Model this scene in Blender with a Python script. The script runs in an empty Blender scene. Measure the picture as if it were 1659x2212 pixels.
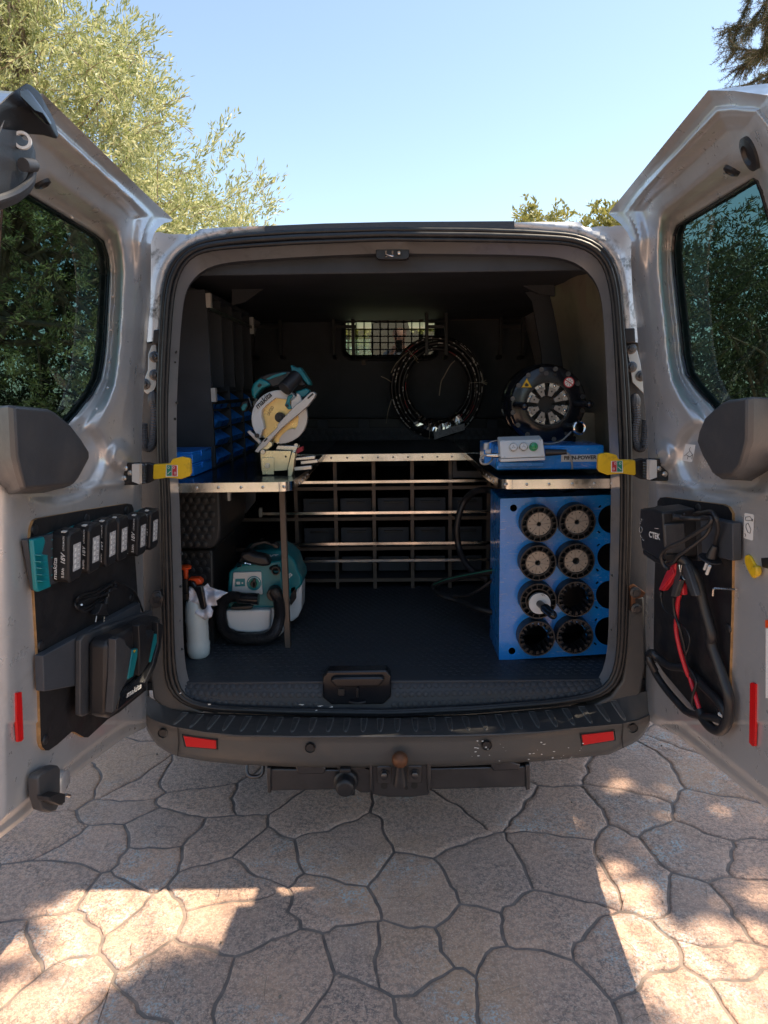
import bpy, bmesh, math, random
import numpy as np
from mathutils import Vector, Matrix, noise
from mathutils.geometry import delaunay_2d_cdt
random.seed(7); rng = np.random.default_rng(7)
sc = bpy.context.scene
COL = sc.collection

# ------------------------------------------------------------------ camera
F, CX, CY = 1500., 829.5, 1106.          # photo read at 1659 x 2212
ROLL = math.radians(.7)
CAM = np.array([0, 0, 1.54])
_Y = np.array([(845-CX)/F, -(840-CY)/F, -1]); _Y /= np.linalg.norm(_Y)
_X = np.array([math.cos(ROLL), math.sin(ROLL), 0]); _X -= _Y*(_X@_Y); _X /= np.linalg.norm(_X)
_Z = np.cross(_X, _Y)
R = np.array([_X, _Y, _Z])
cam = bpy.data.objects.new('camera', bpy.data.cameras.new('camera'))
COL.objects.link(cam)
M4 = Matrix([[*R[i], CAM[i]] for i in range(3)] + [[0, 0, 0, 1]])
cam.matrix_world = M4
cam.data.sensor_fit = 'VERTICAL'; cam.data.sensor_height = 24
cam.data.lens = 24*F/2212
cam.data.clip_start = .05; cam.data.clip_end = 600
sc.camera = cam
sc.render.resolution_x, sc.render.resolution_y = 768, 1024

# ------------------------------------------------------------------ light
SUN = Vector((.55, .125, 1.0)).normalized()
w = bpy.data.worlds.new("World"); sc.world = w; w.use_nodes = True
nt = w.node_tree; bg = nt.nodes['Background']
sky = nt.nodes.new('ShaderNodeTexSky'); sky.sky_type = 'NISHITA'; sky.sun_disc = False
sky.sun_elevation = math.asin(SUN.z); sky.sun_rotation = math.atan2(SUN.x, SUN.y)
sky.air_density = 1.0; sky.dust_density = .7; sky.ozone_density = 1.2; sky.altitude = 200
hs = nt.nodes.new('ShaderNodeHueSaturation'); hs.inputs['Saturation'].default_value = .84
mt = nt.nodes.new('ShaderNodeMix'); mt.data_type = 'RGBA'; mt.blend_type = 'MULTIPLY'; mt.inputs[0].default_value = 1; mt.inputs[7].default_value = (.95, 1.0, .99, 1)
nt.links.new(sky.outputs[0], hs.inputs['Color']); nt.links.new(hs.outputs[0], mt.inputs[6]); nt.links.new(mt.outputs[2], bg.inputs[0]); bg.inputs[1].default_value = .098
sun = bpy.data.objects.new('sun', bpy.data.lights.new('sun', 'SUN')); COL.objects.link(sun)
sun.data.energy = 4.3; sun.data.angle = math.radians(.5); sun.data.color = (1, .84, .64)
sun.rotation_euler = SUN.to_track_quat('Z', 'Y').to_euler()
sc.view_settings.view_transform = 'Standard'; sc.view_settings.look = 'None'
sc.view_settings.gamma = 1; sc.view_settings.use_curve_mapping = False
sc.view_settings.exposure = 1.48
sc.render.engine = 'CYCLES'
sc.cycles.max_bounces = 8; sc.cycles.transparent_max_bounces = 16

# ------------------------------------------------------------------ photo pixel -> place
def ray(px, py): return R @ np.array([(px-CX)/F, -(py-CY)/F, -1.])
def at(px, py, p0, n):
    d = ray(px, py); n = np.asarray(n, float)
    return CAM + d*(((np.asarray(p0)-CAM)@n)/(d@n))
def PY(px, py, y): return at(px, py, (0, y, 0), (0, 1, 0))
def PZ(px, py, z): return at(px, py, (0, 0, z), (0, 0, 1))
def PX(px, py, x): return at(px, py, (x, 0, 0), (1, 0, 0))
def nrm(v): v = np.asarray(v, float); return v/np.linalg.norm(v)
# the two open doors: plane of the inner panel, direction to the free edge, up
DP = {s: np.array([-.87*s, 2.2, .43]) for s in (1, -1)}        # s=1 left door, -1 right door
DN = {s: nrm((1*s, -.05, -.108)) for s in (1, -1)}
DT = {s: nrm((-.05*s, -1, 0)) for s in (1, -1)}
DV = {}
for s in (1, -1):
    v = np.cross(DN[s], DT[s]); DV[s] = v if v[2] > 0 else -v
def D(s, px, py, w=.05): return at(px, py, DP[s]+DN[s]*w, DN[s])

# ------------------------------------------------------------------ materials
MATS = {}
def mat(name, col=(.5, .5, .5), rough=.5, metal=0, spec=.5, bump=0, bscale=60, var=0, vscale=8, col2=None,
        dirt=0, dcol=(.3, .25, .2), dscale=6, coat=0, trans=0, flake=0, scratch=0, rvar=0, bdist=.004):
    m = bpy.data.materials.new(name); m.use_nodes = True
    N = m.node_tree.nodes; L = m.node_tree.links; b = N['Principled BSDF']
    b.inputs['Base Color'].default_value = (*col, 1)
    b.inputs['Roughness'].default_value = rough; b.inputs['Metallic'].default_value = metal
    b.inputs['Specular IOR Level'].default_value = spec
    b.inputs['Coat Weight'].default_value = coat; b.inputs['Coat Roughness'].default_value = .08
    tc = N.new('ShaderNodeTexCoord'); src = None
    def noi(scale, detail=4, dist=0, rgh=.6, stretch=None):
        t = N.new('ShaderNodeTexNoise'); t.inputs['Scale'].default_value = scale
        t.inputs['Detail'].default_value = detail; t.inputs['Distortion'].default_value = dist
        t.inputs['Roughness'].default_value = rgh
        if stretch:
            mp = N.new('ShaderNodeMapping'); mp.inputs['Scale'].default_value = stretch
            mp.inputs['Rotation'].default_value = (.5, .7, .3)
            L.new(tc.outputs['Object'], mp.inputs[0]); L.new(mp.outputs[0], t.inputs['Vector'])
        else: L.new(tc.outputs['Object'], t.inputs['Vector'])
        return t.outputs['Fac']
    def ramp(fac, a, b_):
        r = N.new('ShaderNodeMapRange'); r.inputs['From Min'].default_value = a; r.inputs['From Max'].default_value = b_
        L.new(fac, r.inputs['Value']); return r.outputs[0]
    def mix(fac, A, B):
        x = N.new('ShaderNodeMix'); x.data_type = 'RGBA'
        if isinstance(fac, float): x.inputs[0].default_value = fac
        else: L.new(fac, x.inputs[0])
        for i, c in ((6, A), (7, B)):
            if isinstance(c, tuple): x.inputs[i].default_value = (*c[:3], 1)
            else: L.new(c, x.inputs[i])
        return x.outputs[2]
    c = tuple(col)
    if var or col2:
        c2 = col2 or tuple(max(0, k*(1-var)) for k in col)
        c = mix(ramp(noi(vscale, 6), .38, .62), c, tuple(c2))
    if dirt:
        f = N.new('ShaderNodeMath'); f.operation = 'MULTIPLY'; f.inputs[1].default_value = dirt
        L.new(ramp(noi(dscale, 9, .5, .7), .52, .68), f.inputs[0]); c = mix(f.outputs[0], c, tuple(dcol))
    if scratch:
        sarr = noi(14, 5, 3.2, .65, (1, 1, 5)); r1 = ramp(sarr, .615, .635)
        g = N.new('ShaderNodeMath'); g.operation = 'MULTIPLY'; g.inputs[1].default_value = scratch
        L.new(r1, g.inputs[0]); c = mix(g.outputs[0], c, (.62, .6, .57))
    if not isinstance(c, tuple): L.new(c, b.inputs['Base Color'])
    if rvar:
        rr = N.new('ShaderNodeMapRange'); L.new(noi(vscale*1.7+3, 6), rr.inputs['Value'])
        rr.inputs['From Min'].default_value = .3; rr.inputs['From Max'].default_value = .7
        rr.inputs['To Min'].default_value = max(.02, rough-rvar); rr.inputs['To Max'].default_value = min(1, rough+rvar)
        L.new(rr.outputs[0], b.inputs['Roughness'])
    if bump:
        bp = N.new('ShaderNodeBump'); bp.inputs['Strength'].default_value = bump; bp.inputs['Distance'].default_value = bdist
        L.new(noi(bscale, 5), bp.inputs['Height']); L.new(bp.outputs[0], b.inputs['Normal'])
    MATS[name] = m; return m

mat('silver', (.66, .665, .67), .34, .45, dirt=.35, dcol=(.30, .27, .23), dscale=9, rvar=.06, coat=.25, var=.06, vscale=3)
mat('silver_worn', (.54, .55, .56), .34, .5, dirt=.18, dcol=(.24, .22, .19), dscale=12, rvar=.1, coat=.15, scratch=.75, bump=.05, bscale=40)
mat('silver_clean', (.68, .675, .66), .36, .45, dirt=.15, dcol=(.35, .3, .25), dscale=11, rvar=.05, coat=.2)
mat('silver_mossy', (.62, .635, .65), .38, .4, dirt=.95, dcol=(.05, .05, .04), dscale=22, rvar=.1, coat=.2)
mat('inner_metal', (.42, .37, .29), .38, .55, dirt=.3, dcol=(.08, .07, .06), dscale=9, rvar=.08)  # lighter golden base stands in for light reflected onto the pillar
mat('rubber', (.040, .045, .053), .55, 0, bump=.2, bscale=90, dirt=.4, dcol=(.05, .045, .04), dscale=14)
mat('stud_rubber', (.017, .018, .020), .5, 0, dirt=.3, dcol=(.04, .037, .035), dscale=14)
mat('jamb_metal', (.46, .46, .46), .34, .65, dirt=.35, dcol=(.2, .18, .16), dscale=10, rvar=.06)  # body silver, darkened for the jamb's shade and dirt
mat('pale_edge', (.20, .19, .175), .6, 0)  # paler line round each bumper tread rib
mat('seal_rubber', (.013, .014, .016), .42, 0, rvar=.1, dirt=.3, dcol=(.07, .065, .06), dscale=25)
mat('bumper_plastic', (.075, .072, .069), .42, 0, bump=.15, bscale=300, dirt=.45, dcol=(.11, .09, .075), dscale=7, rvar=.1)
mat('black_plastic', (.017, .017, .019), .42, 0, bump=.1, bscale=400, rvar=.06)
mat('grey_plastic', (.045, .047, .052), .5, 0, bump=.12, bscale=350, dirt=.3, dcol=(.10, .09, .08), dscale=9, rvar=.08)
mat('gloss_black', (.010, .011, .014), .16, 0, rvar=.05)
mat('dark_panel', (.056, .064, .078), .6, 0, var=.35, vscale=3, bump=.1, bscale=50)
mat('ply_face', (.012, .012, .014), .55, 0, dirt=.5, dcol=(.05, .045, .04), dscale=6, bump=.2, bscale=60, rvar=.12)
mat('ply_edge', (.45, .25, .10), .7, 0, var=.4, vscale=40)
mat('alu', (.78, .76, .72), .20, 1, dirt=.2, dcol=(.4, .35, .3), dscale=15, rvar=.08)
mat('steel', (.55, .54, .52), .3, 1, dirt=.3, dcol=(.2, .15, .1), dscale=20, rvar=.1)
mat('dark_steel', (.10, .10, .105), .35, .9, rvar=.08, dirt=.4, dcol=(.06, .05, .045), dscale=12)
mat('rusty', (.16, .07, .035), .5, .5, dirt=.6, dcol=(.05, .03, .02), dscale=30, rvar=.15)
mat('brown_frame', (.13, .10, .08), .5, .3, dirt=.5, dcol=(.05, .045, .04), dscale=25)
mat('blue_paint', (.012, .26, .78), .28, 0, coat=.5, var=.12, vscale=4, rvar=.07, dirt=.25, dcol=(.03, .12, .28), dscale=16, scratch=.35)
mat('blue_plastic', (.015, .23, .78), .33, 0, rvar=.06, var=.15, vscale=20)
mat('yellow', (.72, .46, .012), .42, 0, dirt=.5, dcol=(.2, .13, .03), dscale=22, rvar=.1)
mat('red', (.62, .006, .008), .28, 0, bump=.3, bscale=700, bdist=.001)
mat('red_plastic', (.55, .02, .035), .35, 0)
mat('orange_red', (.75, .08, .015), .35, 0)
mat('teal', (.006, .18, .21), .40, 0, rvar=.06)
mat('teal_light', (.006, .20, .235), .36, 0)
mat('white_plastic', (.62, .65, .66), .38, 0, dirt=.2, dcol=(.4, .38, .34), dscale=8)
mat('milky', (.55, .62, .62), .35, 0, dirt=.2, dcol=(.4, .45, .42), dscale=7)
mat('white', (.78, .78, .76), .5, 0)
mat('white_print', (.72, .72, .70), .6, 0)
mat('grey_print', (.30, .31, .32), .6, 0, col2=(.5, .5, .5), vscale=120)
mat('red_print', (.45, .03, .04), .6, 0)
mat('black_print', (.012, .012, .012), .5, 0)
mat('cloth', (.72, .74, .82), .85, 0, bump=.4, bscale=50)
mat('gold', (.72, .52, .24), .32, .9, var=.15, vscale=12, rvar=.08)
mat('zinc', (.70, .64, .44), .30, .85, rvar=.08, dirt=.2, dcol=(.4, .4, .3), dscale=20)
mat('guard_grey', (.52, .51, .49), .42, .35, rvar=.05)
mat('green_print', (.01, .22, .15), .5, 0)
mat('green_lens', (.0, .25, .07), .1, 0, coat=1)
mat('die_metal', (.30, .28, .255), .45, .75, rvar=.1, dirt=.3, dcol=(.12, .1, .08), dscale=40)
mat('chrome', (.75, .74, .70), .12, 1)
mat('light_grey', (.60, .60, .58), .45, 0)
mat('string', (.42, .38, .30), .8, 0)
mat('bark', (.16, .12, .085), .9, 0, bump=.6, bscale=30, col2=(.28, .22, .17), vscale=12, bdist=.01)
mat('cord', (.018, .018, .020), .4, 0)
mat('grey_cord', (.33, .33, .31), .5, 0)

def leafmat(name, c1, c2, trans=.35, rough=.5):
    m = bpy.data.materials.new(name); m.use_nodes = True; N = m.node_tree.nodes; L = m.node_tree.links
    N.remove(N['Principled BSDF']); out = N['Material Output']
    info = N.new('ShaderNodeNewGeometry')
    mx = N.new('ShaderNodeMix'); mx.data_type = 'RGBA'; mx.inputs[6].default_value = (*c1, 1); mx.inputs[7].default_value = (*c2, 1)
    L.new(info.outputs['Random Per Island'], mx.inputs[0])
    d = N.new('ShaderNodeBsdfPrincipled'); d.inputs['Roughness'].default_value = rough
    t = N.new('ShaderNodeBsdfTranslucent'); L.new(mx.outputs[2], d.inputs['Base Color']); L.new(mx.outputs[2], t.inputs[0])
    s = N.new('ShaderNodeMixShader'); s.inputs[0].default_value = trans
    L.new(d.outputs[0], s.inputs[1]); L.new(t.outputs[0], s.inputs[2]); L.new(s.outputs[0], out.inputs[0]); MATS[name] = m
leafmat('leaf_olive', (.22, .27, .08), (.58, .58, .33))
leafmat('leaf_dark', (.03, .04, .018), (.15, .165, .085))
leafmat('leaf_lime', (.22, .22, .05), (.36, .33, .10))
leafmat('needle', (.05, .06, .025), (.12, .12, .05), .15)
def glassmat(name, tint, rough=.02, refl=.0):
    m = bpy.data.materials.new(name); m.use_nodes = True; N = m.node_tree.nodes; L = m.node_tree.links
    N.remove(N['Principled BSDF']); out = N['Material Output']
    t = N.new('ShaderNodeBsdfTransparent'); t.inputs[0].default_value = (*tint, 1)
    g = N.new('ShaderNodeBsdfGlossy'); g.inputs['Roughness'].default_value = rough; g.inputs[0].default_value = (.9, .95, .95, 1)
    f = N.new('ShaderNodeFresnel'); ge = N.new('ShaderNodeNewGeometry'); io = N.new('ShaderNodeMapRange'); io.inputs['To Min'].default_value = 1.5; io.inputs['To Max'].default_value = 1/1.5
    L.new(ge.outputs['Backfacing'], io.inputs['Value']); L.new(io.outputs[0], f.inputs[0])
    ad = N.new('ShaderNodeMath'); ad.operation = 'ADD'; ad.inputs[1].default_value = refl; L.new(f.outputs[0], ad.inputs[0])
    s = N.new('ShaderNodeMixShader'); L.new(ad.outputs[0], s.inputs[0]); L.new(t.outputs[0], s.inputs[1]); L.new(g.outputs[0], s.inputs[2])
    L.new(s.outputs[0], out.inputs[0]); MATS[name] = m
glassmat('door_glass', (.10, .17, .155))
glassmat('cab_glass', (.60, .72, .62), refl=.08)
mat('skin', (.55, .33, .24), .5, 0)
mat('shirt', (.30, .33, .36), .8, 0, bump=.2, bscale=60)
mat('trousers', (.05, .06, .09), .8, 0)
mat('hair', (.22, .11, .05), .6, 0, bump=.5, bscale=90)

# stone: pinkish tan, dark specks, pale lichen, own tint per piece
def stonemat():
    m = bpy.data.materials.new('stamped_stone'); m.use_nodes = True; N = m.node_tree.nodes; L = m.node_tree.links; b = N['Principled BSDF']
    geo = N.new('ShaderNodeNewGeometry'); oi = N.new('ShaderNodeObjectInfo')
    def noi(s, d=6, r=.65, dist=0):
        t = N.new('ShaderNodeTexNoise'); t.inputs['Scale'].default_value = s; t.inputs['Detail'].default_value = d
        t.inputs['Roughness'].default_value = r; t.inputs['Distortion'].default_value = dist
        L.new(geo.outputs['Position'], t.inputs['Vector']); return t.outputs['Fac']
    def mr(f, a, b_, c=0, d=1):
        r = N.new('ShaderNodeMapRange'); L.new(f, r.inputs['Value'])
        for k, v in zip(('From Min', 'From Max', 'To Min', 'To Max'), (a, b_, c, d)): r.inputs[k].default_value = v
        return r.outputs[0]
    def mul(a, bb):
        x = N.new('ShaderNodeMath'); x.operation = 'MULTIPLY'; L.new(a, x.inputs[0])
        if isinstance(bb, float): x.inputs[1].default_value = bb
        else: L.new(bb, x.inputs[1])
        return x.outputs[0]
    def mix(f, A, B):
        x = N.new('ShaderNodeMix'); x.data_type = 'RGBA'; L.new(f, x.inputs[0])
        for i, c in ((6, A), (7, B)):
            if isinstance(c, tuple): x.inputs[i].default_value = (*c, 1)
            else: L.new(c, x.inputs[i])
        return x.outputs[2]
    c = mix(mr(noi(2.2, 5), .35, .65), (.68, .41, .28), (.55, .36, .275))
    c = mix(mr(oi.outputs['Random'], .2, 1, 0, .4), c, (.33, .25, .21))
    sp = mul(mr(noi(62, 7, .85), .475, .535), mr(noi(4.5, 4), .32, .62, .35, 1.0))
    c = mix(mul(sp, .85), c, (.17, .135, .12))
    c = mix(mul(mr(noi(.9, 4, .6), .5, .62), .6), c, (.58, .34, .20))
    c = mix(mul(mr(noi(170, 3, .7), .54, .62), .6), c, (.74, .55, .42))
    li = mul(mul(mr(noi(1.9, 3, .5), .50, .60), mr(noi(14, 5, .7), .45, .6)), mr(noi(120, 4, .7), .48, .56))
    c = mix(mul(li, .9), c, (.46, .53, .53))
    c = mix(mul(mr(noi(5, 6, .7), .60, .72), .55), c, (.20, .17, .15))
    L.new(c, b.inputs['Base Color'])
    b.inputs['Roughness'].default_value = .8; b.inputs['Specular IOR Level'].default_value = .3
    bp = N.new('ShaderNodeBump'); bp.inputs['Strength'].default_value = .9; bp.inputs['Distance'].default_value = .006
    ad = N.new('ShaderNodeMath'); L.new(noi(60, 6, .7), ad.inputs[0]); L.new(mul(noi(9, 5, .6), 2.2), ad.inputs[1])
    L.new(ad.outputs[0], bp.inputs['Height']); L.new(bp.outputs[0], b.inputs['Normal']); MATS['stone'] = m
stonemat()
mat('grout', (.27, .21, .17), .9, 0, var=.4, vscale=20, bump=.5, bscale=80, col2=(.17, .14, .12))
mat('soil', (.20, .16, .12), .95, 0, var=.3, vscale=2, bump=.5, bscale=20, col2=(.12, .12, .07))

# ------------------------------------------------------------------ mesh building
WORLD = {}
def tag(o, label=None, cat=None, group=None, kind=None):
    for k, v in (('label', label), ('category', cat), ('group', group), ('kind', kind)):
        if v: o[k] = v
    return o
def thing(name, loc, label, cat, group=None, kind=None):
    o = bpy.data.objects.new(name, None); COL.objects.link(o); o.location = loc; o.empty_display_size = .05
    WORLD[o] = Vector(loc); return tag(o, label, cat, group, kind)
def link(name, me, parent=None, loc=None):
    o = bpy.data.objects.new(name, me); COL.objects.link(o)
    if parent: o.parent = parent; base = WORLD[parent]
    else: base = Vector((0, 0, 0))
    wl = Vector(loc) if loc is not None else base
    o.location = wl-base; WORLD[o] = wl; return o
def frame(x, y, z): return np.array([x, y, z], float).T    # columns

class MB:
    def __init__(self): self.v = []; self.f = []; self.m = []; self.cur = 0
    def add(self, vs, fs):
        b = len(self.v); self.v += [tuple(map(float, p)) for p in vs]
        for f in fs: self.f.append(tuple(b+i for i in f)); self.m.append(self.cur)
        return self
    def box(self, c, s, M=None):
        c = np.asarray(c, float); M = np.eye(3) if M is None else M
        vs = [c+M@(np.array([x, y, z])*np.asarray(s)/2) for x in (-1, 1) for y in (-1, 1) for z in (-1, 1)]
        return self.add(vs, [(0, 1, 3, 2), (4, 6, 7, 5), (0, 4, 5, 1), (2, 3, 7, 6), (0, 2, 6, 4), (1, 5, 7, 3)])
    def bx(self, x0, x1, y0, y1, z0, z1): return self.box(((x0+x1)/2, (y0+y1)/2, (z0+z1)/2), (abs(x1-x0), abs(y1-y0), abs(z1-z0)))
    def prism(self, poly, ext):
        P = np.asarray(poly, float); ext = np.asarray(ext, float); n = len(P)
        vs = list(P)+list(P+ext)
        return self.add(vs, [tuple(range(n))[::-1], tuple(range(n, 2*n))]+[(i, (i+1) % n, n+(i+1) % n, n+i) for i in range(n)])
    def loft(self, A, B, close=True, capA=False, capB=False):
        n = len(A); fs = [(i, (i+1) % n, n+(i+1) % n, n+i) for i in range(n if close else n-1)]
        if capA: fs.append(tuple(range(n))[::-1])
        if capB: fs.append(tuple(range(n, 2*n)))
        return self.add(list(A)+list(B), fs)
    def rows(self, rows, close=False):
        n = len(rows[0]); vs = [p for r in rows for p in r]; fs = []
        for j in range(len(rows)-1):
            for i in range(n if close else n-1):
                k = (i+1) % n; fs.append((j*n+i, j*n+k, (j+1)*n+k, (j+1)*n+i))
        return self.add(vs, fs)
    def tube(self, path, r, n=8, closed=False, cap=True, radii=None):
        P = [np.asarray(p, float) for p in path]; m = len(P); rs = []
        prev = None
        for i in range(m):
            a = P[(i-1) % m] if closed or i > 0 else P[i]; b = P[(i+1) % m] if closed or i < m-1 else P[i]
            t = nrm(b-a) if np.linalg.norm(b-a) > 1e-9 else np.array([0, 0, 1.])
            if prev is None:
                h = np.array([0, 0, 1.]) if abs(t[2]) < .9 else np.array([1., 0, 0])
                u = nrm(np.cross(t, h))
            else: u = nrm(prev-t*(prev@t))
            prev = u; v = np.cross(t, u); rr = radii[i] if radii is not None else r
            rs.append([P[i]+rr*(math.cos(2*math.pi*k/n)*u+math.sin(2*math.pi*k/n)*v) for k in range(n)])
        vs = [p for q in rs for p in q]; fs = []
        for j in range(m if closed else m-1):
            for k in range(n):
                j2 = (j+1) % m; k2 = (k+1) % n; fs.append((j*n+k, j*n+k2, j2*n+k2, j2*n+k))
        if cap and not closed: fs += [tuple(range(n))[::-1], tuple((m-1)*n+k for k in range(n))]
        return self.add(vs, fs)
    def cyl(self, p0, p1, r0, r1=None, n=20):
        return self.tube([p0, p1], r0, n, radii=[r0, r0 if r1 is None else r1])
    def lathe(self, prof, o, ax, n=28, cap=True):
        ax = nrm(ax); h = np.array([0, 0, 1.]) if abs(ax[2]) < .9 else np.array([1., 0, 0])
        u = nrm(np.cross(ax, h)); v = np.cross(ax, u); o = np.asarray(o, float)
        rows = [[o+ax*a+r*(math.cos(2*math.pi*k/n)*u+math.sin(2*math.pi*k/n)*v) for k in range(n)] for r, a in prof]
        self.rows(rows, close=True); b = len(self.v)-len(prof)*n
        if cap:
            for j in (0, len(prof)-1): self.f.append(tuple(b+j*n+k for k in range(n))); self.m.append(self.cur)
        return self
    def ball(self, c, r, n=14, sc=(1, 1, 1)):
        c = np.asarray(c, float); rows = []
        for j in range(1, n//2):
            a = math.pi*j/(n//2)
            rows.append([c+np.array([r*math.sin(a)*math.cos(2*math.pi*k/n)*sc[0], r*math.sin(a)*math.sin(2*math.pi*k/n)*sc[1], r*math.cos(a)*sc[2]]) for k in range(n)])
        self.rows(rows, close=True); b = len(self.v)-len(rows)*n; m = len(rows)
        self.v += [tuple(c+np.array([0, 0, r*sc[2]])), tuple(c-np.array([0, 0, r*sc[2]]))]; t0 = len(self.v)-2
        for k in range(n):
            self.f += [(t0, b+k, b+(k+1) % n), (t0+1, b+(m-1)*n+(k+1) % n, b+(m-1)*n+k)]; self.m += [self.cur]*2
        return self
    def mesh(self, name, mats, off=(0, 0, 0), smooth=40):
        me = bpy.data.meshes.new(name); off = np.asarray(off)
        me.from_pydata([tuple(np.asarray(p)-off) for p in self.v], [], self.f); 
        for m in (mats if isinstance(mats, (list, tuple)) else [mats]): me.materials.append(MATS[m])
        if len(me.materials) > 1: me.polygons.foreach_set('material_index', self.m)
        bm = bmesh.new(); bm.from_mesh(me); bmesh.ops.recalc_face_normals(bm, faces=bm.faces); bm.to_mesh(me); bm.free()
        if smooth: me.polygons.foreach_set('use_smooth', [True]*len(me.polygons)); me.set_sharp_from_angle(angle=math.radians(smooth))
        me.update(); return me
    def build(self, name, mats, parent=None, bevel=0, smooth=40, seg=2, loc=None):
        base = WORLD[parent] if parent else Vector(loc or (0, 0, 0))
        o = link(name, self.mesh(name, mats, base, smooth), parent, base)
        if bevel:
            md = o.modifiers.new('bevel', 'BEVEL'); md.width = bevel; md.segments = seg; md.limit_method = 'ANGLE'; md.angle_limit = math.radians(35)
            md.harden_normals = False
        return o

def topmesh(name, mb, mats, label, cat, group=None, kind=None, loc=None, **k):
    if loc is None: loc = tuple(np.mean([mb.v[i] for i in range(0, len(mb.v))], axis=0))
    o = mb.build(name, mats, None, loc=loc, **k); return tag(o, label, cat, group, kind)

def slab(mb, poly, y, d): return mb.prism([PY(a, b, y) for a, b in poly], (0, d, 0))
def dslab(mb, s, poly, w0, w1):
    return mb.prism([D(s, a, b, w1) for a, b in poly], -DN[s]*(w1-w0))
def rpx(px, py, r, y): return abs(PY(px+r, py, y)[0]-PY(px, py, y)[0])
def arc(c, r, a0, a1, n, ry=None):
    ry = r if ry is None else ry
    return [(c[0]+r*math.cos(math.radians(a0+(a1-a0)*i/(n-1))), c[1]-ry*math.sin(math.radians(a0+(a1-a0)*i/(n-1)))) for i in range(n)]
def rrect(x0, y0, x1, y1, r, n=4):
    p = []
    for cx, cy, a in ((x1-r, y1-r, 0), (x0+r, y1-r, 90), (x0+r, y0+r, 180), (x1-r, y0+r, 270)):
        p += [(cx+r*math.cos(math.radians(a+90*i/n)), cy+r*math.sin(math.radians(a+90*i/n))) for i in range(n+1)]
    return p
def spline(pts, n=8):
    P = [np.asarray(p, float) for p in pts]; out = []
    for i in range(len(P)-1):
        p0 = P[max(i-1, 0)]; p1 = P[i]; p2 = P[i+1]; p3 = P[min(i+2, len(P)-1)]
        for k in range(n):
            t = k/n; out.append(.5*((2*p1)+(-p0+p2)*t+(2*p0-5*p1+4*p2-p3)*t*t+(-p0+3*p1-3*p2+p3)*t**3))
    out.append(P[-1]); return out
def wire(mb, pts, r, n=8, k=8): return mb.tube(spline(pts, k), r, n)
def ptL(poly, u):  # point at fraction along polyline
    P = np.asarray(poly, float); d = np.r_[0, np.cumsum(np.linalg.norm(np.diff(P, axis=0), axis=1))]
    return np.array([np.interp(u*d[-1], d, P[:, i]) for i in range(P.shape[1])])

def text(name, s, o, right, up, width, height, m, parent, shear=0, ext=.0006, bold=0, space=1.0):
    """flat lettering: o = lower left corner in the place, right/up = unit directions"""
    cu = bpy.data.curves.new(name, 'FONT'); cu.body = s; cu.shear = shear; cu.offset = bold; cu.space_character = space
    cu.resolution_u = 3; cu.extrude = 0.0
    to = bpy.data.objects.new(name+'_curve', cu); COL.objects.link(to)
    me = bpy.data.meshes.new_from_object(to); bpy.data.objects.remove(to)
    co = np.empty(len(me.vertices)*3); me.vertices.foreach_get('co', co); co = co.reshape(-1, 3)
    lo = co.min(0); sz = co.max(0)-lo; q = (co-lo)/np.where(sz < 1e-9, 1, sz)
    right = nrm(right); up = nrm(up); nn = np.cross(right, up); base = WORLD[parent]
    P = np.asarray(o)+q[:, :1]*right*width+q[:, 1:2]*up*height+nn*ext-np.array(base)
    me.vertices.foreach_set('co', P.ravel()); me.materials.clear(); me.materials.append(MATS[m]); me.update()
    return link(name, me, parent)

# points in polygon and distance to polygon, numpy
def inside(P, poly):
    poly = np.asarray(poly, float); x, y = P[:, 0], P[:, 1]; r = np.zeros(len(P), bool)
    for i in range(len(poly)):
        x1, y1 = poly[i]; x2, y2 = poly[(i+1) % len(poly)]
        if y1 == y2: continue
        c = ((y1 > y) != (y2 > y)) & (x < (x2-x1)*(y-y1)/(y2-y1)+x1); r ^= c
    return r
def dist(P, poly, closed=True):
    poly = np.asarray(poly, float); best = np.full(len(P), 1e9)
    for i in range(len(poly) if closed else len(poly)-1):
        a = poly[i]; b = poly[(i+1) % len(poly)]; ab = b-a; L2 = ab@ab
        if L2 < 1e-9: continue
        t = np.clip(((P-a)@ab)/L2, 0, 1); d = np.linalg.norm(P-(a+t[:, None]*ab), axis=1); best = np.minimum(best, d)
    return best
def resample(poly, step):
    out = []; n = len(poly)
    for i in range(n):
        a = np.array(poly[i], float); b = np.array(poly[(i+1) % n], float); k = max(1, int(round(np.linalg.norm(b-a)/step)))
        for j in range(k): out.append(tuple(a+(b-a)*j/k))
    return out
def ss(a, b, x): t = np.clip((x-a)/(b-a), 0, 1); return t*t*(3-2*t)
def cdt(outline, holes, step, jitter=0, extra=None):
    O = resample(outline, step); H = [resample(h, step) for h in holes]
    xs = [p[0] for p in O]; ys = [p[1] for p in O]
    gx, gy = np.meshgrid(np.arange(min(xs), max(xs), step), np.arange(min(ys), max(ys), step))
    G = np.c_[gx.ravel(), gy.ravel()]; 
    if jitter: G = G+rng.uniform(-jitter, jitter, G.shape)
    G = G[inside(G, O)]; G = G[dist(G, O) > step*.5]
    for h in H: G = G[~inside(G, h)]; G = G[dist(G, h) > step*.5]
    vs = [Vector(p) for p in O]; ed = [(i, (i+1) % len(O)) for i in range(len(O))]
    for h in H:
        b = len(vs); vs += [Vector(p) for p in h]; ed += [(b+i, b+(i+1) % len(h)) for i in range(len(h))]
    vs += [Vector(p) for p in G]
    if extra is not None: vs += [Vector(p) for p in extra]
    r = delaunay_2d_cdt(vs, ed, [], 0, 1e-5); V = np.array([tuple(p) for p in r[0]]); Fc = np.array(r[2])
    C = V[Fc].mean(1); ok = inside(C, O)
    for h in H: ok &= ~inside(C, h)
    return V, Fc[ok]
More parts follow.
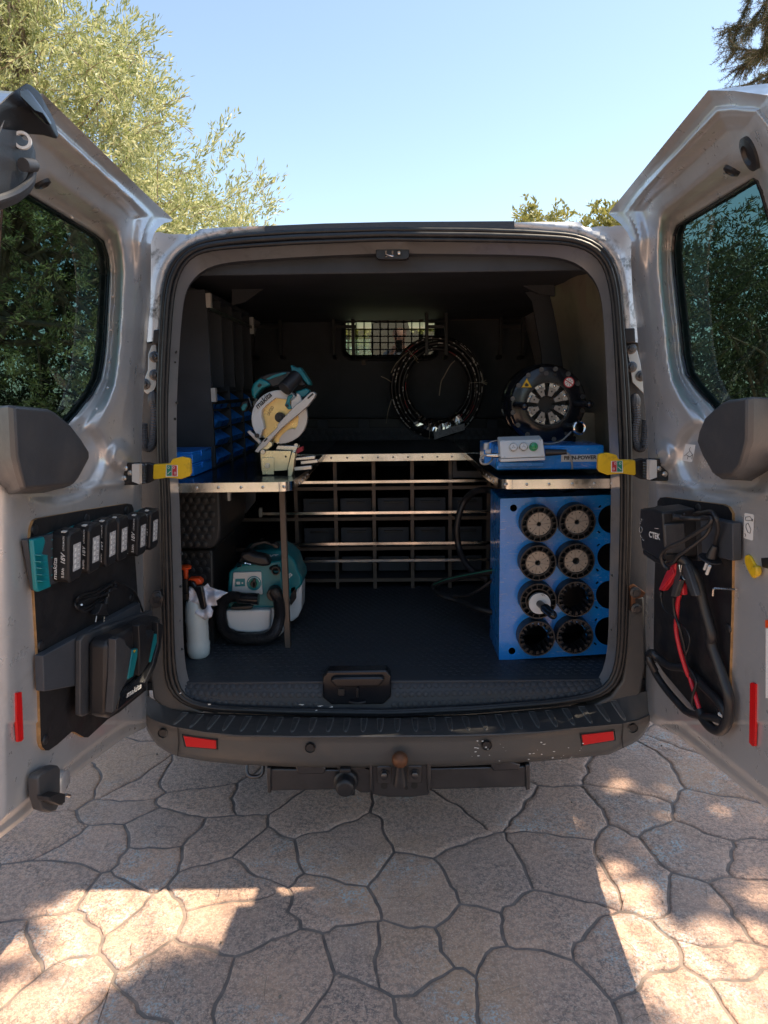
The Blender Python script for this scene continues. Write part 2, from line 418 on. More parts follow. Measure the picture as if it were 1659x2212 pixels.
def npmesh(name, V, Fc, mats, parent=None, smooth=True, loc=(0, 0, 0)):
    base = np.array(WORLD[parent]) if parent else np.array(loc, float)
    V = np.asarray(V, float)-base; Fc = np.asarray(Fc); k = Fc.shape[1]
    me = bpy.data.meshes.new(name); me.vertices.add(len(V)); me.vertices.foreach_set('co', V.ravel())
    me.loops.add(Fc.size); me.loops.foreach_set('vertex_index', Fc.ravel().astype(np.int32))
    me.polygons.add(len(Fc)); me.polygons.foreach_set('loop_start', np.arange(0, Fc.size, k, dtype=np.int32))
    me.update(calc_edges=True); me.validate()
    me.polygons.foreach_set('use_smooth', [smooth]*len(me.polygons)); me.materials.append(MATS[mats]); me.update()
    return link(name, me, parent, base)

# ================================================================== GROUND
g = MB(); g.add([(-300, -300, -.05), (300, -300, -.05), (300, 300, -.05), (-300, 300, -.05)], [(0, 1, 2, 3)])
tag(g.build('ground', 'soil'), kind='structure')
dw = MB(); dw.add([(-7, -5, -.0045), (7, -5, -.0045), (7, 12, -.0045), (-7, 12, -.0045)], [(0, 1, 2, 3)])
drive = tag(dw.build('driveway', 'grout'), kind='structure'); WORLD[drive] = Vector((0, 0, 0))
G1 = [(480, 30), (570, 165), (870, 140), (400, 350), (680, 280), (600, 410), (970, 310), (1180, 380), (1330, 230), (1490, 360), (180, 270), (160, 570),
      (490, 545), (650, 655), (1020, 640), (1010, 493), (1430, 590), (220, 760), (260, 960), (770, 930), (1180, 920), (1540, 820), (1530, 1030), (520, 1120),
      (330, 80), (860, 25), (1110, 110), (60, 820), (640, 80)]
G2 = [(1090, 200), (1120, 50), (1430, 190), (740, 220), (770, 430), (1080, 430), (1400, 360), (1370, 600), (730, 660), (1080, 830), (1470, 850), (440, 480),
      (130, 530), (390, 730), (80, 800), (220, 990), (650, 960), (1250, 1040), (1640, 560), (200, 250), (450, 130), (1640, 1030), (1620, 420), (1400, 20)]
seeds = [PZ(x*.5, 1659+y*.5, 0)[:2] for x, y in G1]+[PZ(829.5+x*.5, 1659+y*.5, 0)[:2] for x, y in G2]
for j in range(40):
    for i in range(32):
        p = np.array([-6.4+i*.42+(.21 if j % 2 else 0), -3.5+j*.37])+rng.uniform(-.11, .11, 2)
        if min(np.linalg.norm(p-q) for q in seeds) > .30: seeds.append(p)
S = np.array(seeds)
def cell(k):
    c = S[k]; poly = [c+np.array(d) for d in ((-.6, -.6), (.6, -.6), (.6, .6), (-.6, .6))]
    d2 = np.sum((S-c)**2, 1); order = np.argsort(d2)[1:16]
    for j in order:
        m = (S[j]+c)/2; n = S[j]-c; out = []
        for a, b in zip(poly, poly[1:]+poly[:1]):
            da = (a-m)@n; db = (b-m)@n
            if da <= 0: out.append(a)
            if da*db < 0: out.append(a+(b-a)*da/(da-db))
        poly = out
        if len(poly) < 3: return None
    return poly
def wob(p): 
    v = noise.noise_vector(Vector((p[0]*3.1, p[1]*3.1, .3)))*.085+noise.noise_vector(Vector((p[0]*16, p[1]*16, 7.3)))*.020
    return np.array([p[0]+v.x, p[1]+v.y])
def stone_geo(k, sub):
    poly = cell(k)
    if poly is None: return None
    per = sum(np.linalg.norm(b-a) for a, b in zip(poly, poly[1:]+poly[:1]))
    pts = []
    for a, b in zip(poly, poly[1:]+poly[:1]):
        m = max(1, int(round(np.linalg.norm(b-a)/sub))); pts += [a+(b-a)*i/m for i in range(m)]
    W = np.array([wob(p) for p in pts]); c = W.mean(0); n = len(W)
    nx = np.roll(W, -1, 0)-np.roll(W, 1, 0); nn = np.c_[-nx[:, 1], nx[:, 0]]; nn /= np.linalg.norm(nn, axis=1)[:, None]
    if ((c-W)*nn).sum() < 0: nn = -nn
    t = rng.uniform(-.0008, .0008); gap = .0052
    rows = [(gap*.7, -.010), (gap*1.05, -.0025), (gap+.005, .0004+t), (gap+.018, .0010+t)]
    cd = c-W; cl = np.linalg.norm(cd, axis=1)[:, None]; cd = cd/cl
    V = [np.r_[W[i]+cd[i]*min(d*1.15, cl[i, 0]*.6), z] for d, z in rows for i in range(n)]+[np.r_[c, .0010+t]]
    fs = []
    for r in range(3): fs += [(r*n+i, r*n+(i+1) % n, (r+1)*n+(i+1) % n, (r+1)*n+i) for i in range(n)]
    fs += [(3*n+i, 3*n+(i+1) % n, 4*n) for i in range(n)]
    return V, fs, c
cen = [(np.linalg.norm((S[k]-np.array([0, 1.6]))*np.array([1.0, .8])), k) for k in range(len(S))]; cen.sort()
rest = MB(); cnt = 0
for d, k in cen:
    near = d < 2.3
    gg = stone_geo(k, .028 if near else .16)
    if gg is None: continue
    V, fs, c = gg
    if cnt < 285 and d < 4.5:
        mb = MB(); mb.add(V, fs); me = mb.mesh('stone', 'stone', (c[0], c[1], 0), smooth=60); link('stone', me, drive, (c[0], c[1], 0)); cnt += 1
    else: rest.add(V, fs)
o = rest.build('stone', 'stone', drive, smooth=0); o['kind'] = 'stuff'
# dry needles and bits of litter on the driveway
lt = MB()
for i in range(260):
    x, y = rng.uniform(-1.8, 1.8), rng.uniform(1.3, 3.2); a = rng.uniform(0, 6.3); L = rng.uniform(.01, .045); b = a+rng.uniform(-.5, .5)
    p = np.array([x, y, .0045]); q = p+np.array([math.cos(a)*L, math.sin(a)*L, .002]); r_ = q+np.array([math.cos(b)*L*.7, math.sin(b)*L*.7, 0])
    lt.tube([p, q, r_], .0007, 4)
lt.cur = 1
for i in range(30):
    x, y = rng.uniform(-1.5, 1.5), rng.uniform(1.4, 3.0); lt.ball((x, y, .006), rng.uniform(.002, .005), 6)
topmesh('leaf_litter', lt, ['bark', 'bark'], 'thin dry brown needles and twigs scattered over the stamped stone driveway', 'leaf litter', kind='stuff', loc=(0, 2, 0))

# ================================================================== VAN
YB = 2.2                                     # plane of the rear opening
van = thing('van', (0, 3.5, 0), 'silver panel van seen from behind with both rear doors wide open', 'van')
FLOOR = .558
OUT = [(841, 1546.5), (589, 1541), (438, 1534), (384, 1516), (362, 1491), (354, 1465), (355, 1393), (350, 1277), (348, 1161), (346, 1061), (342, 976), (340, 900), (341, 831), (344, 735),
       (348, 664), (351, 614), (361, 578), (386, 545), (431, 518), (512, 505), (632, 497), (830, 491.6), (1021, 493), (1149, 498), (1245, 506), (1293, 525), (1322, 557), (1338, 602), (1345, 687),
       (1354, 783), (1361, 870), (1365, 951), (1364, 1061), (1362, 1161), (1358, 1277), (1353, 1393), (1348, 1445), (1332, 1485), (1292, 1509), (1196, 1523), (1020, 1539)]
INN = [(841, 1534), (625, 1532), (481, 1527), (409, 1514), (391, 1498), (382, 1463), (376, 1393), (374, 1277), (367, 1061), (361, 976), (362, 856), (367, 760), (374, 663), (381, 614), (392, 584),
       (407, 560), (431, 545), (482, 539), (632, 529), (830, 521), (1085, 523.7), (1213, 527), (1261, 535), (1293, 557), (1309, 586), (1322, 656), (1328, 760), (1332, 870), (1337, 976), (1340, 1061),
       (1339, 1161), (1336, 1277), (1334, 1393), (1328, 1441), (1316, 1477), (1276, 1499), (1196, 1513), (1036, 1525)]
RC = np.array([850., 1015.]); NA = 220
def polar(pl, squash=1.12):
    P = np.array(pl, float)-RC; th = np.arctan2(P[:, 1]/squash, P[:, 0]); o = np.argsort(th); th = th[o]; P = P[o]
    th = np.r_[th[-1]-2*math.pi, th, th[0]+2*math.pi]; P = np.vstack([P[-1:], P, P[:1]])
    a = -math.pi+2*math.pi*np.arange(NA)/NA; return np.c_[np.interp(a, th, P[:, 0]), np.interp(a, th, P[:, 1])]+RC
RO, RI = polar(OUT), polar(INN)
def smoothring(Rg, k=2):
    for _ in range(k): Rg = (np.roll(Rg, 1, 0)+2*Rg+np.roll(Rg, -1, 0))/4
    return Rg
RO, RI = smoothring(RO), smoothring(RI)
def ring3(f, y): return [PY(a, b, y) for a, b in RO*(1-f)+RI*f]
# seal: flat base with three rubber beads
sl = MB(); sl.rows([ring3(-.05, YB+.02), ring3(-.02, YB-.006), ring3(1.0, YB-.006), ring3(1.05, YB+.02)], close=True)
for f, r, dy in ((.14, .0075, -.010), (.48, .0085, -.014), (.84, .0070, -.010)): sl.tube(ring3(f, YB+dy), r, 8, closed=True)
seal = sl.build('door_seal', 'seal_rubber', van, smooth=60)
pc = MB()      # flakes of pale paint stuck on the lower seal
for x, y, a in ((1062-0, 1388, 0),): pass
for zx, zy, L in ((345, 288, 3), (518, 356, 3), (1065, 357, 6), (1190, 366, 9), (1255, 370, 8), (1160, 392, 4)):
    px, py = 265.4+zx*.36, 1393.5+zy*.36
    p = PY(px, py, YB-.026); pc.add([p+np.array([rng.uniform(-1, 1)*L*.0012+math.cos(k)*L*.0011, 0, math.sin(k)*.0028]) for k in range(6)], [(0, 1, 2, 3, 4, 5)])
pc.build('paint_flake', 'white', seal, smooth=0)
# jamb: metal flange running into the van behind the seal
inset = []
for a, b in RI:
    dx = (RC[0]-a); inset.append((a+np.sign(dx)*20*ss(60, 380, abs(dx)), b+(26 if b < 900 else 0)*(1-ss(0, 1, (b-560)/90.))))
inset = smoothring(np.array(inset), 3)
jm = MB(); upper = lambda rg: rg
r0 = [PY(a, b, YB) for a, b in RI]; r1 = [PY(a, b, YB+.012) for a, b in RI*.85+inset*.15]; r2 = [PY(a, b, YB+.05) for a, b in inset]; r3 = [PY(a, b+ (6 if b < 700 else 0), YB+.10) for a, b in inset*1.0]
r4 = [p+np.array([math.copysign(.03, p[0])*(1 if abs(p[0]) > .5 else 0), .0, .03 if p[2] > 1.6 else 0]) for p in r3]
jm.rows([r0, r1, r2], close=True)
jamb = jm.build('door_jamb', 'jamb_metal', van, smooth=50)
jm = MB(); jm.rows([r2, r3, r4], close=True); jm.build('jamb_return', 'dark_panel', van, smooth=50)  # same jamb metal, coloured dark in place of inner shade
sl_ = MB()      # slots and holes punched in the jamb
for z_ in ((178, 515, 5, 16), (160, 683, 4, 10), (152, 825, 4, 14), (160, 990, 3, 4), (155, 1060, 4, 8)):
    px, py = 331.8+z_[0]*.3, 464.5+z_[1]*.3; sl_.cyl(PY(px, py, YB+.028), PY(px, py, YB+.036), .0035)
for px, py in ((390, 1267), (393, 1196), (387, 1340), (393, 1402), (382, 870), (380, 760), (378, 905), (1323, 1243), (1325, 1290), (1322, 1360), (1316, 1432), (1316, 700), (1318, 762), (1322, 810), (1326, 905), (1335, 965)):
    sl_.cyl(PY(px, py, YB+.034), PY(px, py, YB+.044), .0045, n=10)
sl_.build('jamb_hole', 'black_print', jamb)
# rear face of the body: silver above, black trim below
def body_face(name, y0, y1, m, yy):
    mb = MB(); rows_o = []; rows_i = []
    for (a, b) in RO:
        if not (y0 <= b <= y1): continue
    return mb
sil_out = [(300, 760), (300, 560), (318, 512), (330, 503), (345, 500.5), (356, 504), (374, 506), (392, 505), (404, 507), (419, 506), (425, 500), (432, 494.5), (470, 493), (512, 491.5), (572, 490), (700, 487.5), (850, 486), (1000, 486.5),
           (1111, 482), (1180, 480), (1252, 479.5), (1257, 484), (1262, 491), (1276, 492), (1290, 489), (1303, 488.5), (1316, 490), (1330, 487.5), (1341, 487), (1356, 495), (1390, 530), (1410, 580), (1420, 760)]
fm = MB(); top_ring = [tuple(p) for p in RO if p[1] < 742]
top_ring = sorted([p for p in map(tuple, RO) if p[1] < 742], key=lambda p: math.atan2(p[1]-RC[1], p[0]-RC[0]))   # left, over the top, right
loop = [(300, 742)]+sil_out[1:-1]+[(1420, 742)]+[(p[0]*1.0, p[1]) for p in top_ring[::-1]]
V, Fc = cdt(loop, [], 9)
W3 = np.array([PY(a, b, YB+.004+.022*ss(0, 26, 40-min(40, abs(b-0)))*0) for a, b in V])
# slight pressing: the strip swells away from the seal
dr_ = dist(V, [tuple(p) for p in RO]); W3[:, 1] -= .012*np.sin(np.clip(dr_/22., 0, 1)*math.pi)
npmesh('rear_frame', W3, Fc, 'silver_mossy', van)
# body shell: roof, sides, front with windscreen
YE = 6.6
zr = 2.03
sec = []      # cross section of the body, left side up over the roof to the right
sh = MB()
prof = [(-.97, .58), (-.985, .9), (-.965, 1.25), (-.90, 1.70), (-.83, 1.93), (-.76, 1.990), (-.60, 2.008), (0, 2.018), (.60, 2.008), (.76, 1.990), (.83, 1.93), (.90, 1.70), (.965, 1.25), (.985, .9), (.97, .58)]
def section(y, k=1, dz=0): return [(x*k, y, z+dz) for x, z in prof]
sh.rows([section(YB+.02, .90, -.012), section(YB+.06, .985, 0), section(YB+.5), section(5.2), section(5.5, .99, -.02)])
sh.build('body', 'silver', van, smooth=50)
rf = MB()     # roof ribs visible as ripples on the rear edge
for px in (352, 404, 1283, 1330): pass
# front end
fe = MB()
n = len(prof); A = section(5.5, .99, -.02)
for i in (0, 1): pass
fe.prism([(-.95, 5.5, .3), (-.95, 6.7, .3), (-.95, 6.75, .95), (-.95, 6.3, 1.12), (-.95, 5.5, 1.25)], (1.9, 0, 0))
fe.add([(-.85, 5.5, 1.95), (-.78, 5.5, 1.95), (-.88, 6.35, 1.12), (-.95, 6.35, 1.12)], [(0, 1, 2, 3)]); fe.add([(.85, 5.5, 1.95), (.78, 5.5, 1.95), (.88, 6.35, 1.12), (.95, 6.35, 1.12)], [(0, 1, 2, 3)])
fe.build('bonnet', 'silver', van)
wg = MB(); wg.add([(-.78, 5.5, 1.95), (.78, 5.5, 1.95), (.88, 6.35, 1.12), (-.88, 6.35, 1.12)], [(0, 1, 2, 3)]); wg.build('windscreen', 'cab_glass', van)
for sx in (-1, 1):
    for y in (3.3, 6.0): wh = MB(); wh.lathe([(.34, -.1), (.34, .1), (.22, .11), (.20, .09), (.05, .10)], (sx*.86, y, .34), (sx, 0, 0)); wh.build('wheel', 'rubber', van)
ub = MB(); ub.bx(-.7, .7, 2.6, 6.5, .28, .38); ub.build('underbody', 'black_plastic', van)
# dark rubber strip over the roof edge
st = MB(); a = [PY(x, y, YB-.012) for x, y in ((572, 488), (571.5, 501), (700, 498), (850, 494), (1000, 495), (1111, 498), (1111, 477.5), (850, 479), (700, 482.5))]
st.prism(a, (0, .04, 0)); st.build('roof_edge_strip', 'rubber', van)
# headliner catch in the top middle
ct = MB(); slab(ct, [(812, 536), (884, 536), (884, 556), (876, 560), (820, 560), (812, 556)], YB+.035, .03)
ctc = ct.build('latch_striker', 'black_plastic', van, bevel=.002)
c2 = MB(); c2.tube([PY(834, 544, YB+.02), PY(834, 552, YB+.0), PY(848, 552, YB+.0), PY(848, 544, YB+.02)], .004, 8); c2.ball(PY(862, 547, YB+.03), .007); c2.build('striker_hoop', 'chrome', ctc)
# side strips below the silver: brackets, hinges, conduit, black trim
for s in (1, -1):
    X = (lambda x: x) if s == 1 else (lambda x: 1707-x)
    tr = MB()
    if s == 1: q = [(270, 742), (352, 742), (348, 1000), (356, 1420), (372, 1500), (470, 1541), (400, 1530), (335, 1500), (318, 1460), (270, 1460)]
    else: q = [(1440, 742), (1346, 742), (1360, 1000), (1350, 1420), (1338, 1492), (1230, 1533), (1320, 1526), (1398, 1505), (1425, 1490), (1440, 1450)]
    slab(tr, q, YB+.045, .02); tr.build('side_trim', 'bumper_plastic', van, smooth=0)
    tr = MB()
    if s == 1: q = [(326, 1290), (350, 1285), (356, 1400), (366, 1480), (398, 1520), (440, 1541), (360, 1535), (330, 1510), (322, 1440)]
    else: q = [(1358, 1285), (1392, 1290), (1395, 1440), (1385, 1500), (1350, 1526), (1270, 1530), (1320, 1505), (1345, 1470), (1352, 1400)]
    slab(tr, q, YB-.008, .05); tr.build('corner_trim', 'bumper_plastic', van, bevel=.008)
    # hinge plate with bolts
    hp = MB()
    if s == 1: q = [(338, 742), (327, 746), (320, 765), (319, 800), (313, 815), (310, 845), (318, 852), (332, 845), (338, 832)]
    else: q = [(1352, 748), (1372, 746), (1378, 760), (1385, 790), (1390, 830), (1400, 860), (1378, 838), (1366, 826), (1362, 800), (1357, 770)]
    slab(hp, q, YB+.015, .012)
    hpo = hp.build('hinge_plate', 'jamb_metal', van, bevel=.002)
    for (bx_, by_) in (((334, 771), (334, 810), (313, 830)) if s == 1 else ((1363, 753), (1364, 793), (1385, 812))):
        bt = MB(); p = PY(bx_, by_, YB+.014); bt.lathe([(.017, 0), (.017, .003), (.012, .005)], p, (0, -1, 0), 20); bt.lathe([(.009, .004), (.009, .011), (.006, .012)], p, (0, -1, 0), 6); bt.build('bolt', 'dark_steel', hpo, smooth=15)
    # cable conduit (corrugated U)
    cp = [(332, 865), (335, 895), (333, 930), (330, 955), (322, 968), (314, 962), (310, 940), (309, 915)] if s == 1 else [(1371, 870), (1374, 900), (1370, 930), (1373, 958), (1382, 968), (1391, 962), (1395, 935), (1396, 905)]
    pth = spline([PY(a, b, YB+.005) for a, b in cp], 12); rad = [.0125+.002*(k % 2) for k in range(len(pth))]
    cd = MB(); cd.tube(pth, .012, 10, radii=rad); cd.ball(PY(*cp[0], YB+.01), .019, 12, (1, 1, 1.6)); cd.build('cable_conduit', 'grey_plastic', van, smooth=25)
    bk = MB(); slab(bk, [(331, 712), (346, 712), (345, 744), (328, 744)] if s == 1 else [(1347, 710), (1372, 708), (1374, 740), (1350, 742)], YB-.01, .06); bk.build('buffer', 'black_plastic', van, bevel=.004)
    lh = MB(); q = [(320, 1300), (330, 1278), (345, 1276), (352, 1290), (350, 1310), (335, 1315)] if s == 1 else [(1364, 1290), (1360, 1270), (1372, 1264), (1395, 1281), (1390, 1290), (1372, 1295), (1376, 1312), (1364, 1322)]
    slab(lh, q, YB-.03, .02); lo = lh.build('lower_hinge', 'dark_steel' if s == 1 else 'rusty', van, bevel=.002)
    bt = MB()
    for (a, b) in (((342, 1292),) if s == 1 else ((1372, 1279), (1374, 1315))): bt.lathe([(.018, 0), (.018, .004), (.010, .006), (.010, .012)], PY(a, b, YB-.032), (0, -1, 0), 18)
    bt.build('bolt', 'dark_steel', lo)

# ------------------------------------------------------------------ bumper
def bump_y(x): return 2.0+.17*(min(abs(x), .9)/.86)**2.6
KX = np.linspace(316, 1404, 90)
crest = np.array([(316, 1544), (330, 1556), (373, 1570), (440, 1582), (517, 1589), (640, 1591), (796, 1590), (960, 1589), (1076, 1586), (1170, 1581), (1236, 1574), (1344, 1564), (1380, 1556), (1404, 1545)])
bott = np.array([(316, 1573), (326, 1592), (337, 1607), (360, 1623), (384, 1633), (440, 1643), (517, 1651), (640, 1656), (796, 1658), (960, 1655), (1076, 1650), (1200, 1641), (1316, 1629), (1376, 1601), (1392, 1584), (1404, 1562)])
back = np.array([(316, 1500), (340, 1515), (380, 1532), (440, 1540), (600, 1545), (841, 1548), (1020, 1544), (1196, 1529), (1300, 1517), (1350, 1500), (1404, 1490)])
def bpt(tab, px, dy=0, dpy=0):
    py = np.interp(px, tab[:, 0], tab[:, 1])+dpy; y = 2.05
    for _ in range(4): y = bump_y(PY(px, py, y)[0])
    return PY(px, py, y+dy)
mb = MB(); rows = [[PY(x, np.interp(x, back[:, 0], back[:, 1]), YB+.03) for x in KX], [PY(x, np.interp(x, back[:, 0], back[:, 1])+2, YB-.005) for x in KX],
        [bpt(crest, x, .012, -3) for x in KX], [bpt(crest, x, .002, -1) for x in KX], [bpt(crest, x, .0, 2) for x in KX], [bpt(crest, x, .006, 5) for x in KX]]
for t in (.2, .5, .8, .95): rows.append([bpt(crest, x, .006+.0*t, 5)*(1-t)+bpt(bott, x, .0, 0)*t+np.array([0, .03*max(0, t-.7), 0]) for x in KX])
rows.append([bpt(bott, x, .04, 1) for x in KX]); rows.append([bpt(bott, x, .13, -2) for x in KX])
mb.rows(rows); bumper = mb.build('bumper', 'bumper_plastic', van, smooth=60)
gx = [400, 433, 469, 501, 537, 571, 605.6, 641.6, 679, 715, 751, 787, 822, 858, 896, 932, 968, 1004, 1040, 1076, 1112, 1148, 1184, 1220, 1256, 1292, 1324]
for x in gx:
    tb_ = np.interp(x, crest[:, 0], crest[:, 1]); t0 = np.interp(x, back[:, 0], back[:, 1])+5
    lean = (845-x)*.055; poly = []
    for u, hw in ((0, 6.6), (.3, 6.2), (.6, 5.2), (.85, 4.2), (.97, 2.2), (1.0, 0)): poly.append((u, hw))
    zt = lambda px, py: None
    P3 = []; yy0 = t0; yy1 = tb_-9
    ring_ = [(x+lean*(0-u)+hw, yy0+(yy1-yy0)*u) for u, hw in poly]+[(x+lean*(0-u)-hw, yy0+(yy1-yy0)*u) for u, hw in poly[:-1][::-1]]
    def on_top(px, py):
        a = PY(px, np.interp(px, back[:, 0], back[:, 1])+2, YB-.005); b = bpt(crest, px, .012, -3); r_ = ray(px, py)
        nn = np.cross(b-a, np.array([1, 0, 0])); return at(px, py, a, nn)
    base3 = [on_top(a, b) for a, b in ring_]; c = np.mean(base3, axis=0)
    up = [c+(p-c)*.86+np.array([0, 0, .0045]) for p in base3]; lo = [p-np.array([0, 0, .003]) for p in base3]
    m = MB(); m.loft(lo, up, capB=True); trb = m.build('tread_rib', 'bumper_plastic', bumper, bevel=.001); m = MB(); m.tube([p+np.array([0, 0, .0008]) for p in base3], .0013, 5, closed=True); m.build('tread_edge', 'pale_edge', trb)
for s, q in ((1, [(396, 1590), (466, 1600), (467, 1618), (402, 1613)]), (-1, [(1257, 1588), (1325, 1580), (1327, 1599), (1260, 1610)])):
    P = [bpt(np.array([(0, b), (2000, b)]), a, -.001) for a, b in q]
    m = MB(); m.prism(P, (0, .012, 0)); m.build('reflector', 'red', bumper, bevel=.0015)
    c = np.mean(P, axis=0); m = MB(); m.tube([c+(p-c)*1.09+np.array([0, .0045, 0]) for p in P], .003, 6, closed=True); m.build('reflector_surround', 'black_plastic', bumper)
for px, py in ((670, 1614.5), (1051, 1609), (352, 1583), (1366.6, 1572)):
    p = bpt(np.array([(0, py), (2000, py)]), px, 0); m = MB(); m.lathe([(.0165, .004), (.0165, -.002), (.012, -.003), (.011, .001), (.0, .001)], p, (0, -1, 0), 24, cap=False); m.build('parking_sensor', 'black_plastic', bumper)
sm = MB()
for px in (384, 1346): sm.tube([bpt(crest, px, -.0005, 0), bpt(crest, px+ (2 if px < 800 else -2), -.0005, 30), bpt(bott, px, -.0005, 0)], .0018, 5)
sm.build('bumper_seam', 'black_print', bumper)
sc_ = MB()
for _ in range(34):
    px, py = rng.uniform(1010, 1260), rng.uniform(1600, 1645)
    p = bpt(np.array([(0, py), (2000, py)]), px, -.0012); r_ = rng.uniform(.0008, .003); sc_.add([p+np.array([r_*1.6*math.cos(k)*rng.uniform(.5, 1.3), 0, r_*math.sin(k)*rng.uniform(.4, 1)]) for k in range(6)], [(0, 1, 2, 3, 4, 5)])
sc_.build('paint_chip', 'light_grey', bumper, smooth=0)

# ------------------------------------------------------------------ tow bar
tow = MB(); YT = 2.06
def lathe_y(mb, px, py, y, prof, n=24): return mb.lathe(prof, PY(px, py, y), (0, -1, 0), n)
slab(tow, [(580, 1661), (735, 1663), (930, 1660), (1140, 1655), (1143, 1700), (930, 1706), (735, 1706), (582, 1709)], YT, .07)
towo = tow.build('tow_bar', 'dark_steel', van, bevel=.004)
for q in ([(576, 1659), (584, 1659), (585, 1713), (578, 1713)], [(1136, 1652), (1145, 1652), (1145, 1705), (1137, 1708)]):
    m = MB(); slab(m, q, YT-.01, .09); m.build('end_plate', 'dark_steel', towo, bevel=.002)
for q in ([(636, 1654), (655, 1650), (690, 1650), (705, 1660), (700, 1672), (645, 1673)], [(1058, 1650), (1075, 1645), (1105, 1645), (1125, 1652), (1120, 1664), (1065, 1666)]):
    m = MB(); slab(m, q, YT-.012, .03); m.build('mounting_pad', 'dark_steel', towo, bevel=.004)
m = MB(); slab(m, [(797, 1634), (803, 1630), (812, 1640), (912, 1640), (920, 1632), (929, 1632), (931, 1700), (925, 1718), (890, 1722), (840, 1722), (803, 1716), (799, 1690)], YT-.03, .02)
slab(m, [(797, 1634), (803, 1630), (806, 1718), (799, 1700)], YT-.05, .07); slab(m, [(922, 1632), (930, 1632), (931, 1700), (924, 1718)], YT-.05, .07)
tp = m.build('mounting_plate', 'dark_steel', towo, bevel=.003)
for px, py in ((830, 1673), (896, 1672)):
    m = MB(); slab(m, rrect(px-16, py-18, px+16, py+20, 5), YT-.042, .012); m.build('bolt_plate', 'dark_steel', tp, bevel=.003)
    m = MB(); lathe_y(m, px, py, YT-.043, [(.017, 0), (.017, .004)], 24); lathe_y(m, px, py, YT-.047, [(.0125, 0), (.0125, .012), (.009, .014)], 6); m.build('bolt', 'dark_steel', tp)
m = MB()
for px, py, r in ((830, 1698, 7), (895, 1697, 7), (878, 1702, 4)): lathe_y(m, px, py, YT-.0315, [(rpx(px, py, r, YT), 0), (rpx(px, py, r, YT), .001)], 18)
m.build('plate_hole', 'black_print', tp)
m = MB(); p = PY(864, 1641, YT-.09); m.ball(p, .0255, 22, (1, 1, .98)); tbl = m.build('tow_ball', 'rusty', towo, smooth=60); m = MB(); m.lathe([(.013, 0), (.015, .03), (.020, .055), (.022, .075)], p-np.array([0, 0, .018]), (0, .25, -1), 20); m.build('ball_neck', 'dark_steel', towo, smooth=60)
m = MB(); lathe_y(m, 747, 1686, YT-.02, [(.040, 0), (.040, .012), (.034, .014), (.030, .02), (.030, .045), (.024, .052), (.0, .053)], 22)
p = PY(747, 1680, YT-.03); m.box(p+np.array([0, -.012, .035]), (.035, .02, .014)); m.box(PY(760, 1707, YT-.05), (.02, .015, .03)); m.build('trailer_socket', 'black_plastic', towo, bevel=.003)
m = MB(); m.prism([PY(a, b, YT-.015) for a, b in ((725, 1655), (760, 1652), (800, 1664), (800, 1712), (780, 1712), (760, 1700))], (0, .01, 0)); m.build('socket_bracket', 'dark_steel', towo)
m = MB(); m.tube(spline([PY(533, 1652, 2.1), PY(533, 1668, 2.09), PY(541, 1677, 2.085), PY(558, 1677, 2.085), PY(567, 1668, 2.09), PY(568, 1652, 2.1)], 6), .0065, 10); m.build('towing_eye', 'dark_steel', van)

# ------------------------------------------------------------------ load space
YBK = 4.45
def plane_quad(mb, pts): mb.add(pts, [tuple(range(len(pts)))])
fl = MB(); fl.bx(-.86, .86, YB+.035, YBK+.05, FLOOR-.03, FLOOR)
flo = fl.build('load_floor', 'rubber', van, bevel=.004)
# front lip of the mat, curved down to the sill
xs = np.linspace(384, 1326, 60); lipb = np.array([(384, 1492), (409, 1513), (481, 1526), (625, 1531), (841, 1533), (1036, 1524), (1196, 1512), (1276, 1498), (1326, 1470)])
lp = MB()
def lip(px, u):
    yb_ = np.interp(px, lipb[:, 0], lipb[:, 1]); a = np.array(PZ(px, 1470+4*((px-845)/460)**2, FLOOR)); a[1] = YB+.055; a[0] = PY(px, 1475, YB+.03)[0]; a[2] = FLOOR+.001
    b = PY(px, yb_+2, YB+.004); c = np.array([a[0], YB+.012, FLOOR-.012])
    return (1-u)**2*a+2*u*(1-u)*c+u*u*b
rows = [[lip(x, u) for x in xs] for u in np.linspace(0, 1, 9)]; lp.rows(rows); lp.build('sill_mat', 'rubber', van, smooth=60)
sd = MB(); nst = 0
def stud(mb, c, n, r=.0115, h=.0022, seg=12):
    n = nrm(n); mb.lathe([(r, -.001), (r*.97, h*.7), (r*.86, h), (0.0005, h)], c, n, seg, cap=False)
for j, u in enumerate((.34, .62, .88)):
    for i in range(62):
        px = 395+i*15.2+(7.6 if j % 2 else 0)
        if 694 < px < 846 or px > 1318: continue
        p = lip(px, u); q = lip(px, min(1, u+.02)); t = q-p; stud(sd, p, np.cross(np.array([1, 0, 0]), t)*(-1 if np.cross(np.array([1, 0, 0]), t)[1] > 0 else 1), .0105, .0025)
o = sd.build('rubber_stud', 'rubber', van, smooth=50); o['kind'] = 'stuff'
sd = MB()
for i in range(50):
    for j in range(40):
        x, y = -.78+i*.032+(.016 if j % 2 else 0), YB+.09+j*.028
        if abs(x) < .13 and y < 2.36: continue
        stud(sd, (x, y, FLOOR), (0, 0, 1), .0105, .0015, 9)
o = sd.build('floor_stud', 'rubber', van, smooth=50); o['kind'] = 'stuff'
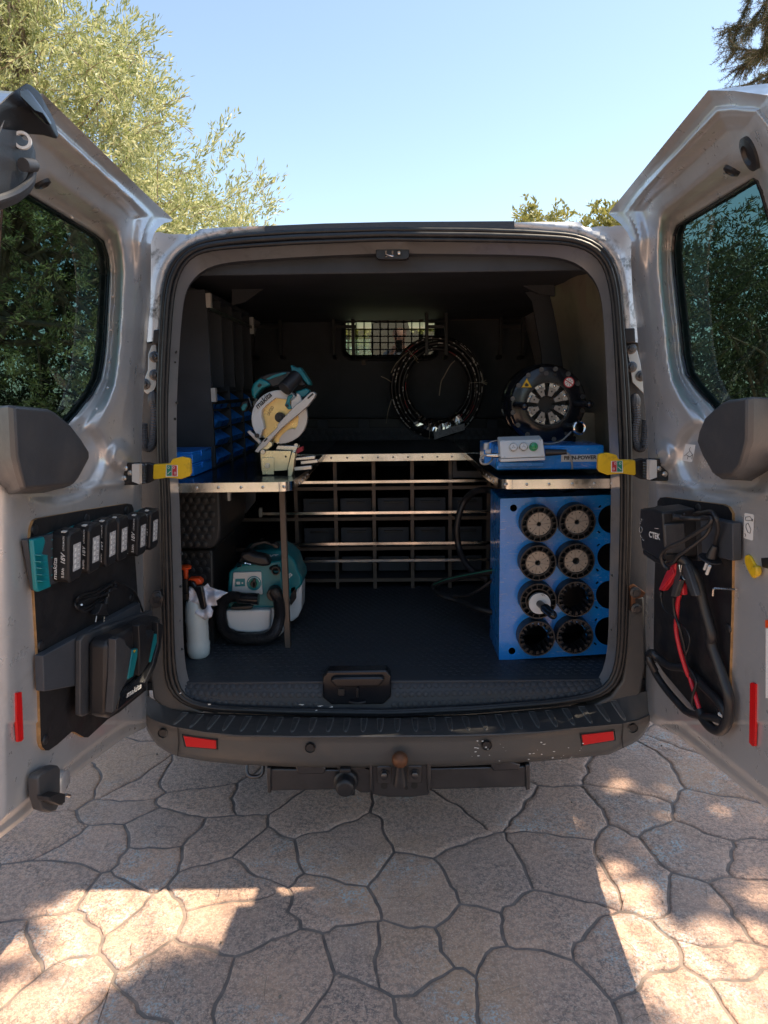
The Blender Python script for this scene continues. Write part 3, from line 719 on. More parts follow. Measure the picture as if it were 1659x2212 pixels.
# latch recess in the sill
lr = MB(); slab(lr, [(697, 1462), (706, 1450), (836, 1448), (845, 1460), (845, 1506), (828, 1522), (716, 1523), (697, 1508)], YB+.0, .05)
lro = lr.build('sill_latch_cover', 'gloss_black', van, bevel=.006)
m = MB(); slab(m, [(712, 1470), (722, 1464), (824, 1463), (832, 1468), (818, 1484), (726, 1485)], YB-.016, .03); m.build('latch_hood', 'gloss_black', lro, bevel=.006)
m = MB(); m.tube([PY(772, 1486, YB-.014), PY(772, 1506, YB-.012)], .004, 8); m.tube(spline([PY(754, 1516, YB-.008), PY(772, 1519, YB-.016), PY(790, 1516, YB-.008)], 5), .0035, 8); slab(m, rrect(730, 1489, 744, 1503, 3), YB-.008, .012); m.build('latch_hook', 'black_plastic', lro, bevel=.001)
# side walls, ceiling, bulkhead
wl = MB(); wl.bx(-.90, -.86, YB+.12, YBK+.05, FLOOR, 1.95); wl.build('side_lining', 'dark_panel', van)
wl = MB(); wl.bx(.86, .90, YB+.12, YBK+.05, FLOOR, 1.3); wl.build('side_lining', 'dark_panel', van)
cl = MB(); cl.bx(-.86, .86, YB+.12, YBK+.05, 1.955, 1.975); cl.build('headlining', 'dark_panel', van)
cb = MB()     # cross members under the roof
cb.prism([(-.86, YB+.10, 1.90), (-.86, YB+.22, 1.93), (-.86, YB+.24, 1.955), (-.86, YB+.10, 1.955)], (1.72, 0, 0))
cb.build('roof_bow', 'dark_panel', van, bevel=.006)
cb = MB()
cb.tube([PY(520, 579, 2.62), PY(845, 571, 2.60), PY(1190, 577, 2.62)], .013, 10)
cb.build('roof_bow', 'inner_metal', van)
hb = MB(); slab(hb, [(500, 588), (560, 586), (845, 583), (1130, 583), (1195, 578), (1200, 640), (1165, 636), (1120, 612), (1080, 606), (845, 604), (640, 606), (590, 612), (556, 632), (530, 652), (500, 660)], 3.0, .02)
hbo = hb.build('headliner_edge', 'dark_panel', van, bevel=.003)
m = MB()
for px, py in ((686, 598), (842, 597), (996, 594)): m.ball(PY(px, py, 2.99), .005, 10)
m.build('screw', 'steel', hbo)
m = MB(); slab(m, rrect(507, 560, 552, 566, 2), 2.34, .01); slab(m, rrect(1132, 548, 1178, 554, 2), 2.34, .01); slab(m, rrect(766, 545, 806, 557, 2), 2.34, .01); m.build('interior_lamp', 'light_grey', van, bevel=.001)
# right rear pillar inside: pressed metal, reflected light put into its warm colour
pm = MB(); cols = []
ppx = [(1340, 1335), (1322, 1318), (1300, 1300), (1278, 1290), (1262, 1282), (1246, 1268), (1222, 1252), (1205, 1240), (1190, 1236)]
rows = []
for k, (xt, xb) in enumerate(ppx):
    row = []
    for t in np.linspace(0, 1, 16):
        py = 560+t*420; px = xt+(xb-xt)*t**.8+ (26*(1-t)**3 if k > 3 else 0)*-1
        yd = 2.42+k*.085; w_ = [0, .0, .03, .045, .01, .0, .03, .02, .0][k]
        p = PY(px, py, yd); p[0] += w_*.6-.0; row.append(p)
    rows.append(row)
pm.rows(rows); pm.build('inner_pillar', 'inner_metal', van, smooth=70)
m = MB(); m.add([PY(1330, 560, 2.45), PY(1180, 560, 3.1), PY(1180, 620, 3.2), PY(1340, 700, 2.45)], [(0, 1, 2, 3)]); m.build('corner_gusset', 'inner_metal', van)
m = MB(); slab(m, [(1175, 585), (1215, 640), (1232, 760), (1250, 985), (1180, 990), (1170, 760), (1150, 650), (1120, 612)], 3.2, .02); m.build('side_lining', 'dark_panel', van)
m = MB(); slab(m, [(1265, 985), (1335, 985), (1335, 900), (1300, 893), (1240, 890), (1240, 985)], 2.75, .02); m.build('side_lining', 'inner_metal', van)
# bulkhead with a window
bwin = rrect(742, 660, 944, 774, 22, 5)
bh = MB(); V, Fc = cdt([(430, 560), (1290, 560), (1290, 925), (430, 925)], [bwin], 20)
W3 = np.array([PY(a, b, YBK) for a, b in V]); npmesh('bulkhead', W3, Fc, 'dark_panel', van); bulk = [c for c in van.children if c.name.startswith('bulkhead')][-1]
m = MB(); m.tube([PY(a, b, YBK-.01) for a, b in bwin], .016, 8, closed=True); m.build('window_rubber', 'rubber', bulk)
m = MB(); slab(m, [(535, 905), (1280, 905), (1280, 928), (535, 928)], 4.2, .2); m.build('bulkhead_foot', 'black_print', bulk)
# glass leans back a little
def GB(px, py, d=0): return at(px, py, (0, YBK+.03+d, 1.8), nrm((.012, 1, .058)))
m = MB(); m.add([GB(a, b) for a, b in bwin], [tuple(range(len(bwin)))]); m.build('bulkhead_window', 'cab_glass', bulk)
m = MB()
for x in np.arange(752, 945, 17.2): m.tube([PY(x, 664, YBK-.035), PY(x, 772, YBK-.035)], .0035, 5)
for y in (668, 681, 695, 711, 726, 740, 755, 768): m.tube([PY(744, y, YBK-.038), PY(942, y, YBK-.038)], .0035, 5)
m.tube([PY(a, b, YBK-.037) for a, b in bwin], .005, 6, closed=True); m.build('window_grille', 'black_plastic', bulk)
m = MB()
for px, py in ((782, 656), (904, 651), (785, 783)): slab(m, rrect(px-4, py-5, px+4, py+5, 1), YBK-.02, .02)
m.build('grille_clip', 'brown_frame', bulk)
# seat with headrest seen through the bulkhead window
m = MB(); s_ = [(805, 780), (800, 752), (800, 720), (806, 692), (816, 676), (868, 672), (880, 690), (884, 706), (886, 720), (948, 722), (960, 780)]; slab(m, s_, 5.0, .12); m.build('seat_headrest', 'grey_plastic', van, bevel=.03, seg=3)

# ================================================================== REAR DOORS (parts of the van)
dL = [(94, 203), (150, 258), (210, 317), (264, 370), (320, 424), (368, 468), (373, 474), (370, 479), (355, 482), (341, 493), (332, 506), (326, 525), (326, 565), (325, 661), (321, 700), (314, 784), (310, 856), (307, 904), (306, 976), (306, 1108), (311, 1302), (317, 1400), (321, 1477),
      (327, 1545), (323, 1562), (312, 1573), (264, 1597), (204, 1641), (132, 1696), (55, 1768), (0, 1811), (-42, 1838), (-60, 1810), (-56, 1500), (-46, 1100), (-30, 700), (-20, 450), (-12, 340), (2, 276), (20, 236), (58, 205)]
gL = [(30, 416), (50, 413), (134, 464), (206, 507), (223, 521), (233, 553), (236, 589), (232, 663), (228, 740), (223, 784), (216, 820), (199, 853), (168, 894), (144, 920), (110, 960), (80, 985), (20, 990), (-12, 960), (-14, 800), (-8, 600), (2, 452), (12, 430)]
dR = [(1530, 195), (1470, 268), (1410, 342), (1360, 404), (1318, 456), (1314, 462), (1321, 467), (1340, 483), (1354, 500), (1364, 520), (1363, 565), (1366, 625), (1369, 663), (1374, 688), (1380, 760), (1388, 820), (1392, 868), (1398, 928), (1400, 976), (1401, 1083), (1398, 1196), (1394, 1350),
      (1395, 1422), (1394, 1535), (1400, 1555), (1413, 1564), (1465, 1590), (1513, 1629), (1573, 1677), (1659, 1748), (1740, 1815), (1757, 1790), (1750, 1500), (1738, 1100), (1722, 800), (1712, 600), (1706, 450), (1700, 330), (1688, 262), (1659, 206), (1585, 196)]
gR = [(1628, 387), (1545, 438), (1462, 488), (1455, 507), (1452, 541), (1455, 590), (1460, 637), (1467, 700), (1474, 772), (1482, 808), (1501, 836), (1525, 863), (1542, 884), (1575, 930), (1610, 985), (1670, 990), (1702, 960), (1700, 800), (1690, 600), (1665, 480), (1645, 413), (1636, 391)]
DOOR = {}
HK = [(0, .0), (.02, .005), (.05, .009), (.13, .011), (.165, .018), (.24, .044), (.33, .066), (.38, .071), (.58, .078), (.63, .086), (.73, .112), (.765, .116), (.785, .124), (.805, .124), (.83, .112), (.9, .118), (1.0, .136)]
SK = [(0, 0), (.05, .010), (.17, .013), (.22, .034), (.34, .060), (.46, .064), (.66, .062), (.80, .045), (.9, .02), (1, -.004)]
def doorw(s, V):
    V = np.atleast_2d(np.asarray(V, float)); out, gl = (dL, gL) if s == 1 else (dR, gR)
    xx = V[:, 0] if s == 1 else 1690-V[:, 0]; yy = V[:, 1]
    sd_ = dist(V, gl); od = dist(V, out); t = sd_/(sd_+od+1e-6)
    hb_ = 1-ss(500, 640, yy-(xx-150)*.15)                       # 1 in the header, 0 beside the glass
    wh_ = np.interp(t, [a for a, b in HK], [b for a, b in HK]); wh_ = wh_*(1-.45*ss(250, 360, xx))
    ws_ = np.interp(t, [a for a, b in SK], [b for a, b in SK]); wu = wh_*hb_+ws_*(1-hb_)
    wl_ = .05*ss(0, 20, od)+.006; foot = ss(22, 30, od); wl_ = np.where(yy > 1560, .012+.04*foot-.012*(1-ss(0, 8, od)), wl_)
    free = ss(-60, 34, xx); wl_ = np.minimum(wl_, .012+.044*free**.7)
    k = ss(840, 960, yy); w_ = wu*(1-k)+wl_*k
    dd_ = np.hypot((xx-118)/115, (yy-985)/105); w_ = w_-.022*(1-ss(.75, 1.05, dd_))*ss(880, 960, yy)
    bl = np.hypot((xx-258)/30, (yy-985)/42); w_ += .020*(1-ss(.3, 1., bl))
    w_ += .006*np.exp(-((yy-(1046+.10*(250-xx)))/7)**2)*ss(20, 60, xx)*(1-ss(255, 285, xx))
    return w_+.06*np.clip((330-xx)/240, 0, 1.25)*(1-ss(205, 560, yy))
def DS(s, px, py, lift=.001): return D(s, px, py, float(doorw(s, (px, py))[0])+lift)
for s, out, gl in ((1, dL, gL), (-1, dR, gR)):
    mx = (lambda x: x) if s == 1 else (lambda x: 1690-x)
    V, Fc = cdt(out, [gl], 4.0); w_ = doorw(s, V)
    W3 = np.array([D(s, a, b, c) for (a, b), c in zip(V, w_)])
    d = npmesh('rear_door', W3, Fc, 'silver_worn', van); DOOR[s] = d; me = d.data
    d['label'] = 'left rear door, its inside facing the opening' if s == 1 else 'right rear door, its inside facing the opening'
    
    # outer skin of the door, a shell offset outward and closed round the rim
    O = resample(out, 14); fr = MB()
    def bnd(a, b): a = mx(a); return .06*float(np.clip((330-a)/240, 0, 1.25))*(1-float(ss(205, 560, b)))
    n0 = DN[s]; wo_ = doorw(s, O); oi_ = [D(s, a, b, float(c)) for (a, b), c in zip(O, wo_)]
    fr.loft(oi_, [p-n0*(.022+max(0, float(c)-bnd(a, b))) for p, c, (a, b) in zip(oi_, wo_, O)])
    d2 = fr.build('door_skin_edge', 'silver', d, smooth=60)
    Vo, Fo = cdt(out, [gl], 22); W4 = np.array([D(s, a, b, bnd(a, b))-n0*.026 for a, b in Vo]); npmesh('door_skin', W4, Fo, 'silver', d)
    # glass, black border, heater lines
    gp_ = [D(s, a, b, -.001+bnd(a, b)) for a, b in resample(gl, 12)]
    V2, F2 = cdt(gl, [], 24); W5 = np.array([D(s, a, b, -.001+bnd(a, b)) for a, b in V2]); npmesh('door_glass', W5, F2, 'door_glass', d)
    cg = np.mean(gl, axis=0); Q = resample(gl, 12); inn = []
    m = MB(); n_ = len(Q); Qa = np.array(Q); tn = np.roll(Qa, -1, 0)-np.roll(Qa, 1, 0); nn_ = np.c_[-tn[:, 1], tn[:, 0]]; nn_ /= np.linalg.norm(nn_, axis=1)[:, None]
    if ((cg-Qa)*nn_).sum() < 0: nn_ = -nn_
    Qi = Qa+nn_*5.5; m.loft([D(s, a, b, .004+bnd(a, b)) for a, b in Qa], [D(s, a, b, .003+bnd(a, b)) for a, b in Qi])
    m.tube([D(s, a, b, .007+bnd(a, b)) for a, b in Qa+nn_*1.0], .0035, 5, closed=True); m.build('window_seal', 'gloss_black', d)
    m = MB()
    for j in range(14):
        y0 = 470+j*36
        pa, pb = ((2, y0-95), (234, y0+18)) if s == 1 else ((1690-2, y0-110), (1690-234, y0+18))
        pts_ = [(pa[0]+(pb[0]-pa[0])*u, pa[1]+(pb[1]-pa[1])*u+(6*math.sin(u*3.1))) for u in np.linspace(0, 1, 40)]
        msk = inside(np.array(pts_), gl); run = [D(s, a, b, .0015+bnd(a, b)) for (a, b), o_ in zip(pts_, msk) if o_]
        if len(run) > 3: m.tube(run, .0007, 3)
    m.build('heater_line', 'black_print', d, smooth=0)

def dl(px, py, w=.05): return D(1, px, py, w)
def dr(px, py, w=.05): return D(-1, px, py, w)
def loopw(s, poly, w): return [D(s, a, b, w) for a, b in poly]
def rowbox(mb, s, c, st, sv, sn, skew=None):
    """box in door axes: c centre, sizes along door, up, inward"""
    M = np.array([DT[s], DV[s], DN[s]]).T; return mb.box(c, (st, sv, sn), M)
dLo, dRo = DOOR[1], DOOR[-1]
# grommets in the header
for s, px, py, r_, w_ in ((1, 91, 396, .016, .075), (-1, 1581, 368, .016, .075), (-1, 1620, 332, .030, .12)):
    ax_ = np.cross(DS(s, px+6, py)-DS(s, px-6, py), DS(s, px, py+6)-DS(s, px, py-6)); ax_ = nrm(ax_)*(1 if ax_@DN[s] > 0 else -1)
    m = MB(); m.lathe([(r_, -.012), (r_, .004), (r_*.6, .007), (r_*.5, .001), (.0005, .001)], DS(s, px, py, .002), ax_, 22, cap=False); m.build('grommet', 'black_plastic', DOOR[s])
# rivets along the window flange
for s, pts_ in ((1, [(238, 710), (234, 780), (231, 838), (226, 912-0), (209, 966-0)]), (-1, [(1560-0, 700), (1554-0, 676)])):
    pass
for a, b in ((239.5, 712), (236, 781), (232, 838), (208, 884), (244, 640), (156, 470)): m = MB(); m.ball(DS(1, a, b), .004, 8); m.build('rivet', 'silver', dLo)
# black covers over the inner handle area
def cover(s, face, side):
    m = MB(); top_ = loopw(s, face, .155); c = np.mean(top_, axis=0); base_ = loopw(s, side, .02)
    mid = [a*.9+b*.1 for a, b in zip(top_, base_)]
    m.loft(base_, mid); m.loft(mid, [c+(p-c)*.965+DN[s]*.003 for p in top_], capB=True)
    return m.build('handle_cover', 'grey_plastic', DOOR[s], bevel=.004, smooth=50)
cover(1, [(24, 874), (103, 882), (113, 887), (149, 916), (175, 950), (191, 976), (191, 990), (168, 1033), (158, 1045), (144, 1048), (100, 1052), (48, 1057), (38, 1020), (30, 985)],
      [(-40, 880), (90, 892), (105, 900), (139, 928), (165, 958), (180, 984), (180, 996), (160, 1038), (150, 1050), (134, 1056), (95, 1066), (10, 1072), (-20, 1040), (-36, 985)])
cover(-1, [(1618, 856), (1573, 863), (1563, 868), (1544, 884), (1525, 902), (1512, 932), (1508, 952), (1520, 985), (1534, 1009), (1541, 1022), (1549, 1028), (1585, 1028), (1602, 1007), (1617, 952)],
      [(1720, 862), (1590, 872), (1575, 880), (1556, 894), (1538, 912), (1525, 940), (1521, 956), (1532, 988), (1545, 1012), (1551, 1026), (1560, 1036), (1628, 1040), (1680, 1010), (1718, 960)])
# plywood trim boards with their bare edges
def board(s, poly, w0, w1):
    Q = resample(poly, 30); m = MB(); A = loopw(s, poly, w0)
    thick = DN[s]*(w1-w0); m.loft([p for p in A], [p+thick for p in A]); m.build('board_edge', 'ply_edge', DOOR[s], smooth=0)
    V_, F_ = cdt(poly, [], 30); W_ = np.array([D(s, a, b, w0)+thick for a, b in V_]); npmesh('trim_board', W_+DN[s]*.0004, F_, 'ply_face', DOOR[s])
bL = [(55, 1160), (58, 1136), (63, 1124), (72, 1119), (168, 1102), (268, 1087), (277, 1089), (281, 1098), (284, 1200), (291, 1297), (303, 1400), (309, 1490), (250, 1538), (226, 1552), (190, 1585), (182, 1592), (174, 1592), (152, 1580), (146, 1580), (115, 1607), (96, 1620), (89, 1620), (82, 1612), (79, 1600), (74, 1441), (64, 1278)]
board(1, bL, .052, .062)
bR = [(1434, 1074), (1445, 1073), (1500, 1080), (1570, 1089), (1583, 1094), (1591, 1108), (1592, 1150), (1590, 1300), (1585, 1450), (1584, 1560), (1580, 1571), (1572, 1573), (1560, 1560), (1530, 1545), (1500, 1520), (1440, 1450), (1420, 1420), (1419, 1390), (1421, 1260), (1426, 1130), (1428, 1082)]
board(-1, bR, .052, .062)
for a, b in ((73, 1144), (186, 1120), (272, 1102), (283, 1291), (87, 1394), (97, 1598)): m = MB(); m.lathe([(.012, 0), (.011, .004), (.004, .006)], dl(a, b, .063), DN[1], 14); m.build('trim_clip', 'black_plastic', dLo)
for a, b in ((1577, 1144), (1574, 1357), (1510, 1098), (1550, 1535)): m = MB(); m.lathe([(.012, 0), (.011, .004), (.004, .006)], dr(a, b, .063), DN[-1], 14); m.build('trim_clip', 'black_plastic', dRo)
# red reflectors
m = MB(); w9 = float(doorw(1, (43, 1550))[0])+.004; q = [D(1, a, b, w9) for a, b in [(36, 1498), (40, 1496), (47, 1495), (49, 1540), (51, 1596), (47, 1601), (40, 1603), (37, 1560)]]; m.prism(q, -DN[1]*.006); m.build('door_reflector', 'red', dLo)
m = MB(); w9 = float(doorw(-1, (1626, 1545))[0])+.004; q = [D(-1, a, b, w9) for a, b in [(1620, 1476), (1625, 1474), (1632, 1478), (1631, 1560), (1629, 1612), (1625, 1612), (1618, 1604), (1619, 1540)]]; m.prism(q, -DN[-1]*.006); m.build('door_reflector', 'red', dRo)
# stickers and the yellow release on the right door
def sticker(s, q, w=.0565):
    m = MB(); m.add([D(s, a, b, w) for a, b in q], [tuple(range(len(q)))]); return m.build('sticker', 'white', DOOR[s], smooth=0)
st1 = sticker(-1, [(1481, 959), (1502.8, 961), (1495, 997.5), (1494, 998), (1473, 995)], .060)
def dline(mb, s, pts_, w, r=.0006): mb.tube([D(s, a, b, w) for a, b in pts_], r, 4, cap=False)
m = MB(); dline(m, -1, [(1478, 985), (1484, 980), (1490, 974), (1496, 982), (1494, 992)], .061); dline(m, -1, [(1490, 974), (1489, 970), (1492, 966)], .061); dline(m, -1, [(1486, 986), (1485, 992)], .061); dline(m, -1, [(1483, 983), (1490, 987), (1496, 982)], .061); m.build('printed_drawing', 'black_print', st1)
st2 = sticker(-1, [(1608, 1110), (1610, 1108), (1627, 1111), (1629, 1114), (1627, 1165), (1625, 1168), (1608, 1163), (1606, 1160)], .0575)
m = MB(); dline(m, -1, [(1610, 1123), (1611, 1117), (1620, 1116), (1623, 1120), (1623, 1125), (1610, 1124)], .0585); dline(m, -1, [(1612, 1132), (1616, 1130), (1622, 1144), (1620, 1152), (1615, 1150), (1611, 1138), (1612, 1132)], .0585); dline(m, -1, [(1625, 1121), (1625, 1126)], .0585, .001); dline(m, -1, [(1609, 1152), (1611, 1157), (1609, 1159)], .0585); m.build('printed_drawing', 'black_print', st2)
q7 = lambda l: [(1260.8+.24*a, 1061.7+.24*b) for a, b in l]
m = MB(); dslab(m, -1, q7([(1445, 590), (1455, 575), (1475, 570), (1500, 590), (1525, 640), (1550, 680), (1557, 720), (1550, 760), (1530, 782), (1510, 775), (1490, 740), (1465, 690), (1447, 640)]), .055, .061); yo = m.build('release_handle', 'yellow', dRo, bevel=.002)
m = MB(); dslab(m, -1, q7([(1488, 720), (1515, 665), (1548, 675), (1556, 720), (1550, 757), (1528, 775), (1495, 752)]), .061, .074); m.build('release_lever', 'yellow', yo, bevel=.004)
m = MB(); dslab(m, -1, [(1642, 1205), (1660, 1204), (1662, 1230), (1645, 1226)], .03, .058); m.build('door_latch', 'black_plastic', dRo, bevel=.003)
m = MB(); m.prism([DS(-1, a, b, .003) for a, b in [(1653, 1340), (1664, 1338), (1675, 1336), (1675, 1353), (1664, 1355), (1653, 1356)]], -DN[-1]*.002); m.build('orange_label', 'orange_red', dRo)
m = MB(); m.prism([DS(-1, a, b, .002) for a, b in [(1654, 1358), (1665, 1357), (1680, 1356), (1680, 1508), (1665, 1508), (1654, 1508)]], -DN[-1]*.001); m.build('paper_label', 'white', dRo)
m = MB(); m.tube([dr(1591, 1372-0, .066), dr(1567, 1372, .07), dr(1557, 1373, .10), dr(1555, 1392, .10)], .0028, 6) if 0 else m.tube([dr(1590, 1268+5, .066), dr(1545, 1271, .085), dr(1541, 1273, .09), dr(1540, 1287, .09)], .0026, 6); m.build('wire_hook', 'steel', dRo)
# brake light on top of the left door, latch housing under it
bk = MB(); slabL = [(-40, 236), (0, 219), (20, 200), (57, 176), (66, 180), (85, 196), (97, 236), (93, 249), (60, 238), (20, 232), (-40, 262)]
bk.prism([D(1, a, b, .215) for a, b in slabL], np.array([-.03, .11, .0])); brk = bk.build('brake_light_housing', 'black_plastic', dLo, bevel=.006)
m = MB(); m.prism([D(1, a, b, .23) for a, b in ((40, 190), (60, 190), (92, 235), (92, 249), (75, 243), (42, 210))], np.array([-.01, .05, 0])); m.build('camera_cover', 'gloss_black', brk, bevel=.004)
lt_ = MB(); lt_.prism([D(1, a, b, .20) for a, b in ((-60, 274), (2, 276), (37, 281), (50, 300), (70, 306), (70, 325), (66, 345), (72, 350), (71, 366), (68, 380), (58, 398), (30, 420), (-10, 436), (-60, 450))], np.array([-.02, .05, .0]))
lto = lt_.build('wiper_motor_housing', 'grey_plastic', dLo, bevel=.008)
m = MB(); m.lathe([(.013, 0), (.013, .006), (.009, .006), (.009, .0)], D(1, 49, 305, .205), (.3, -1, 0), 20, cap=False); m.build('lock_ring', 'white_print', lto)
m = MB(); m.tube(spline([D(1, a, b, .215) for a, b in ((70, 350), (68, 362), (70, 375), (60, 396), (30, 418), (-20, 436))], 6), .006, 8); m.cyl(D(1, 50, 356, .215), D(1, 72, 358, .215), .010, n=14); m.build('wiper_linkage', 'grey_plastic', lto)
# lower latch block on the left door
lb = MB(); lb.prism([D(1, a, b, .085) for a, b in ((82, 1682), (88, 1672), (118, 1656), (126, 1654), (131, 1660), (131, 1720), (130, 1735), (122, 1752), (108, 1756), (92, 1750), (84, 1722))], -DN[1]*.025)
lbo = lb.build('lower_latch', 'grey_plastic', dLo, bevel=.004)
m = MB(); m.tube([dl(104, 1725, .10), dl(133, 1725, .10), dl(133, 1738, .10)], .0035, 6); m.prism([D(1, a, b, .11) for a, b in ((106, 1722), (128, 1712), (141, 1715), (141, 1733), (130, 1740), (108, 1730))], -DN[1]*.03); m.build('latch_bolt', 'black_plastic', lbo, bevel=.002)
m = MB(); m.cyl(dl(141, 1717, .10), dl(150, 1719, .10), .004); m.build('latch_pin', 'steel', lbo)
m = MB(); m.lathe([(.030, -.01), (.030, .004), (.024, .008)], dl(135, 1690, .05), DN[1], 18); m.build('bump_stop', 'silver_worn', dLo)
# door check straps
for s in (1, -1):
    X = (lambda x: x) if s == 1 else (lambda x: 1704-x)
    oy = 0 if s == 1 else -9
    d = DOOR[s]; ys = 2.07
    yb2 = DS(s, X(272), 1024+oy)[1]-.012
    m = MB(); slab(m, [(X(a), b+oy) for a, b in rrect(259, 1000, 299, 1048, 4)], yb2, .02); ck = m.build('check_bracket', 'gloss_black', d, bevel=.002)
    for a, b in ((271, 1012), (281, 1022), (268, 1033)): m = MB(); m.ball(PY(X(a), b+oy, yb2-.001), .0080, 12, (1, .6, 1)); m.build('bolt', 'steel', ck)
    m = MB(); slab(m, [(X(a), b+oy) for a, b in ((285, 1003), (301, 1003), (301, 1046), (285, 1040))], yb2-.02, .02); m.build('bracket_tab', 'silver_clean', ck)
    m = MB(); pth = []
    m.tube([PY(X(308), 1003+oy+k*40/60., ys-.006)+np.array([.010*math.cos(k*1.4), .010*math.sin(k*1.4), 0]) for k in range(60)], .0028, 5); m.build('spring', 'dark_steel', ck)
    m = MB(); slab(m, [(X(a), b+oy) for a, b in ((300, 1000), (320, 1000), (334, 1004), (336, 1036), (320, 1044), (300, 1046))], ys+.012, .022); m.build('strap_end', 'black_plastic', ck, bevel=.003)
    m = MB(); slab(m, [(X(a), b+oy) for a, b in ((331, 1005), (333, 1003), (364, 1002), (368, 1000), (372, 992), (378, 990), (392, 987), (408, 990), (411, 994), (412, 1022), (408, 1029), (392, 1035), (372, 1033), (360, 1032), (333, 1036), (330, 1033))], ys, .018)
    yw = m.build('check_strap', 'yellow', ck, bevel=.003)
    q0 = ys-.0012
    m = MB(); m.add([PY(X(a), b+oy, q0) for a, b in ((359, 1004), (384, 1005), (384, 1029), (358, 1030))], [(0, 1, 2, 3)]); wo = m.build('strap_label', 'white', yw, smooth=0)
    m = MB(); m.add([PY(X(a), b+oy, q0-.0008) for a, b in ((360, 1005), (371, 1005), (371, 1028), (360, 1028))], [(0, 1, 2, 3)]); wg_ = m.build('label_panel', 'green_print', yw, smooth=0)
    m = MB(); m.add([PY(X(a), b+oy, q0-.0008) for a, b in ((372, 1005), (382, 1006), (382, 1028), (372, 1028))], [(0, 1, 2, 3)]); m.build('label_panel', 'red_print', yw, smooth=0)
    m = MB(); m.tube([PY(X(362), 1024+oy, q0-.0016), PY(X(368), 1018+oy, q0-.0016), PY(X(370), 1018+oy, q0-.0016)], .0008, 4)
    for a, b in ((364, 1010), (375, 1010), (378, 1022)): m.tube([PY(X(a)+2*math.cos(k*1.05), b+oy+2.5*math.sin(k*1.05), q0-.0016) for k in range(6)], .0006, 4, closed=True)
    m.build('pictogram', 'white', yw)

# readers for enlarged cuts of the photograph
def Z(ox, oy, k): return lambda *a: (ox+k*a[0], oy+k*a[1]) if len(a) == 2 else [(ox+k*p[0], oy+k*p[1]) for p in a[0]]
z3, z4, z7, z8 = Z(0, 1061.7, .24), Z(0, 1393.5, .24), Z(1260.8, 1061.7, .24), Z(1260.8, 1393.5, .24)
zC, zD, zE, zF, zG, zH = Z(331.8, 763.1, .26), Z(696.7, 597.2, .26), Z(995.4, 763.1, .26), Z(331.8, 1028.5, .26), Z(663.6, 962.2, .28), Z(995.4, 1028.5, .26)
def quad(name, pts, m, parent, kind=None):
    o = MB().add(pts, [tuple(range(len(pts)))]).build(name, m, parent, smooth=0)
    if kind: o['kind'] = kind
    return o
def many(name, mesh_at, places, m, parent, smooth=40):
    """alike pieces share one mesh: mesh_at(mb) builds it at the origin; places are points (or (point, matrix))"""
    mb = MB(); mesh_at(mb); me = mb.mesh(name, m, (0, 0, 0), smooth); return [link(name, me, parent, p) for p in places]

# ================================================================== ON THE LEFT DOOR
nL, tL, vL = DN[1], DT[1], DV[1]; nR, tR, vR = DN[-1], DT[-1], DV[-1]
rk = thing('battery_rack', tuple(dl(180, 1190, .062)), 'row of teal battery clips on a dark batten, screwed to the left door panel', 'battery rack')
m = MB(); dslab(m, 1, [(58, 1166), (180, 1140), (290, 1112), (296, 1190), (190, 1232), (78, 1277)], .0625, .075); m.build('batten', 'dark_panel', rk, bevel=.002)
BX = [(149, 180, 1145, 1258), (192, 220, 1131, 1240), (230, 254, 1123, 1224), (257, 278, 1116, 1213), (296, 320, 1110, 1203), (325, 344, 1102, 1188)]
m = MB(); dslab(m, 1, [(71, 1166), (96, 1159), (99, 1170), (92, 1196), (104, 1200), (109, 1258), (112, 1268), (84, 1279), (80, 1273)], .0755, .086); m.build('clip', 'teal_light', rk, bevel=.003)
for k in range(5): m = MB(); dslab(m, 1, [(88+k*.8, 1199+k*14), (103+k*.8, 1199+k*14), (103+k*.8, 1201+k*14), (88+k*.8, 1201+k*14)], .086, .098); m.build('clip_rib', 'teal_light', rk)
names = ['nearest of the six', 'second from the near end', 'third from the near end', 'third from the hinge end', 'second from the hinge end', 'at the hinge end']
MT = np.array([tL, vL, nL]).T
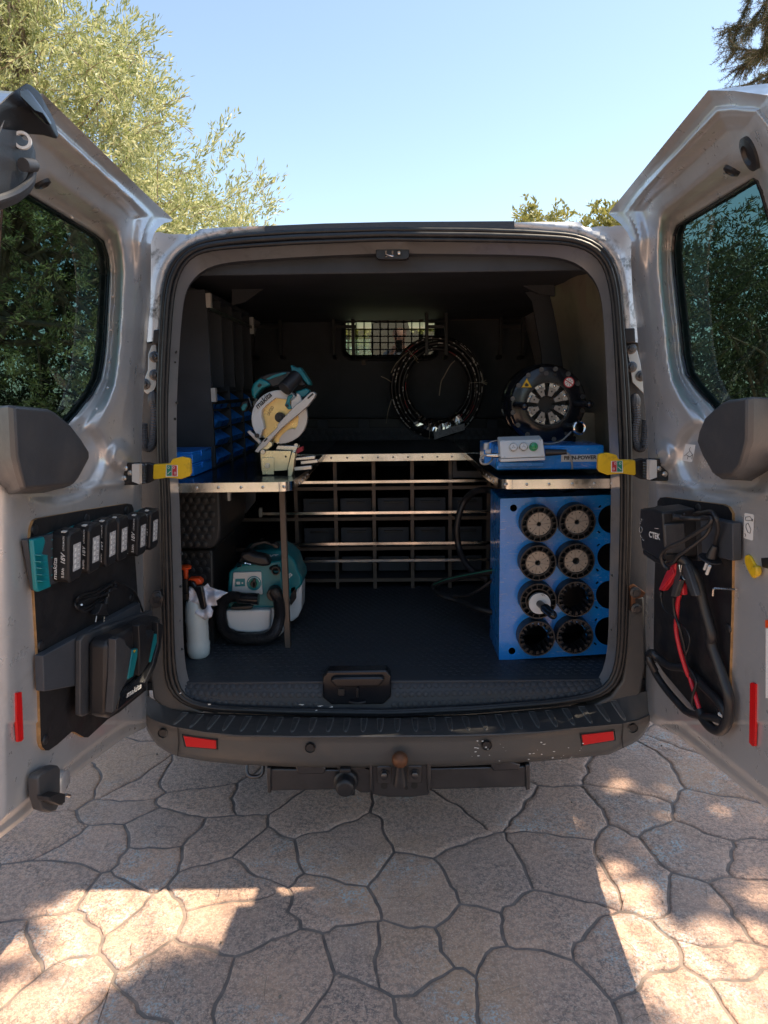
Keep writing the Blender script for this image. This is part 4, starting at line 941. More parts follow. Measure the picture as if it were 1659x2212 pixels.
for i, (xf, xb, yt, yb) in enumerate(BX):
    A = dl(xf, (yt+yb)/2, .112); B = dl(xb, (yt+yb)/2-3, .112); C = (A+B)/2-nL*.026
    off = -tL*0
    h = MB(); rowbox(h, 1, C-nL*.0235+tL*.006, .078, .104, .006); rowbox(h, 1, C-nL*.018+tL*.040, .004, .100, .012)
    for k in range(5): rowbox(h, 1, C-nL*.016+tL*.030+vL*(-.040+.020*k), .018, .002, .012)
    h.build('clip', 'teal_light', rk, bevel=.0015)
    bt = thing('battery', tuple(C), 'black power tool battery on the left door, '+names[i], 'battery', 'six batteries clipped to the left door')
    b = MB(); fr_ = lambda a, v_, n_: C+tL*a+vL*v_+nL*n_
    hw, hh = .033, .058
    def oct_(n_, k=0): 
        a, v_ = hw-k, hh-k; c = .010
        return [fr_(*p, n_) for p in ((a, -v_+c), (a, v_-c), (a-c, v_), (-a+c, v_), (-a, v_-c), (-a, -v_+c), (-a+c, -v_), (a-c, -v_))]
    b.loft(oct_(-.018, .004), oct_(-.012)); b.loft(oct_(-.012), oct_(.022)); b.loft(oct_(.022), oct_(.026, .004), capB=True)
    b.build('battery_case', 'black_plastic', bt, bevel=.0015, smooth=30)
    b = MB(); rowbox(b, 1, C+vL*.0575+nL*.004, .030, .006, .016); b.build('release_button', 'black_plastic', bt, bevel=.002)
    b = MB(); rowbox(b, 1, C+vL*.0585+nL*.010+tL*.024, .012, .003, .008); b.build('button_tab', 'light_grey', bt)
    for k in range(4):
        b = MB(); rowbox(b, 1, C+vL*(.047-.004*k)+nL*.0275, .046, .0015, .002); 
    q = [fr_(-.018, -.034, .0268), fr_(.016, -.034, .0268), fr_(.016, .028, .0268), fr_(-.018, .028, .0268)]
    lb_ = quad('rating_label', q, 'grey_print', bt)
    b = MB()
    for k in range(4): rowbox(b, 1, fr_(.006, -.024+.013*k, .0271), .008, .0085, .0004)
    for k in range(6): rowbox(b, 1, fr_(-.008, -.028+.010*k, .0271), .010, .0012, .0004)
    o = b.build('label_print', 'white_print', lb_, smooth=0); o['kind'] = 'stuff'
    f0 = C+tL*(hw+.0005)
    text('lettering', 'makita', f0+vL*-.050+nL*-.000, vL, -nL, .050, .009, 'white_print', bt, shear=.2, bold=.02)
    text('lettering', '5.0Ah', f0+vL*-.044+nL*.016, vL, -nL, .022, .006, 'white_print', bt, bold=.01)
    text('lettering', '18V', f0+vL*-.012+nL*.018, vL, -nL, .026, .010, 'white_print', bt, shear=.3, bold=.02)
    text('lettering', 'LITHIUM-ION', f0+vL*.018+nL*.016, vL, -nL, .032, .004, 'white_print', bt, bold=.01)
# charger board and charger
ch = thing('charger', tuple(dl(240, 1460, .09)), 'large black twin-bay battery charger with teal rails low on the left door', 'battery charger')
m = MB(); dslab(m, 1, [(93, 1417), (303, 1302), (312, 1440), (270, 1462), (96, 1494)], .063, .083); m.build('mounting_board', 'dark_panel', ch, bevel=.002)
m = MB(); dslab(m, 1, [(174, 1384), (182, 1372), (330, 1318), (334, 1440), (300, 1490), (180, 1548), (173, 1545)], .084, .098); m.build('back_plate', 'grey_plastic', ch, bevel=.003)
m = MB(); dslab(m, 1, [(233, 1392), (243, 1380), (346, 1331), (349, 1345), (338, 1440), (306, 1500), (240, 1552), (231, 1548)], .100, .150); cb_ = m.build('charger_body', 'black_plastic', ch, bevel=.012, seg=3)
q = [D(1, a, b, .1508) for a, b in ((240, 1396), (250, 1391), (250, 1440), (247, 1518), (237, 1526), (237, 1450))]; dp = quad('display_panel', q, 'teal', ch)
m = MB()
for k in range(6): m.add([D(1, a, b, .1512) for a, b in ((241, 1402+k*7+(5 if k > 2 else 0)), (249, 1399+k*7+(5 if k > 2 else 0)), (249, 1403+k*7+(5 if k > 2 else 0)), (241, 1406+k*7+(5 if k > 2 else 0)))], [(0, 1, 2, 3)])
o = m.build('display_print', 'black_print', dp, smooth=0); o['kind'] = 'stuff'
quad('warning_label', [D(1, a, b, .1512) for a, b in ((238, 1506), (246, 1501), (245, 1515), (237, 1522))], 'light_grey', dp)
for nm, q, w0, w1, mm in (('bay', [(251, 1381), (259, 1376), (271, 1383), (272, 1393), (285, 1402), (274, 1470), (259, 1499), (250, 1536), (243, 1540), (249, 1460)], .148, .168, 'grey_plastic'),
                          ('charging_rail', [(287, 1405), (300, 1400), (299, 1410), (288, 1461), (276, 1468)], .150, .162, 'teal'),
                          ('bay', [(300, 1352), (306, 1347), (314, 1350), (320, 1380), (330, 1362), (334, 1364), (322, 1430), (306, 1456), (300, 1460), (302, 1400)], .148, .168, 'black_plastic'),
                          ('charging_rail', [(332, 1371), (343, 1368), (343, 1374), (326, 1431), (321, 1430)], .152, .164, 'teal'),
                          ('bay', [(341, 1344), (354, 1349), (347, 1400), (336, 1441), (320, 1473), (312, 1476), (330, 1436), (342, 1390)], .148, .168, 'black_plastic'),
                          ('front_band', [(259, 1499), (310, 1453), (312, 1485), (254, 1534)], .146, .160, 'gloss_black')):
    m = MB(); dslab(m, 1, q, w0, w1); m.build(nm, mm, ch, bevel=.002)
quad('warning_label', [D(1, a, b, .1632) for a, b in ((287.5, 1405.5), (294, 1403), (290, 1411))], 'yellow', ch)
o_ = D(1, 273, 1508, .1612); text('lettering', 'makita', o_, D(1, 305, 1486, .1612)-o_, D(1, 273, 1494, .1612)-o_, np.linalg.norm(D(1, 305, 1486, .1612)-o_), .017, 'white_print', ch, shear=.25, bold=.02)
cdv = [z3(*p) for p in ((690, 1000), (720, 940), (850, 900), (1000, 830), (1040, 850), (940, 930), (760, 980), (700, 1040), (760, 1080), (860, 1030), (960, 930), (1010, 860), (980, 850), (850, 930), (700, 960), (680, 1030), (740, 1060), (880, 980), (1000, 820), (1090, 830), (1200, 890), (1250, 980), (1285, 1080))]
m = MB(); wire(m, [D(1, a, b, .070+.006*math.sin(i*1.7)) for i, (a, b) in enumerate(cdv)], .0028, 6)
wire(m, [D(1, *z3(*p), .075) for p in ((975, 950), (990, 880), (1050, 870))], .0028, 6)
cc = topmesh('power_cord', m, 'cord', 'coiled black charger cord with a two pin plug hung on the left door', 'cord')
m = MB(); m.cyl(D(1, *z3(965, 950), .078), D(1, *z3(945, 1020), .080), .005, .009, 12); dslab(m, 1, z3([(900, 1070), (925, 1010), (965, 1010), (960, 1070), (985, 1110), (870, 1110)]), .070, .090); m.build('plug', 'black_plastic', cc, bevel=.002)
for a, b in (((870, 1120), (860, 1175)), ((940, 1125), (935, 1175))):
    m = MB(); m.cyl(D(1, *z3(*a), .082), D(1, *z3(*b), .082), .002, n=8); m.build('plug_pin', 'steel', cc)
m = MB(); m.cyl(D(1, *z3(722, 1025), .064), D(1, *z3(735, 1020), .085), .0025, n=8); m.build('hanging_nail', 'steel', dLo)

# ================================================================== ON THE RIGHT DOOR
ct = thing('battery_maintainer', tuple(dr(1440, 1150, .1)), 'black boxy car battery charger with white lettering high on the right door', 'battery charger')
m = MB(); dslab(m, -1, [(1382, 1099), (1400, 1097), (1430, 1107), (1437, 1210), (1419, 1207), (1386, 1186), (1381, 1140)], .075, .158); m.build('charger_case', 'black_plastic', ct, bevel=.005, seg=3)
m = MB(); dslab(m, -1, [(1387, 1186), (1419, 1206), (1436, 1211), (1434, 1222), (1415, 1217), (1388, 1198)], .085, .150); m.build('case_foot', 'black_plastic', ct, bevel=.005)
m = MB(); dslab(m, -1, [(1415, 1093), (1500, 1107), (1508, 1212), (1440, 1205)], .062, .078); m.build('back_plate', 'grey_plastic', ct, bevel=.002)
yf = PY(1432, 1150, 1.0)  # front side of the case
P1 = D(-1, 1432, 1120, .158)
def onside(px, py, lift=.001): return at(px, py, P1+tR*lift, tR)
m = MB(); q = [onside(*z7(*p), .001) for p in ((718, 292), (900, 275), (918, 552), (730, 552))]; m.prism(q, tR*.006); m.build('side_cover', 'grey_plastic', ct, bevel=.003)
m = MB(); q = [onside(*z7(*p), .001) for p in ((738, 562), (845, 560), (835, 620), (735, 628))]; m.prism(q, tR*.004); m.build('side_vent', 'black_plastic', ct, bevel=.002)
m = MB(); q = [onside(*z7(*p), .001) for p in ((780, 200), (895, 190), (900, 265), (785, 268))]; m.prism(q, tR*.002); m.build('socket', 'black_print', ct)
m = MB()
for k in range(7): m.lathe([(.0085-.0004*k, 0), (.0085-.0004*k, .003)], onside(*z7(800+k*12, 232), .012), tR*.3-nR, 12)
m.build('cable_boot', 'black_plastic', ct)
for (px, py), r_ in (((905, 205), .004), ((905, 605), .004)):
    m = MB(); m.ball(onside(*z7(px, py), .006), .003, 8); m.build('screw', 'dark_steel', ct)
o_ = D(-1, 1402.4, 1160.5, .159); rr = D(-1, 1426.5, 1167, .159)-o_; uu = D(-1, 1402.2, 1147, .159)-o_
text('lettering', 'CTEK', o_, rr, uu, np.linalg.norm(rr), np.linalg.norm(uu), 'white_print', ct, bold=.035)
m = MB()
for a, b in ((1415, 1141), (1418, 1141.6), (1421, 1142), (1384, 1126), (1386, 1123), (1385, 1121), (1383, 1130), (1384, 1158), (1386, 1161), (1388, 1165), (1390, 1167)): m.box(D(-1, a, b, .1592), (.0015, .0025, .0015))
o = m.build('front_marks', 'light_grey', ct, smooth=0); o['kind'] = 'stuff'
m = MB(); m.tube([D(-1, 1384+3.2*math.cos(k*.6), 1144+6.5*math.sin(k*.6), .1592) for k in range(11)], .0005, 4, closed=True); m.build('front_symbol', 'light_grey', ct)
m = MB(); dslab(m, -1, [(1512, 1116), (1582, 1130), (1583, 1212), (1516, 1196)], .063, .083); bb = topmesh('batten', m, 'dark_panel', 'black batten screwed to the right door panel beside the battery charger', 'batten', bevel=.002)
def cable(name, pts_, ws, r, m_, label, cat='cable', n=10, parent=None):
    mb = MB(); ws = ws if isinstance(ws, (list, tuple)) else [ws]*len(pts_)
    wire(mb, [D(-1, a, b, w_) for (a, b), w_ in zip(pts_, ws)], r, n)
    return topmesh(name, mb, m_, label, cat) if parent is None else mb.build(name, m_, parent)
mc = cable('mains_cable', z7([(1000, 200), (1080, 190), (1150, 185), (1195, 250), (1210, 340), (1190, 430), (1182, 490)]), [.085, .10, .11, .11, .10, .095, .09], .0048, 'cord', 'black mains cable with a round two pin plug hanging on the right door')
m = MB(); a, b = D(-1, *z7(1185, 485), .092), D(-1, *z7(1140, 600), .10); m.cyl(a, b, .0075, .012, 14); m.cyl(b, b+(b-a)*.12, .026, .026, 20); m.build('plug', 'black_plastic', mc, bevel=.002)
for p, q in (((1110, 640), (1088, 700)), ((1135, 670), (1108, 742))):
    m = MB(); m.cyl(D(-1, *z7(*p), .115), D(-1, *z7(*q), .115), .0036, n=8); m.build('plug_pin', 'light_grey', mc)
cable('charger_lead', z7([(870, 238), (960, 242), (1060, 244), (1150, 240), (1120, 300), (1000, 380), (880, 450), (760, 505), (700, 560), (705, 630), (735, 680), (768, 692)]), [.150, .14, .12, .115, .12, .135, .150, .168, .172, .170, .165, .16], .0048, 'cord', 'black charger lead looping across the front of the charger on the right door')
cable('charger_lead', z7([(1020, 222), (1100, 235), (1145, 280), (1110, 380), (1020, 460), (930, 525), (850, 580), (800, 640), (740, 660)]), [.08, .09, .10, .11, .125, .14, .15, .152, .15], .0042, 'cord', 'second black lead passing under the charger on the right door to the clamps')
cl_ = thing('red_clamp', tuple(D(-1, *z7(740, 800), .12)), 'red crocodile clamp pointing down under the charger on the right door', 'clamp')
m = MB(); dslab(m, -1, z7([(820, 645), (790, 660), (740, 720), (668, 888), (715, 894), (765, 830), (815, 745)]), .120, .135); m.build('clamp_grip', 'red_plastic', cl_, bevel=.003)
m = MB(); dslab(m, -1, z7([(800, 700), (730, 800), (690, 885), (700, 888), (750, 810), (808, 740)]), .135, .139); m.build('clamp_ridge', 'red_plastic', cl_, bevel=.001)
m = MB(); pth = spline([D(-1, *z7(*p), .127) for p in ((697, 895), (695, 950))], 8); m.tube(pth, .005, 8, radii=[.004+.0012*(k % 2) for k in range(len(pth))]); m.build('strain_relief', 'cord', cl_)
bc = thing('black_clamp', tuple(D(-1, *z7(880, 800), .12)), 'black spread crocodile clamp hanging beside the red clamps on the right door', 'clamp')
for q in ([(838, 640), (870, 655), (868, 800), (820, 948), (780, 946), (815, 760)], [(880, 660), (910, 655), (945, 740), (1010, 945), (965, 942), (905, 800)]):
    m = MB(); dslab(m, -1, z7(q), .116, .130); m.build('clamp_grip', 'grey_plastic', bc, bevel=.003)
m = MB(); dslab(m, -1, z7([(874, 752), (902, 795), (880, 802), (868, 790), (850, 806)]), .131, .137); m.build('clamp_jaw', 'chrome', bc, bevel=.001)
m = MB(); m.tube([D(-1, *z7(*p), .136) for p in ((862, 660), (872, 720), (880, 660))], .0018, 5); m.build('clamp_spring', 'steel', bc)
rc = thing('red_clamp', tuple(D(-1, *z7(868, 870), .11)), 'short red clamp half hidden behind the black spread clamp on the right door', 'clamp')
m = MB(); dslab(m, -1, z7([(868, 805), (885, 840), (895, 935), (840, 915), (850, 860)]), .102, .115); m.build('clamp_grip', 'red_plastic', rc, bevel=.003)
cable('red_jump_lead', z7([(868, 920), (848, 1000), (838, 1120), (832, 1230)])+z7([(850, 1350), (885, 1490), (940, 1655)])+z8([(915, 140), (955, 290), (995, 420), (1046, 588)]), [.105]*5+[.10, .09, .085, .085, .085, .085], .0058, 'red_plastic', 'red jump lead running down the right door panel', 'cable')
cable('thin_lead', z7([(697, 950), (705, 1010), (735, 1070), (830, 1150), (920, 1240), (955, 1330), (940, 1410), (920, 1460)]), .10, .0018, 'cord', 'thin black wire curling down from the red clamp on the right door', 'cable', 6)
cable('black_jump_lead', z7([(808, 948), (808, 1020), (825, 1120), (865, 1230), (920, 1450)])+z8([(905, 60), (930, 170), (985, 260), (1015, 340), (985, 440), (975, 520), (1000, 570), (1045, 600)]), [.12, .115, .112, .11, .095, .09, .088, .088, .09, .092, .09, .085, .085], .0038, 'cord', 'slim black jump lead twisting beside the red one on the right door', 'cable')
cable('booster_cable', z7([(868, 598), (920, 640), (990, 730), (1040, 850), (1085, 1040), (1150, 1280)])+z8([(1150, -20), (1200, 140), (1260, 320), (1308, 470), (1312, 600), (1285, 710), (1225, 772), (1150, 745), (1090, 680), (1042, 592)]), [.13, .12, .11, .10, .095, .09, .088, .085, .082, .08, .078, .078, .08, .085, .085, .085], .0125, 'cord', 'thick black cable drooping in a long loop down the right door', 'cable', 14)
cable('booster_cable', z8([(640, 230), (600, 150), (590, 85), (620, 72), (680, 125), (780, 190), (900, 205), (990, 270), (1080, 370), (1180, 470), (1250, 560), (1290, 650), (1270, 720)]), [.10, .11, .11, .11, .10, .09, .085, .08, .078, .078, .078, .076, .076], .011, 'cord', 'thick black cable looped through the ring at the hinge side of the right door', 'cable', 14)
cable('booster_cable', z8([(600, 150), (655, 270), (730, 380), (830, 500), (930, 600), (1050, 640), (1180, 655), (1260, 690)]), [.10, .095, .09, .085, .08, .085, .08, .074], .010, 'cord', 'thick black cable running along the lower edge of the right door panel', 'cable', 14)
m = MB(); m.tube(spline([D(-1, *z8(*p), .08+.02*(i % 2)) for i, p in enumerate(((562, 150), (600, 158), (655, 150), (620, 140), (566, 146)))], 4), .0022, 6); m.build('cable_ring', 'steel', dRo)
m = MB(); m.cyl(D(-1, *z8(1225, 620), .085), D(-1, *z8(1255, 640), .085), .005, n=8); m.build('cable_clip', 'light_grey', dRo)
m = MB(); m.cyl(D(-1, *z8(1300, 612), .065), D(-1, *z8(1352, 612), .066), .002, n=8); m.build('cable_clip', 'steel', dRo)

# ================================================================== BENCHES AND RACKS
def P3(f, pts, y): return [PY(*f(*p), y) for p in pts]
ZB = 1.243
def screwmesh(mb): mb.lathe([(.0048, 0), (.0046, .0015), (.003, .0028), (.0004, .003)], (0, 0, 0), (0, -1, 0), 10, cap=False)
def bench(name, label, poly, trim, zt, m_screws):
    root = thing(name, (np.mean([p[0] for p in poly]), np.mean([p[1] for p in poly]), zt), label, 'workbench', 'fitted work surfaces in the load space')
    mb = MB(); mb.prism([(x, y, zt) for x, y in poly], (0, 0, -.026)); top = mb.build('bench_top', 'gloss_black', root, bevel=.002)
    tr = MB(); h = .031; pts = trim
    o = [np.array([x, y, zt+.001]) for x, y in pts]
    def outset(P, d):
        out = []
        for i, p in enumerate(P):
            a = P[max(i-1, 0)]; b = P[min(i+1, len(P)-1)]; t = nrm(b-a); n_ = np.array([t[1], -t[0], 0]); out.append(p+n_*d)
        return out
    o1 = outset(o, .0025); o0 = outset(o, .0003); dn = np.array([0, 0, -h])
    tr.rows([o0, o1, [p+dn for p in o1], [p+dn for p in o0]]); tr.build('edge_trim', 'alu', root, smooth=50)
    for p, ang in m_screws:
        mb = MB(); mb.lathe([(.0052, 0), (.005, .0015), (.0034, .003), (.0004, .0032)], (0, 0, 0), ang, 10, cap=False); link('screw', mb.mesh('screw', 'steel', smooth=60), root, p)
    return root, top
# left bench
xl0 = -.83; fy = 2.25
xr = PZ(628, 1043, ZB)[0]; cr = .045
polyL = [(xl0, fy), (xr-cr, fy)]+[(xr-cr+cr*math.sin(a), fy+cr-cr*math.cos(a)) for a in np.linspace(.2, 1.5, 6)]+[(xr+.012, 2.62), (xr+.012, 4.35), (xl0, 4.35)]
trimL = polyL[:9]
n0_ = (0, -1, 0)
scL = [((PY(px, 1050, fy)[0], fy-.0028, ZB-.015), n0_) for px in (383, 425, 472, 521, 568, 614)]+[((xr+.014, y, ZB-.015), (1, 0, 0)) for y in (2.34, 2.42, 2.5, 2.58)]
bL_, topL = bench('workbench', 'left workbench with chequered black top and polished metal edge', polyL, trimL, ZB, scL)
xr2 = PZ(1076, 1033, ZB)[0]; ch_ = .03
polyR = [(xr2-.012, 4.35), (xr2-.012, 2.62), (xr2, 2.30)]+[(xr2+cr-cr*math.cos(a), fy+cr-cr*math.sin(a)) for a in np.linspace(.2, 1.5, 6)]+[(.83, fy), (.83, 4.35)]
trimR = polyR[1:10]
scR = [((PY(px, 1031, fy)[0], fy-.0028, ZB-.015), n0_) for px in (1091, 1138, 1186, 1236, 1284, 1322)]+[((xr2-.010, y, ZB-.015), (-1, 0, 0)) for y in (2.33, 2.39, 2.45, 2.51, 2.57)]
bR_, topR = bench('workbench', 'right workbench with polished metal edge carrying the hose crimper', polyR, trimR, ZB, scR)
# chequer ribs on both tops
for top, x0, x1, y1 in ((topL, xl0+.02, xr-.03, 2.95), (topR, xr2+.03, .82, 2.4)):
    cr_ = MB(); k = 0
    y = fy+.02
    while y < y1:
        x = x0+(.015 if k % 2 else 0)
        while x < x1:
            d = .008 if k % 2 else -.008
            cr_.add([(x-.010, y-d, ZB+.0002), (x, y-.003, ZB+.0016), (x+.010, y+d, ZB+.0002), (x, y+.003, ZB+.0016), (x, y, ZB+.0022)], [(0, 1, 4), (1, 2, 4), (2, 3, 4), (3, 0, 4)]); x += .030
        y += .014; k += 1
    o = cr_.build('chequer_rib', 'gloss_black', top, smooth=0); o['kind'] = 'stuff'
m = MB(); a = PY(606.5, 1062, 2.40); b = PY(626, 1402, 2.52)
yf_ = PZ(616, 1400, FLOOR)[1]; xa = PY(607, 1200, yf_)[0]; xb = PY(620, 1200, yf_)[0]
m.bx(PY(609, 1240, yf_)[0], PY(621.5, 1240, yf_)[0], yf_, yf_+.025, FLOOR, ZB-.027); m.build('leg', 'brown_frame', bL_, bevel=.002)
# rear rack: a grid of pigeon holes with light bars across
YR = 3.30
rr_ = thing('pigeonhole_rack', (0, 3.5, FLOOR), 'wide rack of pigeonholes under the rear shelf, held by silver cross bars', 'rack')
m = MB(); m.bx(xr+.014, xr2-.014, 3.22, 4.35, ZB-.026, ZB); m.build('shelf_top', 'dark_panel', rr_)
a, b = PY(650, 988, 3.215), PY(1052, 977, 3.215)
m = MB(); m.bx(a[0]-.02, b[0]+.02, 3.211, 3.218, ZB-.032, ZB+.001); m.build('edge_trim', 'alu', rr_)
many('screw', screwmesh, [(PY(*zG(x, 75), 3.21)[0], 3.2105, ZB-.015) for x in (65, 185, 308, 427, 545, 664, 777, 889, 1004, 1116, 1228, 1342)], 'steel', rr_)
for xt, xb in ((-90, -70), (210, 238), (508, 527), (807, 815), (1101, 1103), (1395, 1395), (1690, 1690)):
    x0 = PY(*zG((xt+xb)/2, 600), YR+.06)[0]; m = MB(); m.bx(x0-.0085, x0+.0085, YR+.05, YR+.075, FLOOR, ZB-.027); m.build('upright', 'brown_frame', rr_)
    m = MB(); m.bx(x0-.004, x0+.004, YR+.076, 4.3, FLOOR, ZB-.027); m.build('divider', 'dark_panel', rr_)
for i, y_ in enumerate((328, 562, 792, 1035)):
    z_ = PY(*zG(600, y_), YR+.06)[2]; m = MB(); m.bx(-.80, .82, YR+.051, YR+.0745, max(z_-.008, FLOOR), z_+.008); m.build('cross_rail', 'brown_frame', rr_)
    m = MB(); m.bx(-.80, .82, YR+.078, 4.3, max(z_-.006, FLOOR), z_+.004); m.build('shelf_board', 'dark_panel', rr_)
for y_, xl in ((280, 650), (519, 562), (757, 565), (888, 600)):
    z_ = PY(*zG(500, y_), YR)[2]; xl_ = PY(xl, 1100, YR)[0]; m = MB(); m.bx(xl_, .80, YR-.004, YR+.004, z_-.006, z_+.006); m.build('cross_bar', 'alu', rr_)
for px, py in ((562, 1108), (565, 1176)):
    p = PY(px, py, YR-.01); m = MB(); m.bx(p[0]-.008, p[0]+.008, p[1], p[1]+.03, p[2]-.022, p[2]+.024); m.build('bar_bracket', 'steel', rr_, bevel=.002)
m = MB(); m.bx(-.86, .86, 4.31, 4.33, FLOOR, ZB); m.build('rack_back', 'black_print', rr_)
m = MB(); m.bx(-.85, -.79, YR+.03, 4.3, FLOOR, ZB-.03); m.build('rack_side', 'dark_panel', rr_)
# boxes standing in the pigeon holes
xs_ = [PY(*zG(x, 600), YR+.06)[0] for x in (225, 518, 812, 1102)]; zr_ = [PY(*zG(600, y), YR+.06)[2] for y in (328, 562, 792)]
for i in range(-1, 4):
    for j in range(3):
        if j == 0 and i == 3: pass
        x0 = xs_[i]+.016 if i >= 0 else xs_[0]-(xs_[1]-xs_[0])+.016; x1 = xs_[i+1]-.016 if i < 3 else xs_[3]+(xs_[3]-xs_[2])-.016
        if x1 < x0: continue
        base = zr_[j]-(zr_[0]-zr_[1])+.012 if True else 0; top_ = base+.10
        if j == 2: base = max(base, zr_[2]-(zr_[0]-zr_[1])+.012)
        bx_ = thing('storage_box', ((x0+x1)/2, 3.6, base), 'black storage box tucked deep in the rear pigeonhole rack', 'storage box', 'black boxes in the pigeonhole rack')
        m = MB(); m.bx(x0, x1, 3.45, 3.456, base, top_*.0+base+.075); m.bx(x0, x1, 3.456, 4.1, base, base+.004); m.build('box_front', 'dark_panel', bx_)
        m = MB(); m.bx(x0+.03, x1-.03, 3.436, 3.45, base+.050, base+.060); m.build('box_grip', 'black_plastic', bx_)
gb = thing('storage_box', tuple(PY(*zG(1250, 240), 3.4)), 'dark grey open-fronted storage box beside the right workbench edge', 'storage box')
m = MB(); y_ = 3.33
for q in ([(1120, 100), (1150, 100), (1160, 195), (1335, 195), (1345, 110), (1380, 110), (1382, 252), (1118, 252)],): m.prism(P3(zG, q, y_), (0, .2, 0))
m.build('box_shell', 'grey_plastic', gb, bevel=.003)
# things at the foot of the bulkhead above the rear shelf
m = MB(); slab(m, [(560, 925), (1280, 925), (1280, 956), (560, 957)], 4.1, .03); rs = m.build('shelf_upstand', 'rubber', van)
sd = MB()
for i in range(46):
    for j in range(2): stud(sd, PY(575+i*15+(7 if j else 0), 934+j*13, 4.098), (0, -1, 0), .017, .003, 10)
o = sd.build('rubber_stud', 'rubber', rs, smooth=50); o['kind'] = 'stuff'
for px in (597, 697, 786, 877, 1063, 1246):
    m = MB(); slab(m, rrect(px-11, 908, px+11, 930, 2), 4.15, .02); m.build('slat_end', 'dark_panel', van)
# left wheel-arch cladding of studded rubber
wc = MB(); xw = -.80
a = PY(388, 1060, 2.34); b = PY(540, 1060, 2.9)
wc.prism([PY(*p, 2.50) for p in ((376, 1048), (474, 1048), (477, 1140), (474, 1165), (464, 1181), (452, 1186), (376, 1186))], (0, .45, 0))
wco = wc.build('wheel_arch_box', 'stud_rubber', van, bevel=.010, seg=3)
wc2 = MB(); wc2.prism([PY(*p, 2.60) for p in ((370, 1188), (459, 1188), (464, 1393), (370, 1397))], (0, .40, 0)); wc2.build('wheel_arch_box', 'stud_rubber', van, bevel=.008)
sd = MB()
for j in range(8):
    for i in range(6):
        px, py = 384+i*16.5+(8 if j % 2 else 0), 1064+j*16
        if px < 466 and (py < 1160 or px < 455): stud(sd, PY(px, py, 2.499), (0, -1, 0), .0125, .0028, 14)
for j in range(12):
    for i in range(5):
        px, py = 380+i*17+(8 if j % 2 else 0), 1200+j*16
        if px < 452: stud(sd, PY(px, py, 2.599), (0, -1, 0), .0125, .0028, 14)
o = sd.build('rubber_stud', 'stud_rubber', wco, smooth=50); o['kind'] = 'stuff'
m = MB(); slab(m, [(486, 1060), (497, 1060), (497, 1082), (488, 1082)], 2.62, .02); m.build('support_foot', 'light_grey', bL_)
for k, q in enumerate((((478, 1050), (500, 1050), (497, 1150), (480, 1172)), ((502, 1050), (528, 1050), (524, 1120), (503, 1146)), ((530, 1050), (558, 1050), (556, 1082), (532, 1112)))):
    m = MB(); m.prism([PY(*p, 2.8+.12*k) for p in q], (-.1, .05, 0)); m.build('wall_ribbing', 'dark_panel', van, bevel=.012, seg=3)

# ================================================================== ORGANISER ON THE LEFT
og = thing('organiser', (-.78, 2.9, ZB), 'tall black organiser on the left bench, tall slots above and blue bins below', 'shelf unit')
XO = -.69; y0_, y1_ = 2.70, 3.53
def OG(px, py, x=XO): return PX(px, py, x)
zt_ = 1.90
m = MB(); m.bx(-.95, XO, y0_, y0_+.018, ZB+.002, zt_); m.build('end_panel', 'dark_panel', og, bevel=.001)
m = MB(); m.bx(-.97, XO-.005, y0_, y1_, zt_, zt_+.015); m.bx(-.95, -.93, y0_+.02, y1_, ZB, zt_); m.build('back_panel', 'dark_panel', og)
zmid = OG(480, 836)[2]
for i in range(5):
    y_ = y0_+.018+(y1_-y0_-.018)*i/4.; m = MB(); m.bx(-.93, XO-.002, y_, y_+.010, zmid, zt_); m.build('upper_divider', 'dark_panel', og)
ys3 = [y0_+.02, y0_+.02+.265, y0_+.02+.53, y0_+.02+.80]
for i in range(1, 4): m = MB(); m.bx(-.93, XO+.004, ys3[i], ys3[i]+.010, ZB, zmid); m.build('bin_divider', 'dark_panel', og)
zs = np.linspace(ZB+.012, zmid-.01, 5)
for z_ in zs: m = MB(); m.bx(-.93, XO, y0_+.018, y1_, z_-.010, z_-.004); m.build('bin_shelf', 'dark_panel', og)
for (a, b) in (((456, 633), (468, 664)), ((458, 838), (468, 868))):
    p0 = PY(*a, y0_-.004); p1 = PY(*b, y0_-.004); m = MB(); m.bx(XO-.002, XO+.016, y0_-.005, y0_+.02, p1[2], p0[2]); m.build('bar_bracket', 'light_grey', og, bevel=.001)
    zz = (p0[2]+p1[2])/2-.03; m = MB(); m.bx(XO+.004, XO+.010, y0_, y1_, zz-.006, zz+.008); m.build('retaining_bar', 'steel' if 0 else 'dark_steel', og)
    m = MB(); m.bx(XO-.002, XO+.016, y1_-.02, y1_+.004, zz-.03, zz+.05); m.build('bar_bracket', 'light_grey', og, bevel=.001)
rowsn = ['top', 'second', 'third', 'bottom']; coln = ['nearest', 'middle', 'farthest']
